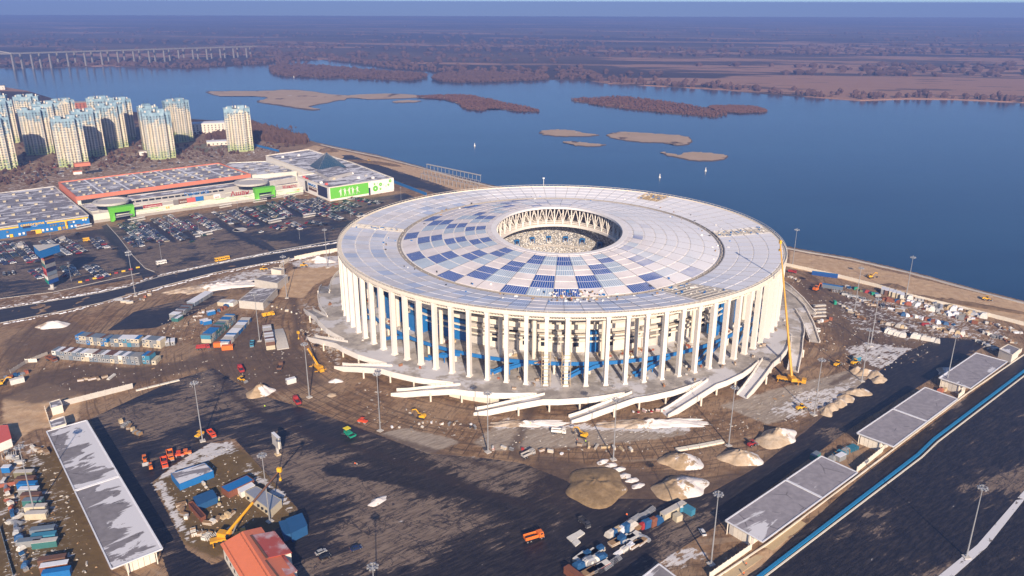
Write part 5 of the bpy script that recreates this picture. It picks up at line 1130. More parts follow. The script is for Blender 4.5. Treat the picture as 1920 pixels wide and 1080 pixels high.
def merged(name, items, lab, cat):
    mb = MB(); cols = sorted(CARCOL); mats = ['car_'+k for k in cols]+['glass_dark', 'black_rubber']
    for x, y, rz in items:
        k = cols.index(random.choice(colw)); mb.mat(k); mb.box(x, y, .3, 4.3, 1.75, .6, rz, taper=.96); mb.mat(len(cols)); mb.box(x, y, .9, 2.7, 1.6, .5, rz, taper=.85); mb.mat(k); mb.box(x, y, 1.4, 2.0, 1.38, .06, rz)
    tag(mb.build(name, mats), lab, cat, kind='stuff')
merged('parked_cars', [(c[0], c[1], c[2]) for c in cars[288:]], 'mass of small parked cars in the farther rows near the mall', 'cars')
its = []
for _ in range(420):
    px = random.uniform(-20, 540); py = random.uniform(268, 345)-px*.06
    if any(abs(px-t[0][0]) < 24 and -22 < py-t[0][1] < 6 for t in TOWERS): continue
    if py > 345-px*.11 and px > 90: continue
    if vnoise(np.array([[px, py*3]]), .045, 5)[0] < .45: continue
    x, y = G(px, py); its.append((x, y, R(35)+random.choice((0, math.pi/2))+random.uniform(-.1, .1)))
merged('courtyard_cars', its, 'crowds of cars parked in the courts between the apartment towers', 'cars')
mb = MB(); pts = []
for _ in range(1500):
    px = random.uniform(-30, 560); py = random.uniform(262, 350)-px*.05
    if py > 338-px*.11 and px > 90: continue
    if any(abs(px-t[0][0]) < 22 and -16 < py-t[0][1] < 4 for t in TOWERS): continue
    pts.append(G(px, py))
tufts(mb, pts, 1.2, 5, .5, -.2); tag(mb.build('courtyard_shrubs', 'scrub_near'), 'bare shrubs and small trees in the courts between the towers', 'shrubs', kind='stuff')

# ================================================================== BRIDGE, BUOYS, WAKE
br = empty('river_bridge', 'long double bridge with steel arch crossing the river at far left', 'bridge', (0, 0, 0))
b0 = Vector((*G(-60, 133, -4), 0)); b1 = Vector((*G(28, 131, -4), 0)); b2 = Vector((*G(475, 108, -4), 0)); DZ = 0
zt = min(((abs(PXY(b1.x, b1.y, z)[1]-101.5), z) for z in np.linspace(5, 90, 400)))[1]; zt2 = min(((abs(PXY(b2.x, b2.y, z)[1]-88), z) for z in np.linspace(0, 90, 400)))[1]
far_l = b0+(b0-b1)*3
for off in (0, 34):
    o_ = Vector((0, off*1.3, 0)); A_ = far_l+o_; B_ = b1+o_; C_ = b2+o_
    mb = MB(); mb.bar((A_.x, A_.y, zt), (B_.x, B_.y, zt), 12, 2.4); mb.bar((B_.x, B_.y, zt), (C_.x, C_.y, zt2), 12, 2.4); mb.build('deck', 'concrete_dark', br)
    for i in range(17):
        p = B_.lerp(C_, i/15.5) if i < 16 else A_.lerp(B_, .8); z_ = zt+(zt2-zt)*min(1, i/15.5); mb = MB(); mb.box(p.x, p.y, -8, 5, 6 if i else 10, z_+8, 0, taper=.9); mb.build('pier', 'concrete_dark', br)
mb = MB(); n = 18; S0 = far_l.lerp(b1, .0); 
for i in range(n):
    f = lambda k: Vector((*(far_l.lerp(b1, k/n)).xy, zt+2+28*(1-(2*k/n-1)**2)))
    mb.tube(f(i), f(i+1), 1.6, 5); mb.tube((f(i).x, f(i).y, zt), f(i), .5, 4)
mb.build('arch', 'concrete', br)
for px, lab in (((890, 274), 'small white buoy left of centre in open water'), ((1237, 333), 'white buoy nearest the stadium roof'), ((1323, 321), 'white buoy right of the nearest sand island'), ((551, 145), 'tiny white buoy beside the left wooded spit')):
    x, y = G(*px, -4); b = empty('buoy', lab, 'buoy', (x, y, -4), 0, 'white buoys on the river'); mb = MB(); mb.tube((0, 0, -.2), (0, 0, 1.0), 1.3, 10, 1.1); mb.build('float', 'white_paint', b); mb = MB(); mb.tube((0, 0, 1.0), (0, 0, 4.6), .7, 8, .25); mb.build('tower', 'white_paint', b)

# steel frame of an unfinished hall on the embankment
fr = empty('steel_frame_hall', 'unfinished steel frame hall with white strip roof on the embankment', 'steel frame hall', (*G(845, 345), 0)); fo = G(845, 345)
A_, B_, C_ = (Vector((*G(*p), 0))-Vector((*fo, 0)) for p in ((790, 336), (795, 328), (898, 351)))
for i in range(15):
    for j in range(3):
        p = A_+(C_-B_)*i/14+(B_-A_)*j/2*2.2; mb = MB(); mb.tube(p, p+Vector((0, 0, 7)), .3, 5); mb.build('post', 'galv', fr)
for j in range(3): p = A_+(B_-A_)*j/2*2.2+Vector((0, 0, 6.6)); mb = MB(); mb.bar(p, p+(C_-B_), .4, .5); mb.build('beam', 'galv', fr)
mb = MB(); p = A_+(B_-A_)*2.2+Vector((0, 0, 7.2)); mb.bar(p, p+(C_-B_), 3, .4); mb.build('roof_strip', 'mall_grey', fr)
# ================================================================== PAVILIONS
def pavilion(label, roofpx, z, seam=None, wall='cream_wall', glass=False, inset=2.6, mat='roof_membrane', group='flat roofed entrance pavilions', ends=(0, 1, 2, 3), snowy=None, over=.45):
    pts = [Vector((*p, 0)) for p in GL(roofpx, z)]; c = sum(pts, Vector())/4; P_ = [p-c for p in pts]
    t = empty('pavilion', label, 'pavilion', (c.x, c.y, 0), 0, group); n = 4
    halves = [P_] if not seam else [[P_[0], P_[1], P_[1].lerp(P_[2], seam), P_[0].lerp(P_[3], seam)], [P_[0].lerp(P_[3], seam), P_[1].lerp(P_[2], seam), P_[2], P_[3]]]
    for h in halves:
        hc = sum(h, Vector())/4; mb = MB(); q = [hc+(p-hc)*.985 for p in h]; mb.prism([(p.x, p.y) for p in q], z-over, z+.02); mb.mat(0); mb.build('roof_slab', 'concrete_light', t)
        mb = MB(); V = [Vector((p.x, p.y, z+.05)) for p in [hc+(p-hc)*.965 for p in h]]; uvs = [(0, 0), (0, 0), (.12, 1), (.12, 1)] if snowy is None else snowy
        ctr = Vector((hc.x, hc.y, z+.06)); mb.add(V+[ctr], [(i, (i+1) % 4, 4) for i in range(4)], [[uvs[i], uvs[(i+1) % 4], (0.02, .5)] for i in range(4)]); mb.build('roof_membrane', mat, t)
        mb = MB()
        for i in range(4): mb.bar(q[i]+Vector((0, 0, z)), q[(i+1) % 4]+Vector((0, 0, z)), .5, .28)
        mb.build('roof_edge', 'snow_plain', t)
    ins = inset if isinstance(inset, (tuple, list)) else (1.6, 5.6, 1.6, 1.4)
    du = (P_[1]-P_[0]).length; dv = (P_[2]-P_[1]).length; u0, u1 = ins[3]/du, 1-ins[1]/du; v0, v1 = ins[0]/dv, 1-ins[2]/dv
    BL_ = lambda u, v: P_[0]*(1-u)*(1-v)+P_[1]*u*(1-v)+P_[2]*u*v+P_[3]*(1-u)*v
    W = [BL_(u0, v0), BL_(u1, v0), BL_(u1, v1), BL_(u0, v1)]
    for i in range(4):
        a, b = W[i], W[(i+1) % 4]; ln = (b-a).length; d = (b-a)/ln
        if glass and i % 2:
            k = int(ln/2.4)
            for j in range(k): mb = MB(); mb.bar(a+d*ln*(j+.04)/k+Vector((0, 0, 0)), a+d*ln*(j+.96)/k, .12, z-over-.1); mb.build('glass_pane', 'glass_green', t)
            mb = MB(); mb.bar(a+Vector((0, 0, (z)*.5)), b+Vector((0, 0, z*.5)), .25, .2); mb.bar(a, b, .3, .3); mb.build('window_frame', 'cream_steel', t)
        else:
            k = max(2, int(ln/1.7)); k = min(k, 44)
            for j in range(k):
                off = Vector((-d.y, d.x, 0))*random.uniform(-.06, .06); mb = MB(); mb.bar(a+d*ln*(j+.03)/k+off, a+d*ln*(j+.97)/k+off, .2, z-over); mb.build('wall_panel', wall if random.random() < .8 else 'concrete_light', t)
    Wc = sum(W, Vector())/4; mb = MB(); mb.prism([(Wc+(p-Wc)*.95).xy[:] for p in W], .0, z-over-.3); mb.build('core', 'concrete_dark', t)
    for p in W: mb = MB(); mb.tube((p.x*1.03, p.y*1.03, 0), (p.x*1.03, p.y*1.03, z-over), .22, 8); mb.build('post', 'cream_steel', t)
    return t
pavilion('long narrow pavilion with snow streaked grey roof at lower left', [(86.5, 808.8), (162.5, 787.5), (306, 1030), (209, 1068.5)], 5.6, .50, glass=False, mat='roof_membrane_snowy', snowy=[(0, 0), (.42, 0), (.42, 1), (0, 1)], inset=(2, 2.5, 2.5, 5.0))
pavilion('two part pavilion roof nearest the bottom edge, beside the blue kerb', [(1540, 855), (1608.7, 886), (1429.6, 1017.5), (1358.7, 977)], 5.6, .40)
pavilion('middle pavilion of the right-hand row, snow ridge across its roof', [(1734.6, 726), (1796, 748), (1675.4, 838.5), (1605.6, 812.5)], 5.6, .5)
pavilion('farthest pavilion of the right-hand row with snow patches', [(1830.4, 661.5), (1889.8, 678), (1820, 729), (1759.6, 709)], 5.6, None)
pavilion('pavilion cut by the bottom edge with only its white roof tip', [(1236, 1057), (1290, 1098), (1180, 1190), (1130, 1140)], 5.6, None, mat='roof_membrane_snowy')
for nm, px, z, lab in (('a', [(476.7, 524), (494, 515.5), (539.6, 515.8), (520, 531.7)], 5.6, 'upper of two grey roofed sheds left of the stadium'), ('b', [(447.5, 564), (476.7, 540.4), (520, 540.4), (493, 568)], 5.2, 'lower grey roofed shed with open lattice front left of stadium')):
    t, c, q = block('site_shed', lab, 'shed', px, z, 'concrete_light', 'roof_membrane_snowy', .35, .5)
    for i in range(4):
        a, b = Vector((*q[i], .3)), Vector((*q[(i+1) % 4], .3)); k = int((b-a).length/2.6); d = (b-a).normalized(); o_ = Vector((d.y, -d.x, 0))*.12
        if (c[1]+ (a.y+b.y)/2) < c[1]:
            for j in range(k): mb = MB(); mb.bar(a.lerp(b, (j+.1)/k)+o_, a.lerp(b, (j+.9)/k)+o_, .2, z*.62); mb.build('wall_opening', 'concrete_dark' if nm == 'b' else 'concrete', t)
for px, z, lab in (([(508, 505), (513, 502.5), (533, 503), (527, 508)], 4.6, 'little white hut behind the grey roofed sheds'), ([(92, 790), (120, 781), (124, 795), (97, 803)], 4.2, 'white panelled hut touching the long pavilion end'), ([(93, 755), (112, 749), (117, 760), (96, 766)], 4, 'white hut at the near end of concrete fence'), ([(1874, 655), (1890, 646), (1912, 655), (1898, 666)], 5, 'cream flat roofed hut at right edge behind farthest pavilion')):
    block('hut', lab, 'hut', px, z, 'cream_wall', 'roof_grey', .4, .4)

# ================================================================== LIGHT MASTS
def mast_protos(H):
    mb = MB(); mb.tube((0, 0, 0), (0, 0, H), .33, 8, .13); pole = mb.mesh('pole', 'galv')
    mb = MB(); mb.tube((0, 0, H-.7), (0, 0, H-.5), 1.1, 12); mb.tube((0, 0, H-.5), (0, 0, H+1.2), .12, 6); mb.ring(1.1, 1.3, H+.1, H+.25, 12)
    for i in range(6): a = i*math.pi/3; mb.tube((0, 0, H-.6), (1.5*math.cos(a), 1.5*math.sin(a), H-.4), .08, 4)
    head = mb.mesh('lamp_ring', 'galv'); mb = MB(); mb.box(0, 0, 0, .6, .5, .5, 0, taper=.8); lamp = mb.mesh('floodlight', 'galv')
    mb = MB(); mb.box(0, 0, -.3, 2.4, 2.4, .7); foot = mb.mesh('footing', 'concrete_light'); return pole, head, lamp, foot
MP = {30: mast_protos(30), 14: mast_protos(14)}
def mast(px, lab, H=30, w_=None, grp='tall floodlight masts'):
    x, y = w_ or G(*px); t = empty('light_mast', lab, 'light mast', (x, y, 0), random.random(), grp); p = MP[30 if H > 20 else 14]
    if H > 20:
        put('pole', p[0], t); ring_ = put('lamp_ring', p[1], t); put('footing', p[3], t)
        for i in range(8): a = i*math.pi/4; put('floodlight', p[2], ring_, (1.6*math.cos(a), 1.6*math.sin(a), H-.5), a)
    else:
        put('pole', p[0], t, sc=(.45, .45, 1)); put('lamp_ring', p[1], t, (0, 0, 6), sc=(.6, .6, .57)); 
MASTS = [((254, 555), 'floodlight mast beside the main road near the slip road'), ((380, 827), 'floodlight mast beside the yellow and orange rollers'), ((506, 978), 'floodlight mast in front of the beige workshop'), ((713, 808), 'floodlight mast above the green paver'), ((915, 848), 'floodlight mast standing on a small snow patch at front centre'),
 ((1150, 862), 'floodlight mast just behind the big brown sand pile'), ((1366, 836), 'floodlight mast at foot of the middle sand pile'), ((1333, 1058), 'nearest tall floodlight mast left of the pavilion roof'), ((1526, 778), 'floodlight mast beside the row of small sand heaps'), ((1615.5, 715), 'floodlight mast by blue cabin right of the crane'),
 ((580, 745), 'floodlight mast right of the blue and white cabin'), ((487, 640), 'floodlight mast among the site cabins left of stadium'), ((538, 559), 'floodlight mast right of the two grey roofed sheds'), ((614, 501.5), 'floodlight mast close to the left side of the stadium'), ((65, 961), 'floodlight mast among containers at lower left'),
 ((1773, 727), 'floodlight mast at left corner of the farthest pavilion'), ((1632, 649), 'floodlight mast at the snowy corner of the storage yard'), ((1602, 583), 'floodlight mast in upper left of the storage yard'), ((1698, 560), 'floodlight mast on the white fence line by the river'), ((1485.4, 501), 'floodlight mast directly right of the stadium rim'), ((1811.7, 1045), 'floodlight mast on the snowy strip at lower right')]
for p, l in MASTS: mast(p, l)
mast(None, 'floodlight mast with only its lamp ring showing at bottom edge', w_=G(698.5, 1061, 30))
for i, (p, l) in enumerate([((262, 460), 'left of the second car row'), ((303, 486), 'on the open tarmac left of the white bus'), ((134, 527), 'by the loose cars right of the pylon'), ((562, 449), 'on open tarmac below the small car row'), ((375, 446), 'beside the long white shelter'), ((506, 420), 'in the second row right of the roundabout'), ((599, 396), 'in the cinema car rows'), ((670, 386), 'below the green panel'), ((752, 377), 'near the blue hoarding'), ((320, 440), 'between third and fourth rows'), ((448, 407), 'above the roundabout'), ((100, 470), 'between pylon and second row'), ((658, 409), 'at the stadium side of the park')]): mast(p, 'slim lamp post '+l, 14, grp='lamp posts of the car park')

# ================================================================== SITE CABINS AND CONTAINERS
CAB = {}
def cab_parts(col, wd, ln, h, win, snow):
    key = (col, wd, ln, h, win, snow)
    if key in CAB: return CAB[key]
    out = []; mb = MB(); mb.box(0, 0, 0, ln, wd, h-.1)
    for i in range(int(ln/.6)):
        for s in (-1, 1): mb.box(-ln/2+.3+i*.6, s*wd/2, .15, .22, .07, h-.35)
    out.append(('body', mb.mesh('body', col)))
    mb = MB(); mb.box(0, 0, h-.1, ln+.08, wd+.08, .12); out.append(('roof', mb.mesh('roof', {0: col, 1: 'snow_plain', 2: 'brown_paint', 3: 'concrete_light', 4: 'blue_wall', 5: 'greyblue_box'}[snow])))
    if win:
        for s in (-1, 1):
            mb = MB(); mb.box(s*(ln/2+.02), .2, 1.1, .06, .95, .9); out.append(('window', mb.mesh('window', 'glass_dark')))
            mb = MB(); mb.box(s*(ln/2+.015), .2, 1.0, .04, 1.2, 1.15); out.append(('window_frame', mb.mesh('window_frame', 'white_paint')))
    else: mb = MB(); mb.box(ln/2+.02, 0, .1, .05, wd*.9, h-.3); out.append(('door', mb.mesh('door', col)))
    CAB[key] = out; return out
def cabin(x, y, z, rz, col, lab, grp, ln=6.0, wd=2.42, h=2.55, win=True, snow=0, nm='site_cabin', cat='site cabin'):
    t = empty(nm, lab, cat, (x, y, z), rz, grp)
    last = t
    for n, me in cab_parts(col, wd, ln, h, win, snow):
        o = put(n, me, last if n == 'window_frame' else t); last = o if n == 'window' else t
    return t
CC_ = {'greyblue_box': 'grey-blue', 'grey_box': 'grey', 'beige_box': 'beige', 'white_box': 'white', 'blue_wall': 'blue', 'brown_paint': 'brown', 'rust': 'rusty', 'teal': 'teal', 'orange_machine': 'orange', 'cyan_box': 'light blue', 'olive': 'olive', 'red_paint': 'red', 'green_machine': 'green', 'concrete_light': 'pale grey', 'blue_tarp': 'dark blue'}
RF = {0: '', 1: 'with snowy roof', 2: 'with brown roof', 3: 'with pale roof', 4: 'with blue roof', 5: 'with slate roof'}
def cab_row(p, q, levels, cols, where, grp, ln=6, win=True, side=1, snows=(0, 1, 2, 5, 5, 3), gap=.0, skip=0, pitch=2.5, tops=1.0, nm='site_cabin', cat='site cabin'):
    a = Vector((*G(*p), 0)); b = Vector((*G(*q), 0)); d = (b-a); n = max(1, round(d.length/pitch)); u = d.normalized(); nn = Vector((-u.y, u.x, 0))*side; rz = math.atan2(nn.y, nn.x)
    for lv in range(levels):
        for i in range(n):
            if lv and random.random() > tops: continue
            if random.random() < skip: continue
            col = random.choice(cols); sn = random.choice(snows) if lv == levels-1 else 0; c = a+u*(i+.5)*d.length/n+nn*(ln/2+random.uniform(-.12, .12))
            lvl = '' if levels == 1 else (' upper level' if lv else ' lower level')
            lab = f"{CC_[col]} cabin {RF[sn]}, {ordw(i+1)} from left,{lvl}, {where}".replace(' ,', ',').replace(',,', ',').replace('  ', ' ')
            if nm != 'site_cabin': lab = lab.replace('cabin', 'container')
            cabin(c.x, c.y, lv*2.62, rz+random.uniform(-.015, .015), col, lab, grp, ln, min(2.42, d.length/n-.06), win=win and random.random() < .8, snow=sn, nm=nm, cat=cat)
GR = ['greyblue_box', 'grey_box', 'greyblue_box', 'beige_box', 'white_box', 'grey_box']
cab_row((99, 673), (262, 685), 2, GR, 'front cabin row', 'stacked site cabins in the front row', snows=(1, 2, 2, 5, 0, 5))
cab_row((268, 682), (282, 683), 2, ['greyblue_box', 'cyan_box'], 'pair at row end', 'stacked site cabins in the front row', snows=(4, 2)); cab_row((284, 684), (294, 684), 1, ['beige_box'], 'lone cabin ending front row', 'stacked site cabins in the front row', ln=7, snows=(0,), pitch=3.2)
cab_row((143, 644), (203, 650), 2, ['beige_box', 'grey_box', 'greyblue_box', 'blue_wall'], 'rear cabin row left', 'stacked site cabins in the rear row', snows=(2, 5, 0, 5)); cab_row((208, 650), (262, 651), 2, ['beige_box', 'grey_box', 'cyan_box', 'greyblue_box'], 'rear row middle', 'stacked site cabins in the rear row', snows=(1, 1, 4, 5)); cab_row((268, 651), (302, 654), 2, ['grey_box', 'beige_box'], 'rear row right', 'stacked site cabins in the rear row', snows=(1, 1, 5)); cab_row((309, 650), (330, 647), 1, ['grey_box'], 'by the sand bank', 'stacked site cabins in the rear row', snows=(1,))
cab_row((396, 644), (443, 603), 2, ['greyblue_box', 'grey_box', 'cyan_box', 'teal', 'beige_box'], 'left cabin block', 'site cabins stacked left of the stadium', side=1, snows=(4, 2, 5, 5, 0), tops=.95)
cab_row((428, 651), (472, 602), 1, ['blue_wall', 'grey_box', 'white_box', 'red_paint'], 'right cabin block', 'site cabins stacked left of the stadium', side=1, snows=(1, 1, 1, 3, 4), win=False)
cab_row((500, 657), (493, 622), 2, ['brown_paint', 'beige_box', 'grey_box'], 'snowy stack beside the grey slab', 'cabins beside the grey slab', side=-1, snows=(2, 1, 2, 3), ln=5)
cab_row((345, 590), (362, 577), 1, ['grey_box', 'greyblue_box'], 'upper yard left group', 'containers in the upper cabin yard', snows=(1, 2, 5), win=False, nm='container', cat='container'); cab_row((366, 574), (400, 553), 1, ['greyblue_box', 'grey_box'], 'upper yard right group', 'containers in the upper cabin yard', snows=(1, 1, 5), win=False, nm='container', cat='container')
cab_row((408, 573), (438, 575), 1, ['blue_wall', 'beige_box', 'white_box', 'blue_wall'], 'below the sheds', 'containers in the upper cabin yard', snows=(1, 3), win=False, nm='container', cat='container'); cab_row((322, 603), (334, 604), 1, ['teal'], 'green end of container line', 'containers in the upper cabin yard', win=False, nm='container', cat='container'); cab_row((334, 597), (350, 586), 1, ['grey_box', 'greyblue_box'], 'diagonal line', 'containers in the upper cabin yard', win=False, snows=(1, 2), nm='container', cat='container')
for px, rz, col, sn, lab, ln in [((33, 718), 40, 'white_box', 0, 'lone white cabin at the left edge by the blue scrap', 6.5), ((546, 718), 35, 'white_box', 1, 'blue and white cabin with snowy roof near the small crane', 5), ((1606, 676), 25, 'cyan_box', 3, 'bright blue cabin on the dirt right of the crane', 4), ((420, 650), 30, 'white_box', 0, 'tall white door panel cabin beside the orange container', 2.6), ((408, 650), 10, 'orange_machine', 0, 'small orange container under the left cabin block', 4),
    ((427, 655), 10, 'orange_machine', 0, 'orange container at the front of right cabin block', 6.2), ((383, 606), 35, 'blue_wall', 1, 'left of two blue cabins with snowy roofs in the open yard', 5), ((389, 608), 35, 'blue_wall', 1, 'right of two blue cabins with snowy roofs in the open yard', 5), ((396, 590), 40, 'blue_wall', 1, 'blue cabin with snowy roof behind the pair in the yard', 5),
    ((1560, 541), -30, 'greyblue_box', 4, 'long slate blue container in the yard right of the stadium', 14), ((1546, 518), -25, 'blue_deep', 4, 'long dark blue truck trailer by the white fence', 18), ((1262, 962), 38, 'beige_box', 3, 'long cream trailer cabin beside the lower storage stacks', 13), ((1076, 1083), -50, 'rust', 0, 'rust red container at the bottom edge', 8), ((1292, 962), -50, 'cyan_box', 0, 'blue grey crate box right of the cream trailer', 4),
    ((1565, 570), 0, 'green_machine', 0, 'tiny green toilet cabin in the dirt yard', 1.6), ((1275, 957), 20, 'cyan_box', 1, 'small blue toilet cabin in front of the cream trailer', 1.5), ((1270, 975), 30, 'beige_box', 0, 'small cream striped box in front of cream trailer', 3), ((1528, 860), 40, 'teal', 5, 'teal box beside wrapped machines near nearest pavilion', 5), ((1575, 862), 35, 'grey_box', 1, 'grey power unit beside the wrapped machines', 5)]:
    x, y = G(*px); nm = 'container' if any(w in lab for w in ('container', 'trailer', 'box')) else 'site_cabin'; cabin(x, y, 0, R(rz), col, lab, None, ln, 2.5, 2.7 if ln > 2 else 2.3, win='cabin' in lab and ln > 2, snow=sn, nm=nm, cat='container' if nm == 'container' else 'site cabin')
# lower left container column
for px, rz, col, sn, lab, ln in [((47, 893), 5, 'olive', 3, 'olive container topmost of the lower left column', 7.5), ((50, 905), 5, 'brown_paint', 2, 'brown container second in the lower left column', 7.5), ((53, 915), 5, 'blue_wall', 4, 'blue container third in lower left column', 7.5), ((56, 925), 5, 'grey_box', 1, 'pale snowy container fourth in lower left column', 7.5), ((60, 936), 5, 'brown_paint', 2, 'dark red container fifth in lower left column', 7.5), ((64, 946), 5, 'teal', 5, 'teal container sixth in lower left column', 7.5), ((69, 958), 5, 'beige_box', 3, 'beige cabin seventh in lower left column', 8), ((70, 971), 5, 'beige_box', 3, 'second beige cabin, under the seventh container', 8),
    ((82, 1000), 12, 'greyblue_box', 5, 'slate blue container above the teal one at lower left', 8.5), ((84, 1012), 12, 'cyan_box', 0, 'bright teal container in lower left group', 8.5), ((86, 1024), 12, 'teal', 3, 'green grey container below the bright teal one', 8.5), ((100, 1056), 15, 'brown_paint', 2, 'dark maroon container near bottom left edge', 9), ((104, 1068), 15, 'rust', 1, 'rusty snow edged container near bottom left edge', 9), ((108, 1080), 15, 'blue_wall', 4, 'blue container at the very bottom left', 9), ((58, 1022), 12, 'grey_box', 5, 'open grey frame shed beside teal container', 8), ((14, 884), 5, 'blue_wall', 1, 'small blue box with white lid at left edge', 3.4)]:
    x, y = G(*px); cabin(x, y, 0, R(rz), col, lab, 'containers at lower left', ln, 2.5, 2.7, win='cabin' in lab, snow=sn, nm='container', cat='container')
# blue site huts in the fenced plot
def plain_hut(lab, px, z, wall, roof, cat='hut', group=None, name='site_hut'): return block(name, lab, cat, px, z, wall, roof, .12, .3, group=group)
plain_hut('long blue hut with dark snowy roof in the fenced plot', [(320, 888), (384, 868), (400, 883), (336, 908)], 3.2, 'blue_wall', 'roof_grey'); plain_hut('blue tent hut in the middle of the fenced plot', [(362, 932), (398, 918), (407, 932), (370, 948)], 2.8, 'blue_tarp', 'blue_tarp')
plain_hut('red shed with blue and teal roof right in fenced plot', [(414, 913), (463, 891), (476, 900), (428, 923)], 3.0, 'rust', 'blue_wall'); plain_hut('small white van-like hut behind the beige workshop', [(445, 916), (470, 903), (478, 910), (452, 924)], 2.6, 'white_paint', 'snow_plain')
w1 = plain_hut('long beige workshop with pale grey roof in the fenced plot', [(459, 922), (481, 912), (528, 937), (507, 957)], 3.4, 'beige_box', 'galv')
for u in (.15, .55, .7, .85):
    a = Vector((*w1[2][0], 1.2)); b = Vector((*w1[2][3], 1.2)); p = a.lerp(b, u); mb = MB(); mb.box(p.x-.2, p.y-.1, 1.3, .9, .9, .9, R(35)); mb.build('window', 'glass_dark', w1[0])
plain_hut('big bright blue tarpaulin box outside the plot corner', [(536, 973), (566, 962), (576, 985), (546, 1000)], 4.0, 'blue_tarp', 'blue_tarp', name='tarpaulin_box'); plain_hut('smaller blue tarpaulin wing leaning on the big blue box', [(523, 978), (536, 975), (545, 1000), (532, 1003)], 2.8, 'blue_tarp', 'blue_tarp', name='tarpaulin_box')
t, c, q = block('open_skip', 'long rusty red open skip in the fenced plot', 'skip', [(353, 945), (361, 941), (386, 968), (377, 973)], 2.0, 'rust', 'rust_dark', .5, .3)
# orange roofed building
ob = empty('orange_roof_house', 'house with bright orange metal roof and snowy wings at bottom edge', 'house', (*G(470, 1060), 0)); oc = G(470, 1060)
W3 = lambda px, z: Vector((G(*px, z)[0]-oc[0], G(*px, z)[1]-oc[1], z))
def slab(pts, mat, nm, th=.25): mb = MB(); V = [Vector(p) for p in pts]; mb.add(V+[p-Vector((0, 0, th)) for p in V], [tuple(range(len(V))), tuple(range(2*len(V)-1, len(V)-1, -1))]+[(i, len(V)+i, len(V)+(i+1) % len(V), (i+1) % len(V)) for i in range(len(V))]); return mb.build(nm, mat, ob)
A, B, A2, B2 = W3((413, 1020), 6.2), W3((455, 996), 9.4), W3((474, 1122), 6.2), W3((535, 1122), 9.4); C = W3((490, 988), 7.4); C2 = W3((575, 1110), 7.0)
slab([A, A2, B2, B], 'orange_roof', 'roof'); slab([B, B2, C2, C], 'orange_roof', 'roof')
def orange_snow():
    m, nt, b = newmat('orange_snow'); pos = N(nt, 'ShaderNodeNewGeometry').outputs['Position']; uv = N(nt, 'ShaderNodeUVMap').outputs[0]
    n = noise(nt, pos, .18, 4); L(nt, mixc(nt, math_(nt, 'MULTIPLY', sstep(nt, n, .42, .72), .8), (.50, .09, .06), (.70, .62, .64)), b.inputs['Base Color']); b.inputs['Roughness'].default_value = .5
orange_snow()
w1_ = [W3((468, 1004), 9.0), W3((515, 995.6), 6.6), W3((547.5, 1036), 6.6), W3((498.5, 1046.7), 9.0)]; w2_ = [W3((495, 1051), 9.0), W3((533, 1041), 6.6), W3((558, 1069.6), 6.6), W3((522, 1086), 8.8)]
for w_ in (w1_, w2_):
    slab([w_[0], w_[3], w_[2], w_[1]], 'orange_snow', 'wing_roof', .2); mb = MB(); cw = sum(w_, Vector())/4; mb.prism([((p-cw)*.95+cw).xy[:] for p in w_], 0, 6.3); mb.build('wing_wall', 'cream_wall', ob); slab([w_[0]+Vector((0, 0, .05)), w_[3]+Vector((0, 0, .05)), w_[3]+Vector((.8, .3, .05)), w_[0]+Vector((.8, .3, .05))], 'brown_paint', 'roof_valley')
    for i, j in ((1, 2),):
        for k in range(12): p = w_[i].lerp(w_[j], k/11); mb = MB(); mb.tube(p+Vector((-.6, -.2, 0)), p+Vector((-.6, -.2, .7)), .05, 4); mb.build('snow_guard_post', 'rust', ob)
mb = MB(); cw = (A+A2+C+C2)/4; mb.prism([((p-cw)*.94+cw).xy[:] for p in (A, A2, C2, C)], 0, 6.0); mb.build('wall', 'cream_wall', ob)
for k in range(5):
    p = A.lerp(A2, .1+k*.13); d = (A2-A).normalized(); mb = MB(); q = (p-cw)*.94+cw; mb.bar(Vector((q.x, q.y, 2.2)), Vector((q.x, q.y, 2.2))+d*1.2, .2, 1.4); mb.build('window', 'glass_dark', ob)
for f in (.12, .85):
    mb = MB()
    for k in range(22): a, b = A.lerp(B, f), A2.lerp(B2, f); p = a.lerp(b, k/21); mb.tube(p, p+Vector((0, 0, .6)), .05, 4)
    mb.tube(A.lerp(B, f)+Vector((0, 0, .5)), A2.lerp(B2, f)+Vector((0, 0, .5)), .05, 4); mb.build('snow_guard', 'rust', ob)
t, c, q = block('red_roof_house', 'small house with pinkish red roof at the left edge', 'house', [(-14, 800), (14, 797), (21, 822), (-10, 835)], 4.2, 'white_paint', 'pink_red', .15, .3, trim='pink_red')

# ================================================================== SAND HEAPS
def mound_mat(name, a, b_, snow):
    m, nt, b = newmat(name); g = N(nt, 'ShaderNodeNewGeometry'); pos = g.outputs['Position']; s = nt.nodes.new('ShaderNodeSeparateXYZ'); L(nt, N(nt, 'ShaderNodeTexCoord').outputs['Object'], s.inputs[0])
    n = noise(nt, pos, .25, 6, .65); f = noise(nt, pos, 1.2, 4); c = mixc(nt, sstep(nt, n, .35, .65), a, b_); c = mixc(nt, math_(nt, 'MULTIPLY', sstep(nt, f, .55, .7), .3), c, tuple(x*.5 for x in a))
    x = math_(nt, 'ADD', n, math_(nt, 'MULTIPLY', math_(nt, 'MINIMUM', s.outputs[0], 5.0), .03)); L(nt, mixc(nt, sstep(nt, x, 1-snow-.03, 1-snow+.03), c, (.72, .68, .66)), b.inputs['Base Color']); b.inputs['Roughness'].default_value = .95; bump(nt, b, n, .8, .6)
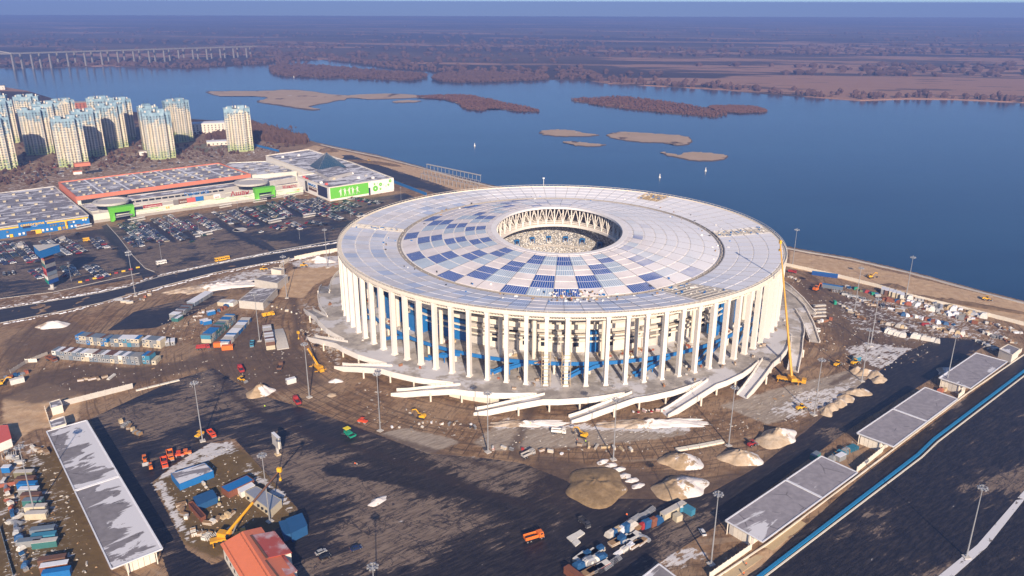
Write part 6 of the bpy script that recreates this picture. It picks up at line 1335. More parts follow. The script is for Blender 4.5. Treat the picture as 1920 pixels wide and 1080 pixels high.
mound_mat('sand_snowy', (.33, .235, .14), (.46, .34, .22), .45); mound_mat('sand_pale', (.44, .33, .22), (.54, .44, .33), .38); mound_mat('sand_brown', (.21, .14, .07), (.32, .22, .12), .20); mound_mat('snow_heap', (.30, .22, .15), (.5, .42, .34), .62); mound_mat('earth_heap', (.10, .065, .04), (.17, .115, .075), .12)
def heap(px, rx, ry, h, mat, lab, rz=0, cat='sand heap', name='sand_heap', sharp=1.0, grp=None):
    x, y = G(*px); long_ = ry/rx < .4; nr, na = 16, (64 if long_ else 40); V = [(0, 0, h)]; F = []; sd_ = random.random()*100
    for j in range(1, nr+1):
        for i in range(na):
            a = 2*math.pi*i/na; r = j/nr; wob = 1+.16*math.sin(2*a+sd_)+.08*math.sin(5*a+sd_*2)+(.10*math.sin(9*a+sd_)+.08*math.sin(14*a) if long_ else 0); wob *= (abs(math.cos(a))**4+abs(math.sin(a))**4)**-.25*.9 if long_ else 1; q = np.array([[rx*r*math.cos(a)+sd_, ry*r*math.sin(a)]]); hh = h*(1-r**1.15)**sharp+((vnoise(q, .35, 11)[0]-.5)*h*(.9 if long_ else .5)+(vnoise(q, 1.1, 12)[0]-.5)*h*.22)*(1-r); V.append((rx*r*wob*math.cos(a), ry*r*wob*math.sin(a), max(hh, -.05) if j < nr else -.4))
    for i in range(na): F.append((0, 1+i, 1+(i+1) % na))
    for j in range(nr-1):
        for i in range(na): a = 1+j*na+i; b = 1+j*na+(i+1) % na; F.append((a, a+na, b+na, b))
    me = bpy.data.meshes.new(name); me.from_pydata(V, [], F); me.materials.append(M(mat)); me.polygons.foreach_set('use_smooth', [True]*len(F)); o = put(name, me, None, (x, y, 0), R(rz)); return tag(o, lab, cat, grp)
heap((488, 737), 7.5, 5.5, 4.6, 'sand_snowy', 'snow capped sand heap left beside the yellow loader', 10, grp=None); heap((1118, 912), 15, 13, 3.0, 'sand_brown', 'big brown sand pile at front right of centre', 20, sharp=.7); heap((1277, 866), 9.5, 7.5, 4.0, 'sand_snowy', 'snow capped sand heap just right of the big brown pile', 10)
heap((1388, 860), 9.5, 7.0, 4.8, 'sand_pale', 'peaked pale sand heap below the red loader', 10); heap((1275, 915), 13, 8.5, 4.2, 'sand_snowy', 'widest pale sand heap nearest the camera with snow folds', 5); heap((1456, 822), 12, 7.5, 4.8, 'sand_pale', 'rounded sand heap right of the red loader', 20)
for i, (px, r) in enumerate([((1548, 772), 5), ((1560, 764), 5), ((1574, 757), 5), ((1586, 748), 5.5), ((1610, 736), 6.5), ((1622, 700), 6), ((1606, 696), 5), ((1640, 704), 6.5), ((1648, 713), 5)]): heap(px, r, r*.75, 2.6, 'sand_pale', f'small pale sand heap, {ordw(i+1)} of the string right of the crane counted from the camera', random.random()*90, grp='string of small sand heaps')
heap((100, 611), 10, 5, 3.4, 'snow_heap', 'snow streaked heap alone on the dark field at left', 20, 'snow heap', 'snow_heap'); heap((600, 490), 12, 6, 4, 'snow_heap', 'pale snowy earth heap next to the stadium on the left', 0, 'earth heap', 'earth_heap'); heap((400, 540), 30, 8, 3, 'snow_heap', 'long snowy spoil bank beyond the cabin yard', 25, 'earth heap', 'earth_heap', .6)
heap((440, 548), 14, 8, 2.6, 'earth_heap', 'brown earth bank left of the grey roofed sheds', 20, 'earth heap', 'earth_heap'); heap((1225, 795), 26, 5, 2.2, 'snow_heap', 'long snow covered spoil ridge in front of the right ramps', 3, 'spoil ridge', 'spoil_ridge', .7); heap((990, 795), 18, 4, 1.6, 'snow_heap', 'low snowy spoil ridge in front of the middle ramp', 2, 'spoil ridge', 'spoil_ridge', .7)
heap((708, 940), 5, 2.2, 1.3, 'snow_heap', 'small snow and sand heap alone on the dry tarmac', 40, 'snow heap', 'snow_heap'); heap((615, 284), 16, 8, 6, 'earth_heap', 'tall earth heap behind the cinema by the river', 10, 'earth heap', 'earth_heap'); heap((700, 306), 40, 7, 3, 'earth_heap', 'long earth ridge on the embankment behind the cinema', -30, 'earth heap', 'earth_heap', .7)
heap((1675, 538), 9, 5, 2.6, 'earth_heap', 'brown earth heap on the river side of the white fence', -20, 'earth heap', 'earth_heap'); heap((1775, 566), 55, 3, 2.2, 'earth_heap', 'long low earth bank on sand strip by the river', -27, 'earth bank', 'earth_bank', .6); heap((630, 715), 3.5, 2.6, 1.6, 'snow_heap', 'little sand heap on the dirt left of front ramps', 0, 'sand heap', grp=None); heap((622, 741), 3, 2, 1.2, 'sand_pale', 'little pale sand heap right of the mast by the cabin', 0)
heap((1785, 700), 9, 7, 2.6, 'snow_heap', 'white wrapped snowy mound behind the farthest pavilion', 0, 'mound', 'wrapped_mound')
for i, px in enumerate([(1130, 866), (1145, 872), (1160, 880), (1172, 892), (1185, 900), (1196, 911)]): heap(px, 3.0, 2.0, .9, 'snow_heap', f'low rubble heap, {ordw(i+1)} of the line behind the big brown pile', 30, 'rubble heap', 'rubble_heap', grp='rubble heaps behind the brown pile')
# ================================================================== MACHINES AND VEHICLES
def wheels(t, xs, y, r, w=.35, mat='black_rubber', nm='wheel'):
    key = ('wh', r, w)
    if key not in CAB: mb = MB(); mb.tube((0, -w/2, 0), (0, w/2, 0), r, 12); mb.mat(1); mb.tube((0, -w/2-.03, 0), (0, w/2+.03, 0), r*.5, 8); CAB[key] = mb.mesh('wheel', ['black_rubber', 'steel_grey'])
    for x in xs:
        for s in (-1, 1): put(nm, CAB[key], t, (x, s*y, r))
def P(t, nm, mat, f, lab=None): mb = MB(); f(mb); o = mb.build(nm, mat, t); return tag(o, lab) if lab else o
def dump_truck(px, rz, lab, col='orange_machine', load='wood_light', grp='dump trucks on the site', k=1.0):
    x, y = G(*px); t = empty('dump_truck', lab, 'dump truck', (x, y, 0), R(rz), grp); t.scale = (k,)*3
    P(t, 'chassis', 'dark_metal', lambda m: m.box(0, 0, .75, 7.6, .9, .35)); P(t, 'cab', col, lambda m: (m.box(3.0, 0, .9, 1.9, 2.4, 1.2), m.box(2.95, 0, 2.1, 1.7, 2.35, .95, taper=.9), m.box(2.9, 0, 3.05, 1.5, 2.1, .1)))
    P(t, 'windscreen', 'glass_dark', lambda m: (m.box(3.82, 0, 2.15, .08, 2.0, .75), m.box(3.0, 0, 2.2, 1.0, 2.4, .6))); P(t, 'bumper', 'steel_grey', lambda m: m.box(4.0, 0, .5, .25, 2.4, .5))
    def bed(m):
        m.hexa([(-3.7, -1.2, 1.3), (1.7, -1.2, 1.3), (1.7, 1.2, 1.3), (-3.7, 1.2, 1.3), (-3.7, -1.2, 1.5), (1.7, -1.2, 1.5), (1.7, 1.2, 1.5), (-3.7, 1.2, 1.5)])
        for s in (-1, 1): m.box(-1.0, s*1.22, 1.5, 5.4, .12, 1.2)
        m.box(1.7, 0, 1.5, .15, 2.45, 1.5); m.box(-3.72, 0, 1.5, .12, 2.4, .95); m.box(2.1, 0, 2.95, .9, 2.4, .1)
        for i in range(6):
            for s in (-1, 1): m.box(-3.3+i*.95, s*1.31, 1.5, .12, .08, 1.1)
    P(t, 'dump_bed', col, bed); P(t, 'bed_floor', 'dark_metal', lambda m: m.box(-1, 0, 1.55, 5.2, 2.2, .5, taper=.6)); wheels(t, (-2.9, -1.5, 2.9), 1.05, .52); return t
def loader(px, rz, lab, col='yellow_machine', grp='yellow wheel loaders and graders', k=1.0):
    x, y = G(*px); t = empty('wheel_loader', lab, 'loader', (x, y, 0), R(rz), grp); t.scale = (k,)*3
    P(t, 'body', col, lambda m: (m.box(-1.6, 0, 1.0, 2.6, 1.8, 1.1, taper=.9), m.box(.6, 0, .9, 1.8, 1.0, .7))); P(t, 'cab', 'glass_dark', lambda m: m.box(-.1, 0, 1.9, 1.3, 1.3, 1.3, taper=.9)); P(t, 'cab_roof', col, lambda m: m.box(-.1, 0, 3.2, 1.5, 1.5, .15))
    P(t, 'arm', col, lambda m: [m.bar((.8, s*.5, 1.5), (2.9, s*.6, .6), .2, .35) for s in (-1, 1)]); P(t, 'bucket', 'steel_grey' if col != 'steel_grey' else col, lambda m: m.hexa([(2.8, -1.3, .1), (3.9, -1.3, .1), (3.9, 1.3, .1), (2.8, 1.3, .1), (2.7, -1.3, 1.2), (3.0, -1.3, 1.3), (3.0, 1.3, 1.3), (2.7, 1.3, 1.2)])); wheels(t, (-1.6, 1.3), 1.0, .75, .5); return t
def excavator(px, rz, lab, col='yellow_machine', grp='yellow excavators on the dirt ring', k=1.0):
    x, y = G(*px); t = empty('excavator', lab, 'excavator', (x, y, 0), R(rz), grp); t.scale = (k,)*3
    for s in (-1, 1): P(t, 'track', 'black_rubber', lambda m: (m.box(0, s*1.1, 0, 3.6, .55, .75), m.box(0, s*1.1, .1, 4.1, .5, .5)))
    P(t, 'body', col, lambda m: (m.box(-.7, 0, .9, 3.0, 2.4, 1.0, taper=.95), m.box(-1.5, 0, 1.9, 1.2, 2.2, .4))); P(t, 'cab', 'glass_dark', lambda m: m.box(.7, .6, 1.1, 1.3, 1.0, 1.7, taper=.9)); P(t, 'cab_roof', col, lambda m: m.box(.7, .6, 2.8, 1.4, 1.1, .12))
    P(t, 'boom', col, lambda m: (m.bar((.9, -.4, 1.4), (3.0, -.4, 3.9), .4, .5), m.bar((3.0, -.4, 3.9), (5.0, -.4, 3.3), .35, .45))); P(t, 'stick', col, lambda m: m.bar((5.0, -.4, 3.5), (5.4, -.4, .9), .28, .35)); P(t, 'bucket', 'dark_metal', lambda m: m.box(5.1, -.4, .2, 1.0, 1.1, .9, taper=.7)); return t
def roller(px, rz, lab, col='orange_machine', grp='road rollers and pavers', k=1.0):
    x, y = G(*px); t = empty('road_roller', lab, 'road roller', (x, y, 0), R(rz), grp); t.scale = (k,)*3
    for xx in (-1.5, 1.5): P(t, 'drum', 'steel_grey', lambda m: m.tube((xx, -.85, .65), (xx, .85, .65), .65, 14)); P(t, 'frame', col, lambda m: m.box(xx, 0, .95, 1.9, 2.1, .55, taper=.85))
    P(t, 'body', col, lambda m: m.box(0, 0, .8, 1.6, 1.5, .9)); P(t, 'canopy', col if k != 1.01 else 'white_paint', lambda m: m.box(0, 0, 2.7, 1.8, 1.6, .12))
    for sx in (-.7, .7):
        for sy in (-.6, .6): P(t, 'canopy_post', 'dark_metal', lambda m: m.tube((sx, sy, 1.6), (sx, sy, 2.7), .05, 4))
    return t
FL_ = 'orange machines parked at the fenced plot'
dump_truck((1000, 1012), 25, 'orange dump truck with empty bed alone on black tarmac at bottom centre', grp=None); dump_truck((320, 858), -62, 'rear orange dump truck of the parked orange pair', grp=FL_); dump_truck((309, 872), -62, 'front orange dump truck of the parked pair, white drum beside it', 'red_orange', grp=FL_)
loader((272, 866), -62, 'orange loader at the left end of orange machines', 'orange_machine', FL_); loader((283, 878), 118, 'small orange roller-like loader nearest the long pavilion', 'orange_machine', FL_, .8); roller((336, 856), 20, 'left of two orange rollers by the plot corner', 'red_orange', FL_); roller((349, 853), 20, 'right of two orange rollers by the plot corner', 'orange_machine', FL_)
roller((375, 818), 70, 'yellow roller at the mast foot above the fenced plot', 'yellow_machine'); dump_truck((397, 817), -50, 'bright orange truck right of the yellow roller', 'red_orange', k=.85, grp=None); roller((680, 793), -20, 'small orange roller working on the fresh asphalt', 'red_orange')
x, y = G(655, 817); t = empty('asphalt_paver', 'green asphalt paver with yellow canopy laying black asphalt', 'asphalt paver', (x, y, 0), R(-45)); P(t, 'hopper', 'green_machine', lambda m: m.hexa([(1.2, -1.3, .4), (3.2, -1.6, .5), (3.2, 1.6, .5), (1.2, 1.3, .4), (1.2, -1.6, 1.4), (3.2, -1.9, 1.3), (3.2, 1.9, 1.3), (1.2, 1.6, 1.4)])); P(t, 'hopper_load', 'black_rubber', lambda m: m.box(2.2, 0, 1.3, 1.6, 2.6, .15)); P(t, 'body', 'green_machine', lambda m: m.box(-.8, 0, .5, 4.0, 2.3, 1.5)); P(t, 'canopy', 'yellow_canopy', lambda m: m.box(-1.6, 0, 3.3, 2.8, 2.8, .18)); P(t, 'screed', 'dark_metal', lambda m: m.box(-3.2, 0, .1, .9, 4.0, .6))
for sx in (-2.8, -.4):
    for sy in (-1.2, 1.2): P(t, 'canopy_post', 'dark_metal', lambda m: m.tube((sx, sy, 2), (sx, sy, 3.3), .06, 4))
wheels(t, (-2, .8), 1.25, .5)
excavator((790, 784), 160, 'yellow excavator digging in front of the front left ramp'); excavator((1093, 819), 150, 'yellow excavator beside the white truck at front centre'); excavator((700-0, 548) if 0 else (1632, 521), 10, 'yellow excavator on the sand strip by the river'); excavator((1530, 545), 40, 'orange and red crawler crane on dark dirt right of stadium', 'orange_machine', None, 1.2)
loader((454, 715), -30, 'yellow roller loader at left foot of the snow capped heap', k=.9); loader((1502, 768), 20, 'yellow loader on the snowy dirt below the crane'); loader((1570, 686), 40, 'left yellow loader near the bright blue cabin'); loader((1603, 683), 30, 'right yellow loader near the bright blue cabin'); loader((570, 500), 20, 'yellow bulldozer by the earth heap at stadium left'); loader((495, 507), 20, 'yellow bulldozer behind the grey roofed sheds'); loader((692, 303), 20, 'yellow bulldozer on the embankment behind the cinema')
loader((1410, 836), 30, 'red loader between two pale sand heaps', 'red_paint', None, .9); loader((1850, 563), -20, 'small yellow machine far right on the river sand'); excavator((3, 722), 30, 'yellow excavator cut by the left edge')
dump_truck((452, 697), 120, 'dark red tipper truck behind the yellow roller loader', 'red_paint', grp=None); dump_truck((557, 757), 120, 'dark red dump truck carrying soil on the wet tarmac', 'red_paint', grp=None); dump_truck((526, 692), 95, 'maroon and white truck behind the blue and white cabin', 'brown_paint', grp=None); dump_truck((1047, 813), -8, 'white tipper truck on the dirt at front centre', 'white_paint', grp=None, k=.9); dump_truck((990, 856), 40, 'grey white truck at edge of the wet tarmac', 'mall_grey', grp=None, k=.9); dump_truck((1095, 983), -60, 'black flatbed truck with white pipes at bottom centre', 'dark_metal', grp=None, k=.8); dump_truck((473, 648), -75, 'light blue truck between cabin blocks', 'cyan_box', grp=None, k=.9); dump_truck((381, 655), 15, 'flat red truck lying low before the left cabin block', 'red_paint', grp=None); dump_truck((97, 677), -30, 'rusty red truck at the left end of the front cabin row', 'rust', grp=None); dump_truck((503, 594), 35, 'yellow and red truck right of the upper cabin yard', 'yellow_machine', grp=None); dump_truck((1527, 621), -60, 'black and white truck on dirt right of the ramps', 'white_paint', grp=None, k=.9); dump_truck((1485, 512), -30, 'dark red truck against the white fence by the stadium', 'red_paint', grp=None, k=.8)
def crane(px, rz, tip, lab, k=1.0, r=.8, col='crane_yellow', upcol=None, frac=.5):
    x, y = G(*px); t = empty('mobile_crane', lab, 'mobile crane', (x, y, 0), 0, 'mobile cranes'); c_, s_ = math.cos(R(rz)), math.sin(R(rz)); rot = lambda a, b, z: (a*c_-b*s_, a*s_+b*c_, z)
    mb = MB(); mb.box(0, 0, .9*k, 13*k, 2.6*k, .8*k, R(rz)); mb.box(*rot(5.6*k, 0, 0)[:2], 1.6*k, 1.9*k, 2.5*k, 1.2*k, R(rz)); mb.build('carrier', col, t)
    for xx in (-5, -3.4, -1.8, .4, 2.4, 4.2):
        for s in (-1, 1): mb = MB(); a = rot(xx*k, s*1.1*k, .6*k); b = rot(xx*k, s*1.5*k, .6*k); mb.tube(a, b, .6*k, 10); mb.build('wheel', 'black_rubber', t)
    for xx in (-5.5, 3.5): mb = MB(); mb.bar(rot(xx*k, -3.8*k, .7*k), rot(xx*k, 3.8*k, .7*k), .4*k, .35*k); mb.build('outrigger', col, t)
    T = Vector((*tip[:2], tip[2]))-Vector((x, y, 0)); bz = math.atan2(T.y, T.x); mb = MB(); mb.box(0, 0, 1.7*k, 3.4*k, 2.5*k, 1.5*k, bz); mb.box(-2.6*k*math.cos(bz), -2.6*k*math.sin(bz), 1.7*k, 2.2*k, 2.6*k, 1.7*k, bz); mb.build('superstructure', col, t)
    mb = MB(); off = 1.6*k; mb.box(1.2*k*math.cos(bz)+off*math.sin(bz), 1.2*k*math.sin(bz)-off*math.cos(bz), 1.6*k, 1.8*k, 1.0*k, 1.7*k, bz); mb.build('cab', 'glass_dark', t)
    B_ = Vector((0, 0, 3.0*k)); n = 4
    for i in range(n):
        a = B_.lerp(T, i/n); b = B_.lerp(T, (i+1)/n+.01); mb = MB(); mb.tube(a, b, r*(1-.17*i), 6, r*(1-.17*i)*.97); mb.build('boom_section', col if (i+.5)/n < frac or not upcol else upcol, t)
    mb = MB(); mb.tube((1.5*k*math.cos(bz), 1.5*k*math.sin(bz), 1.8*k), B_.lerp(T, .22), .28*k, 6); mb.build('lift_cylinder', 'steel_grey', t)
    mb = MB(); mb.box(T.x, T.y, T.z-.5, 1.6*k, 1.0*k, 1.6*k, bz); mb.tube(T, T+Vector((0, 0, -3.2*k)), .08, 4); mb.box(T.x, T.y, T.z-4.2*k, .7*k, .7*k, 1.0*k); mb.build('hook_block', 'yellow_machine', t)
crane((1483, 716), -25, (*G(1463, 455, 66), 66), 'tall yellow mobile crane with boom rising past the stadium rim', 1.15, .72, frac=2); crane((597, 693), -55, (*G(559, 624, 17), 17), 'small yellow mobile crane beside the front left ramps', .9, .62, upcol='brown_paint', frac=.5); crane((428, 1012), 25, (*G(524, 882, 33), 33), 'yellow mobile crane with dark upper boom behind the orange roof', 1.0, .62, upcol='brown_paint', frac=.55)
# buses, near cars
def bus(px, rz, col, lab, ln=11.5):
    x, y = G(*px); t = empty('bus', lab, 'bus', (x, y, 0), R(rz)); P(t, 'body', col, lambda m: (m.box(0, 0, .35, ln, 2.5, 1.1), m.box(0, 0, 2.25, ln, 2.5, .7, taper=.96))); P(t, 'window_band', 'glass_dark', lambda m: m.box(0, 0, 1.45, ln-.1, 2.46, .8))
    for i in range(7): P(t, 'window_post', col, lambda m: m.box(-ln/2+.6+i*(ln-1.2)/6, 0, 1.4, .3, 2.52, .9))
    wheels(t, (-ln*.3, ln*.32), 1.1, .48)
bus((417, 488), 41, 'yellow_machine', 'yellow bus parked beside the main road'); bus((303, 495), 42, 'white_paint', 'white bus with turquoise stripe standing on open tarmac', 7.5); bus((162, 452), 42, 'yellow_machine', 'small yellow van parked among cars by the store', 5)
def near_car(px, rz, col, lab):
    x, y = G(*px); t = empty('car', lab, 'car', (x, y, 0), R(rz), 'cars on the tarmac by the orange roof'); cc = 'car_'+col
    def body(m):
        pr = [(-2.15, .35), (-2.2, .8), (-1.7, .95), (1.0, .95), (2.0, .8), (2.2, .55), (2.15, .35)]
        V = [(px_, s*(.86 if pz > .5 else .8), pz) for s in (-1, 1) for px_, pz in pr]; n = len(pr); m.add(V, [tuple(range(n)), tuple(range(2*n-1, n-1, -1))]+[(i, n+i, n+(i+1) % n, (i+1) % n) for i in range(n)])
    P(t, 'body', cc, body); P(t, 'window_band', 'glass_dark', lambda m: m.box(-.35, 0, .93, 2.9, 1.6, .5, taper=.82, tx=.66)); P(t, 'roof', cc, lambda m: m.box(-.35, 0, 1.42, 1.9, 1.3, .06)); wheels(t, (-1.35, 1.35), .8, .33, .22)
    for s in (-1, 1): P(t, 'headlight', 'lamp_white', lambda m: m.box(2.12, s*.6, .58, .1, .35, .15)); P(t, 'tail_light', 'red_paint', lambda m: m.box(-2.18, s*.6, .68, .08, .3, .15))
near_car((602, 1037), 37, 'silver', 'silver car of the pair right of the orange roofed house'); near_car((609, 1046), 37, 'black', 'dark car next to the silver one, nearer the camera'); near_car((668, 1030), 30, 'dark blue', 'dark blue car alone on dry tarmac at bottom centre'); near_car((1317, 1000), 100, 'white', 'white car left of the nearest tall mast')
x, y = G(538, 1030)
# signboard
x, y = G(521, 852); t = empty('billboard', 'blank grey billboard on a single post in the middle of the wet tarmac', 'billboard', (x, y, 0), R(-50)); P(t, 'post', 'concrete_light', lambda m: m.box(0, 0, 0, 1.1, .9, 5.2)); P(t, 'panel', 'mall_grey', lambda m: m.box(0, 0, 4.2, 6.4, 1.3, 5.6)); P(t, 'top_plate', 'snow_plain', lambda m: m.box(0, 0, 9.8, 6.5, 1.4, .15)); P(t, 'side_plate', 'cream_wall', lambda m: m.box(3.22, 0, 4.3, .1, 1.2, 5.4)); P(t, 'footing', 'wood_light', lambda m: m.box(0, 0, 0, 3, 2.4, .5, taper=.8))
# shelters in car park
for i, (a, b) in enumerate((((373, 443), (398, 438)), ((504, 419), (527, 414)), ((569, 408), (592, 404)), ((533, 372), (553, 367)), ((241, 417), (272, 411)), ((412, 390), (434, 386)), ((143, 430), (172, 424)), ((475, 380), (500, 376)))):
    p, q_ = Vector((*G(*a), 0)), Vector((*G(*b), 0)); t = empty('trolley_shelter', f"long white trolley shelter, {['beside the lone lamp post left of the roundabout','below the second row','right next to red kiosk','near the cinema wall','below the left green portal','above the roundabout rows','below the blue store corner','below the right green portal'][i]}", 'trolley shelter', (p.x, p.y, 0), 0, 'white trolley shelters'); d = q_-p
    P(t, 'roof', 'white_paint', lambda m: m.bar((0, 0, 2.3), d+Vector((0, 0, 2.3)), 2.6, .35)); P(t, 'rail', 'concrete_light', lambda m: m.bar((0, 0, 0), d, 2.2, .9))
    for f in (.05, .5, .95): P(t, 'post', 'galv', lambda m: m.tube(d*f, d*f+Vector((0, 0, 2.3)), .08, 4))
for px, lab in (((37, 458), 'white trolley cabin at left below the blue store'), ((116, 445), 'white trolley cabin right of the pylon top')): block('cabin', lab, 'cabin', [(px[0]-6, px[1]), (px[0]+4, px[1]-3), (px[0]+7, px[1]+1), (px[0]-3, px[1]+4)], 2.6, 'cream_wall', 'concrete_light', .1, .2)
x, y = G(450, 431); mb = MB(); mb.ring(5.6, 6.2, 0, .3, 28); mb.tube((0, 0, -.1), (0, 0, .12), 5.6, 24); o = mb.build('roundabout', 'stone_light', None, (x, y, 0)); tag(o, 'small round kerbed island with pale centre in the car park', 'traffic island')
for i in range(9): 
    a, b = G(147+i*13.5, 530-i*3.4), G(154+i*13.5, 529-i*3.4); mb = MB(); mb.bar((*a, 0), (*b, 0), 1.2, .9); tag(mb.build('road_barrier', 'red_paint' if i % 2 else 'yellow_sign'), f"{'red' if i % 2 else 'yellow'} road barrier, {ordw(i+1)} from left along the striped kerb", 'barrier', 'striped barriers')
# ================================================================== FENCES
def fence(pxs, lab, h=2.4, pitch=2.5, mat='cream_wall', pw=.12, post=True, gap=.08, z=0, grp=None, topposts=0):
    P_ = [Vector((*G(*p), 0)) for p in pxs]; o0 = P_[0].copy(); t = empty('fence', lab, 'fence', tuple(o0), 0, grp); 
    PM = {}
    for a, b in zip(P_, P_[1:]):
        k = max(1, round((b-a).length/pitch)); d = (b-a).normalized(); rz = math.atan2(d.y, d.x); sl = (b-a).length/k
        key = round(sl, 2); mb = MB(); mb.box(sl/2, 0, z, sl-gap, pw, h)
        for j in range(3): mb.box(sl/2, -pw/2-.02, z+.2+j*h*.3, sl-gap-.2, .03, h*.18)
        me = mb.mesh('panel', mat); mb2 = MB(); mb2.box(0, 0, 0, .22, .24, h+.25+topposts); mp_ = mb2.mesh('post', mat)
        for i in range(k):
            q = a.lerp(b, i/k)-o0; put('panel', me, t, tuple(q), rz+random.uniform(-.01, .01))
            if post: put('post', mp_, t, tuple(q), rz)
    return t
fence([(1474, 499), (1573.6, 521), (1652, 541), (1695, 554)], 'white fence between the storage yard and river sand, left stretch', 2.6, 3); fence([(1700, 556), (1740, 566), (1807, 582), (1920, 611), (2000, 632)], 'white fence between the storage yard and river sand, right stretch', 2.6, 3)
fence([(524.6, 503), (543, 488)], 'short cream panel fence behind the little white hut', 2.6); fence([(552.7, 487), (590, 479), (633, 471)], 'cream panel fence along the road left of the stadium', 2.8); fence([(116.7, 762), (250, 728)], 'concrete frame fence running right from the white hut', 3.0, 3.2, 'concrete_light')
fence([(1330, 1085), (1409, 1030)], 'white picket fence leading to the nearest pavilion', 2.6, 2.5); fence([(1606, 886), (1655, 847)], 'cream louvred fence between the two nearest pavilions', 2.8, 2.5); fence([(1796, 748), (1808, 738)], 'short cream fence between the farther pavilions', 2.8); fence([(1893, 680), (1915, 660)], 'white fence stub at right edge behind the cream hut', 2.6)
fence([(85, 770), (92, 790)], 'low fence beside the white panelled hut', 2.4); fence([(20, 700), (48, 682), (90, 665)], 'grey mesh-like fence behind the front cabin row end', 2.0, 3, 'concrete'); fence([(0, 990), (25, 1080)], 'pale curb fence at the bottom left corner', 1.0, 3, 'greyblue_box'); fence([(48, 680), (70, 679)], 'low cream wall left of the red truck', 2.2, 3)
fence([(545, 352-60), (575, 362-60)], 'thin fence behind the annex', 1.6) if 0 else None
kerb([(255, 733), (300, 722), (337, 713)], 1.4, .5, 'retaining_kerb', 'cream_wall'); kerb([(1268, 845), (1310, 838), (1356, 829)], 2.2, .9, 'retaining_kerb', 'cream_wall')
fence([(497, 620), (497, 608)], 'x', 1) if 0 else None
x0 = Vector((*G(520, 618), 0)); x1 = Vector((*G(531, 655), 0)); mb = MB(); d_ = (x1-x0); nn_ = Vector((-d_.y, d_.x, 0)).normalized()*3.4
for i in range(7): a, b = x0.lerp(x1, i/7), x0.lerp(x1, (i+1)/7); h0 = .4+1.6*math.sin(i/7*3.1); h1 = .4+1.6*math.sin((i+1)/7*3.1); up0, up1 = Vector((0, 0, h0)), Vector((0, 0, h1)); mb.hexa([a-nn_, a+nn_, b+nn_, b-nn_, a-nn_+up0, a+nn_+up0, b+nn_+up1, b-nn_+up1])
tag(mb.build('grey_canopy', 'concrete_light'), 'long curved grey slab lying beside the snowy cabin stack', 'canopy')
# blue edged line at lower right
def line_thing(name, pxs, wd, h, mat, lab, cat, z=0, parent=None):
    mb = MB(); P_ = [Vector((*G(*p), z)) for p in pxs]
    for a, b in zip(P_, P_[1:]):
        k = max(1, int((b-a).length/4))
        for i in range(k): mb.bar(a.lerp(b, i/k), a.lerp(b, (i+1)/k-.001), wd, h)
    o = mb.build(name, mat, parent); return tag(o, lab, cat) if not parent else o
bl_ = empty('kerb_barrier', 'long blue topped barrier with cream kerb crossing the lower right', 'barrier', (0, 0, 0))
line_thing('blue_strip', [(1300, 1175), (1423, 1082), (1721, 853), (1751, 824), (1920, 696), (2050, 598)], 1.2, .55, 'blue_line', '', '', 0, bl_); line_thing('cream_kerb', [(1308, 1180), (1431, 1084), (1729, 857), (1758, 829), (1927, 700), (2056, 602)], .6, .3, 'cream_wall', '', '', 0, bl_)
line_thing('retaining_wall', [(1340, 1086), (1440, 1020), (1620, 885), (1815, 737), (1925, 662)], .5, .5, 'cream_wall', 'low cream kerb wall along the lower side of the pavilions', 'kerb wall')
o = flat('path', GL([(1310, 1105), (1438, 1018), (1500, 975), (1512, 982), (1450, 1032), (1340, 1110)]), .06, 'sand_path' if 0 else 'wood_light', thick=.3)
st = flat('median_strip', GL([(1756, 1083), (1832, 1022), (1905, 938), (1921, 936), (1850, 1026), (1783, 1085)]), .12, 'median_snow', thick=.5)
st = flat('median_strip', GL([(1908, 933), (1960, 880), (1975, 884), (1922, 936)]), .12, 'median_snow', thick=.5)
# L-shaped pad of white slabs
sl = empty('slab_pad', 'L shaped pad of white concrete slabs on black tarmac', 'slab pad', (*G(1082, 1010), 0)); so_ = G(1082, 1010)
for q in ([(1062, 1009), (1073, 1003), (1082, 1011), (1071, 1017)], [(1073, 1003), (1080, 999.5), (1089, 1007), (1082, 1011)], [(1080, 999.5), (1088, 994.5), (1097, 1001), (1089, 1007)], [(1072, 1018), (1082, 1011), (1089, 1018), (1079, 1026)]):
    g = GL(q); c = np.mean(g, 0); mb = MB(); mb.prism([((c[0]+(p[0]-c[0])*.97)-so_[0], (c[1]+(p[1]-c[1])*.97)-so_[1]) for p in g], 0, .5); mb.build('slab', 'white_box', sl)
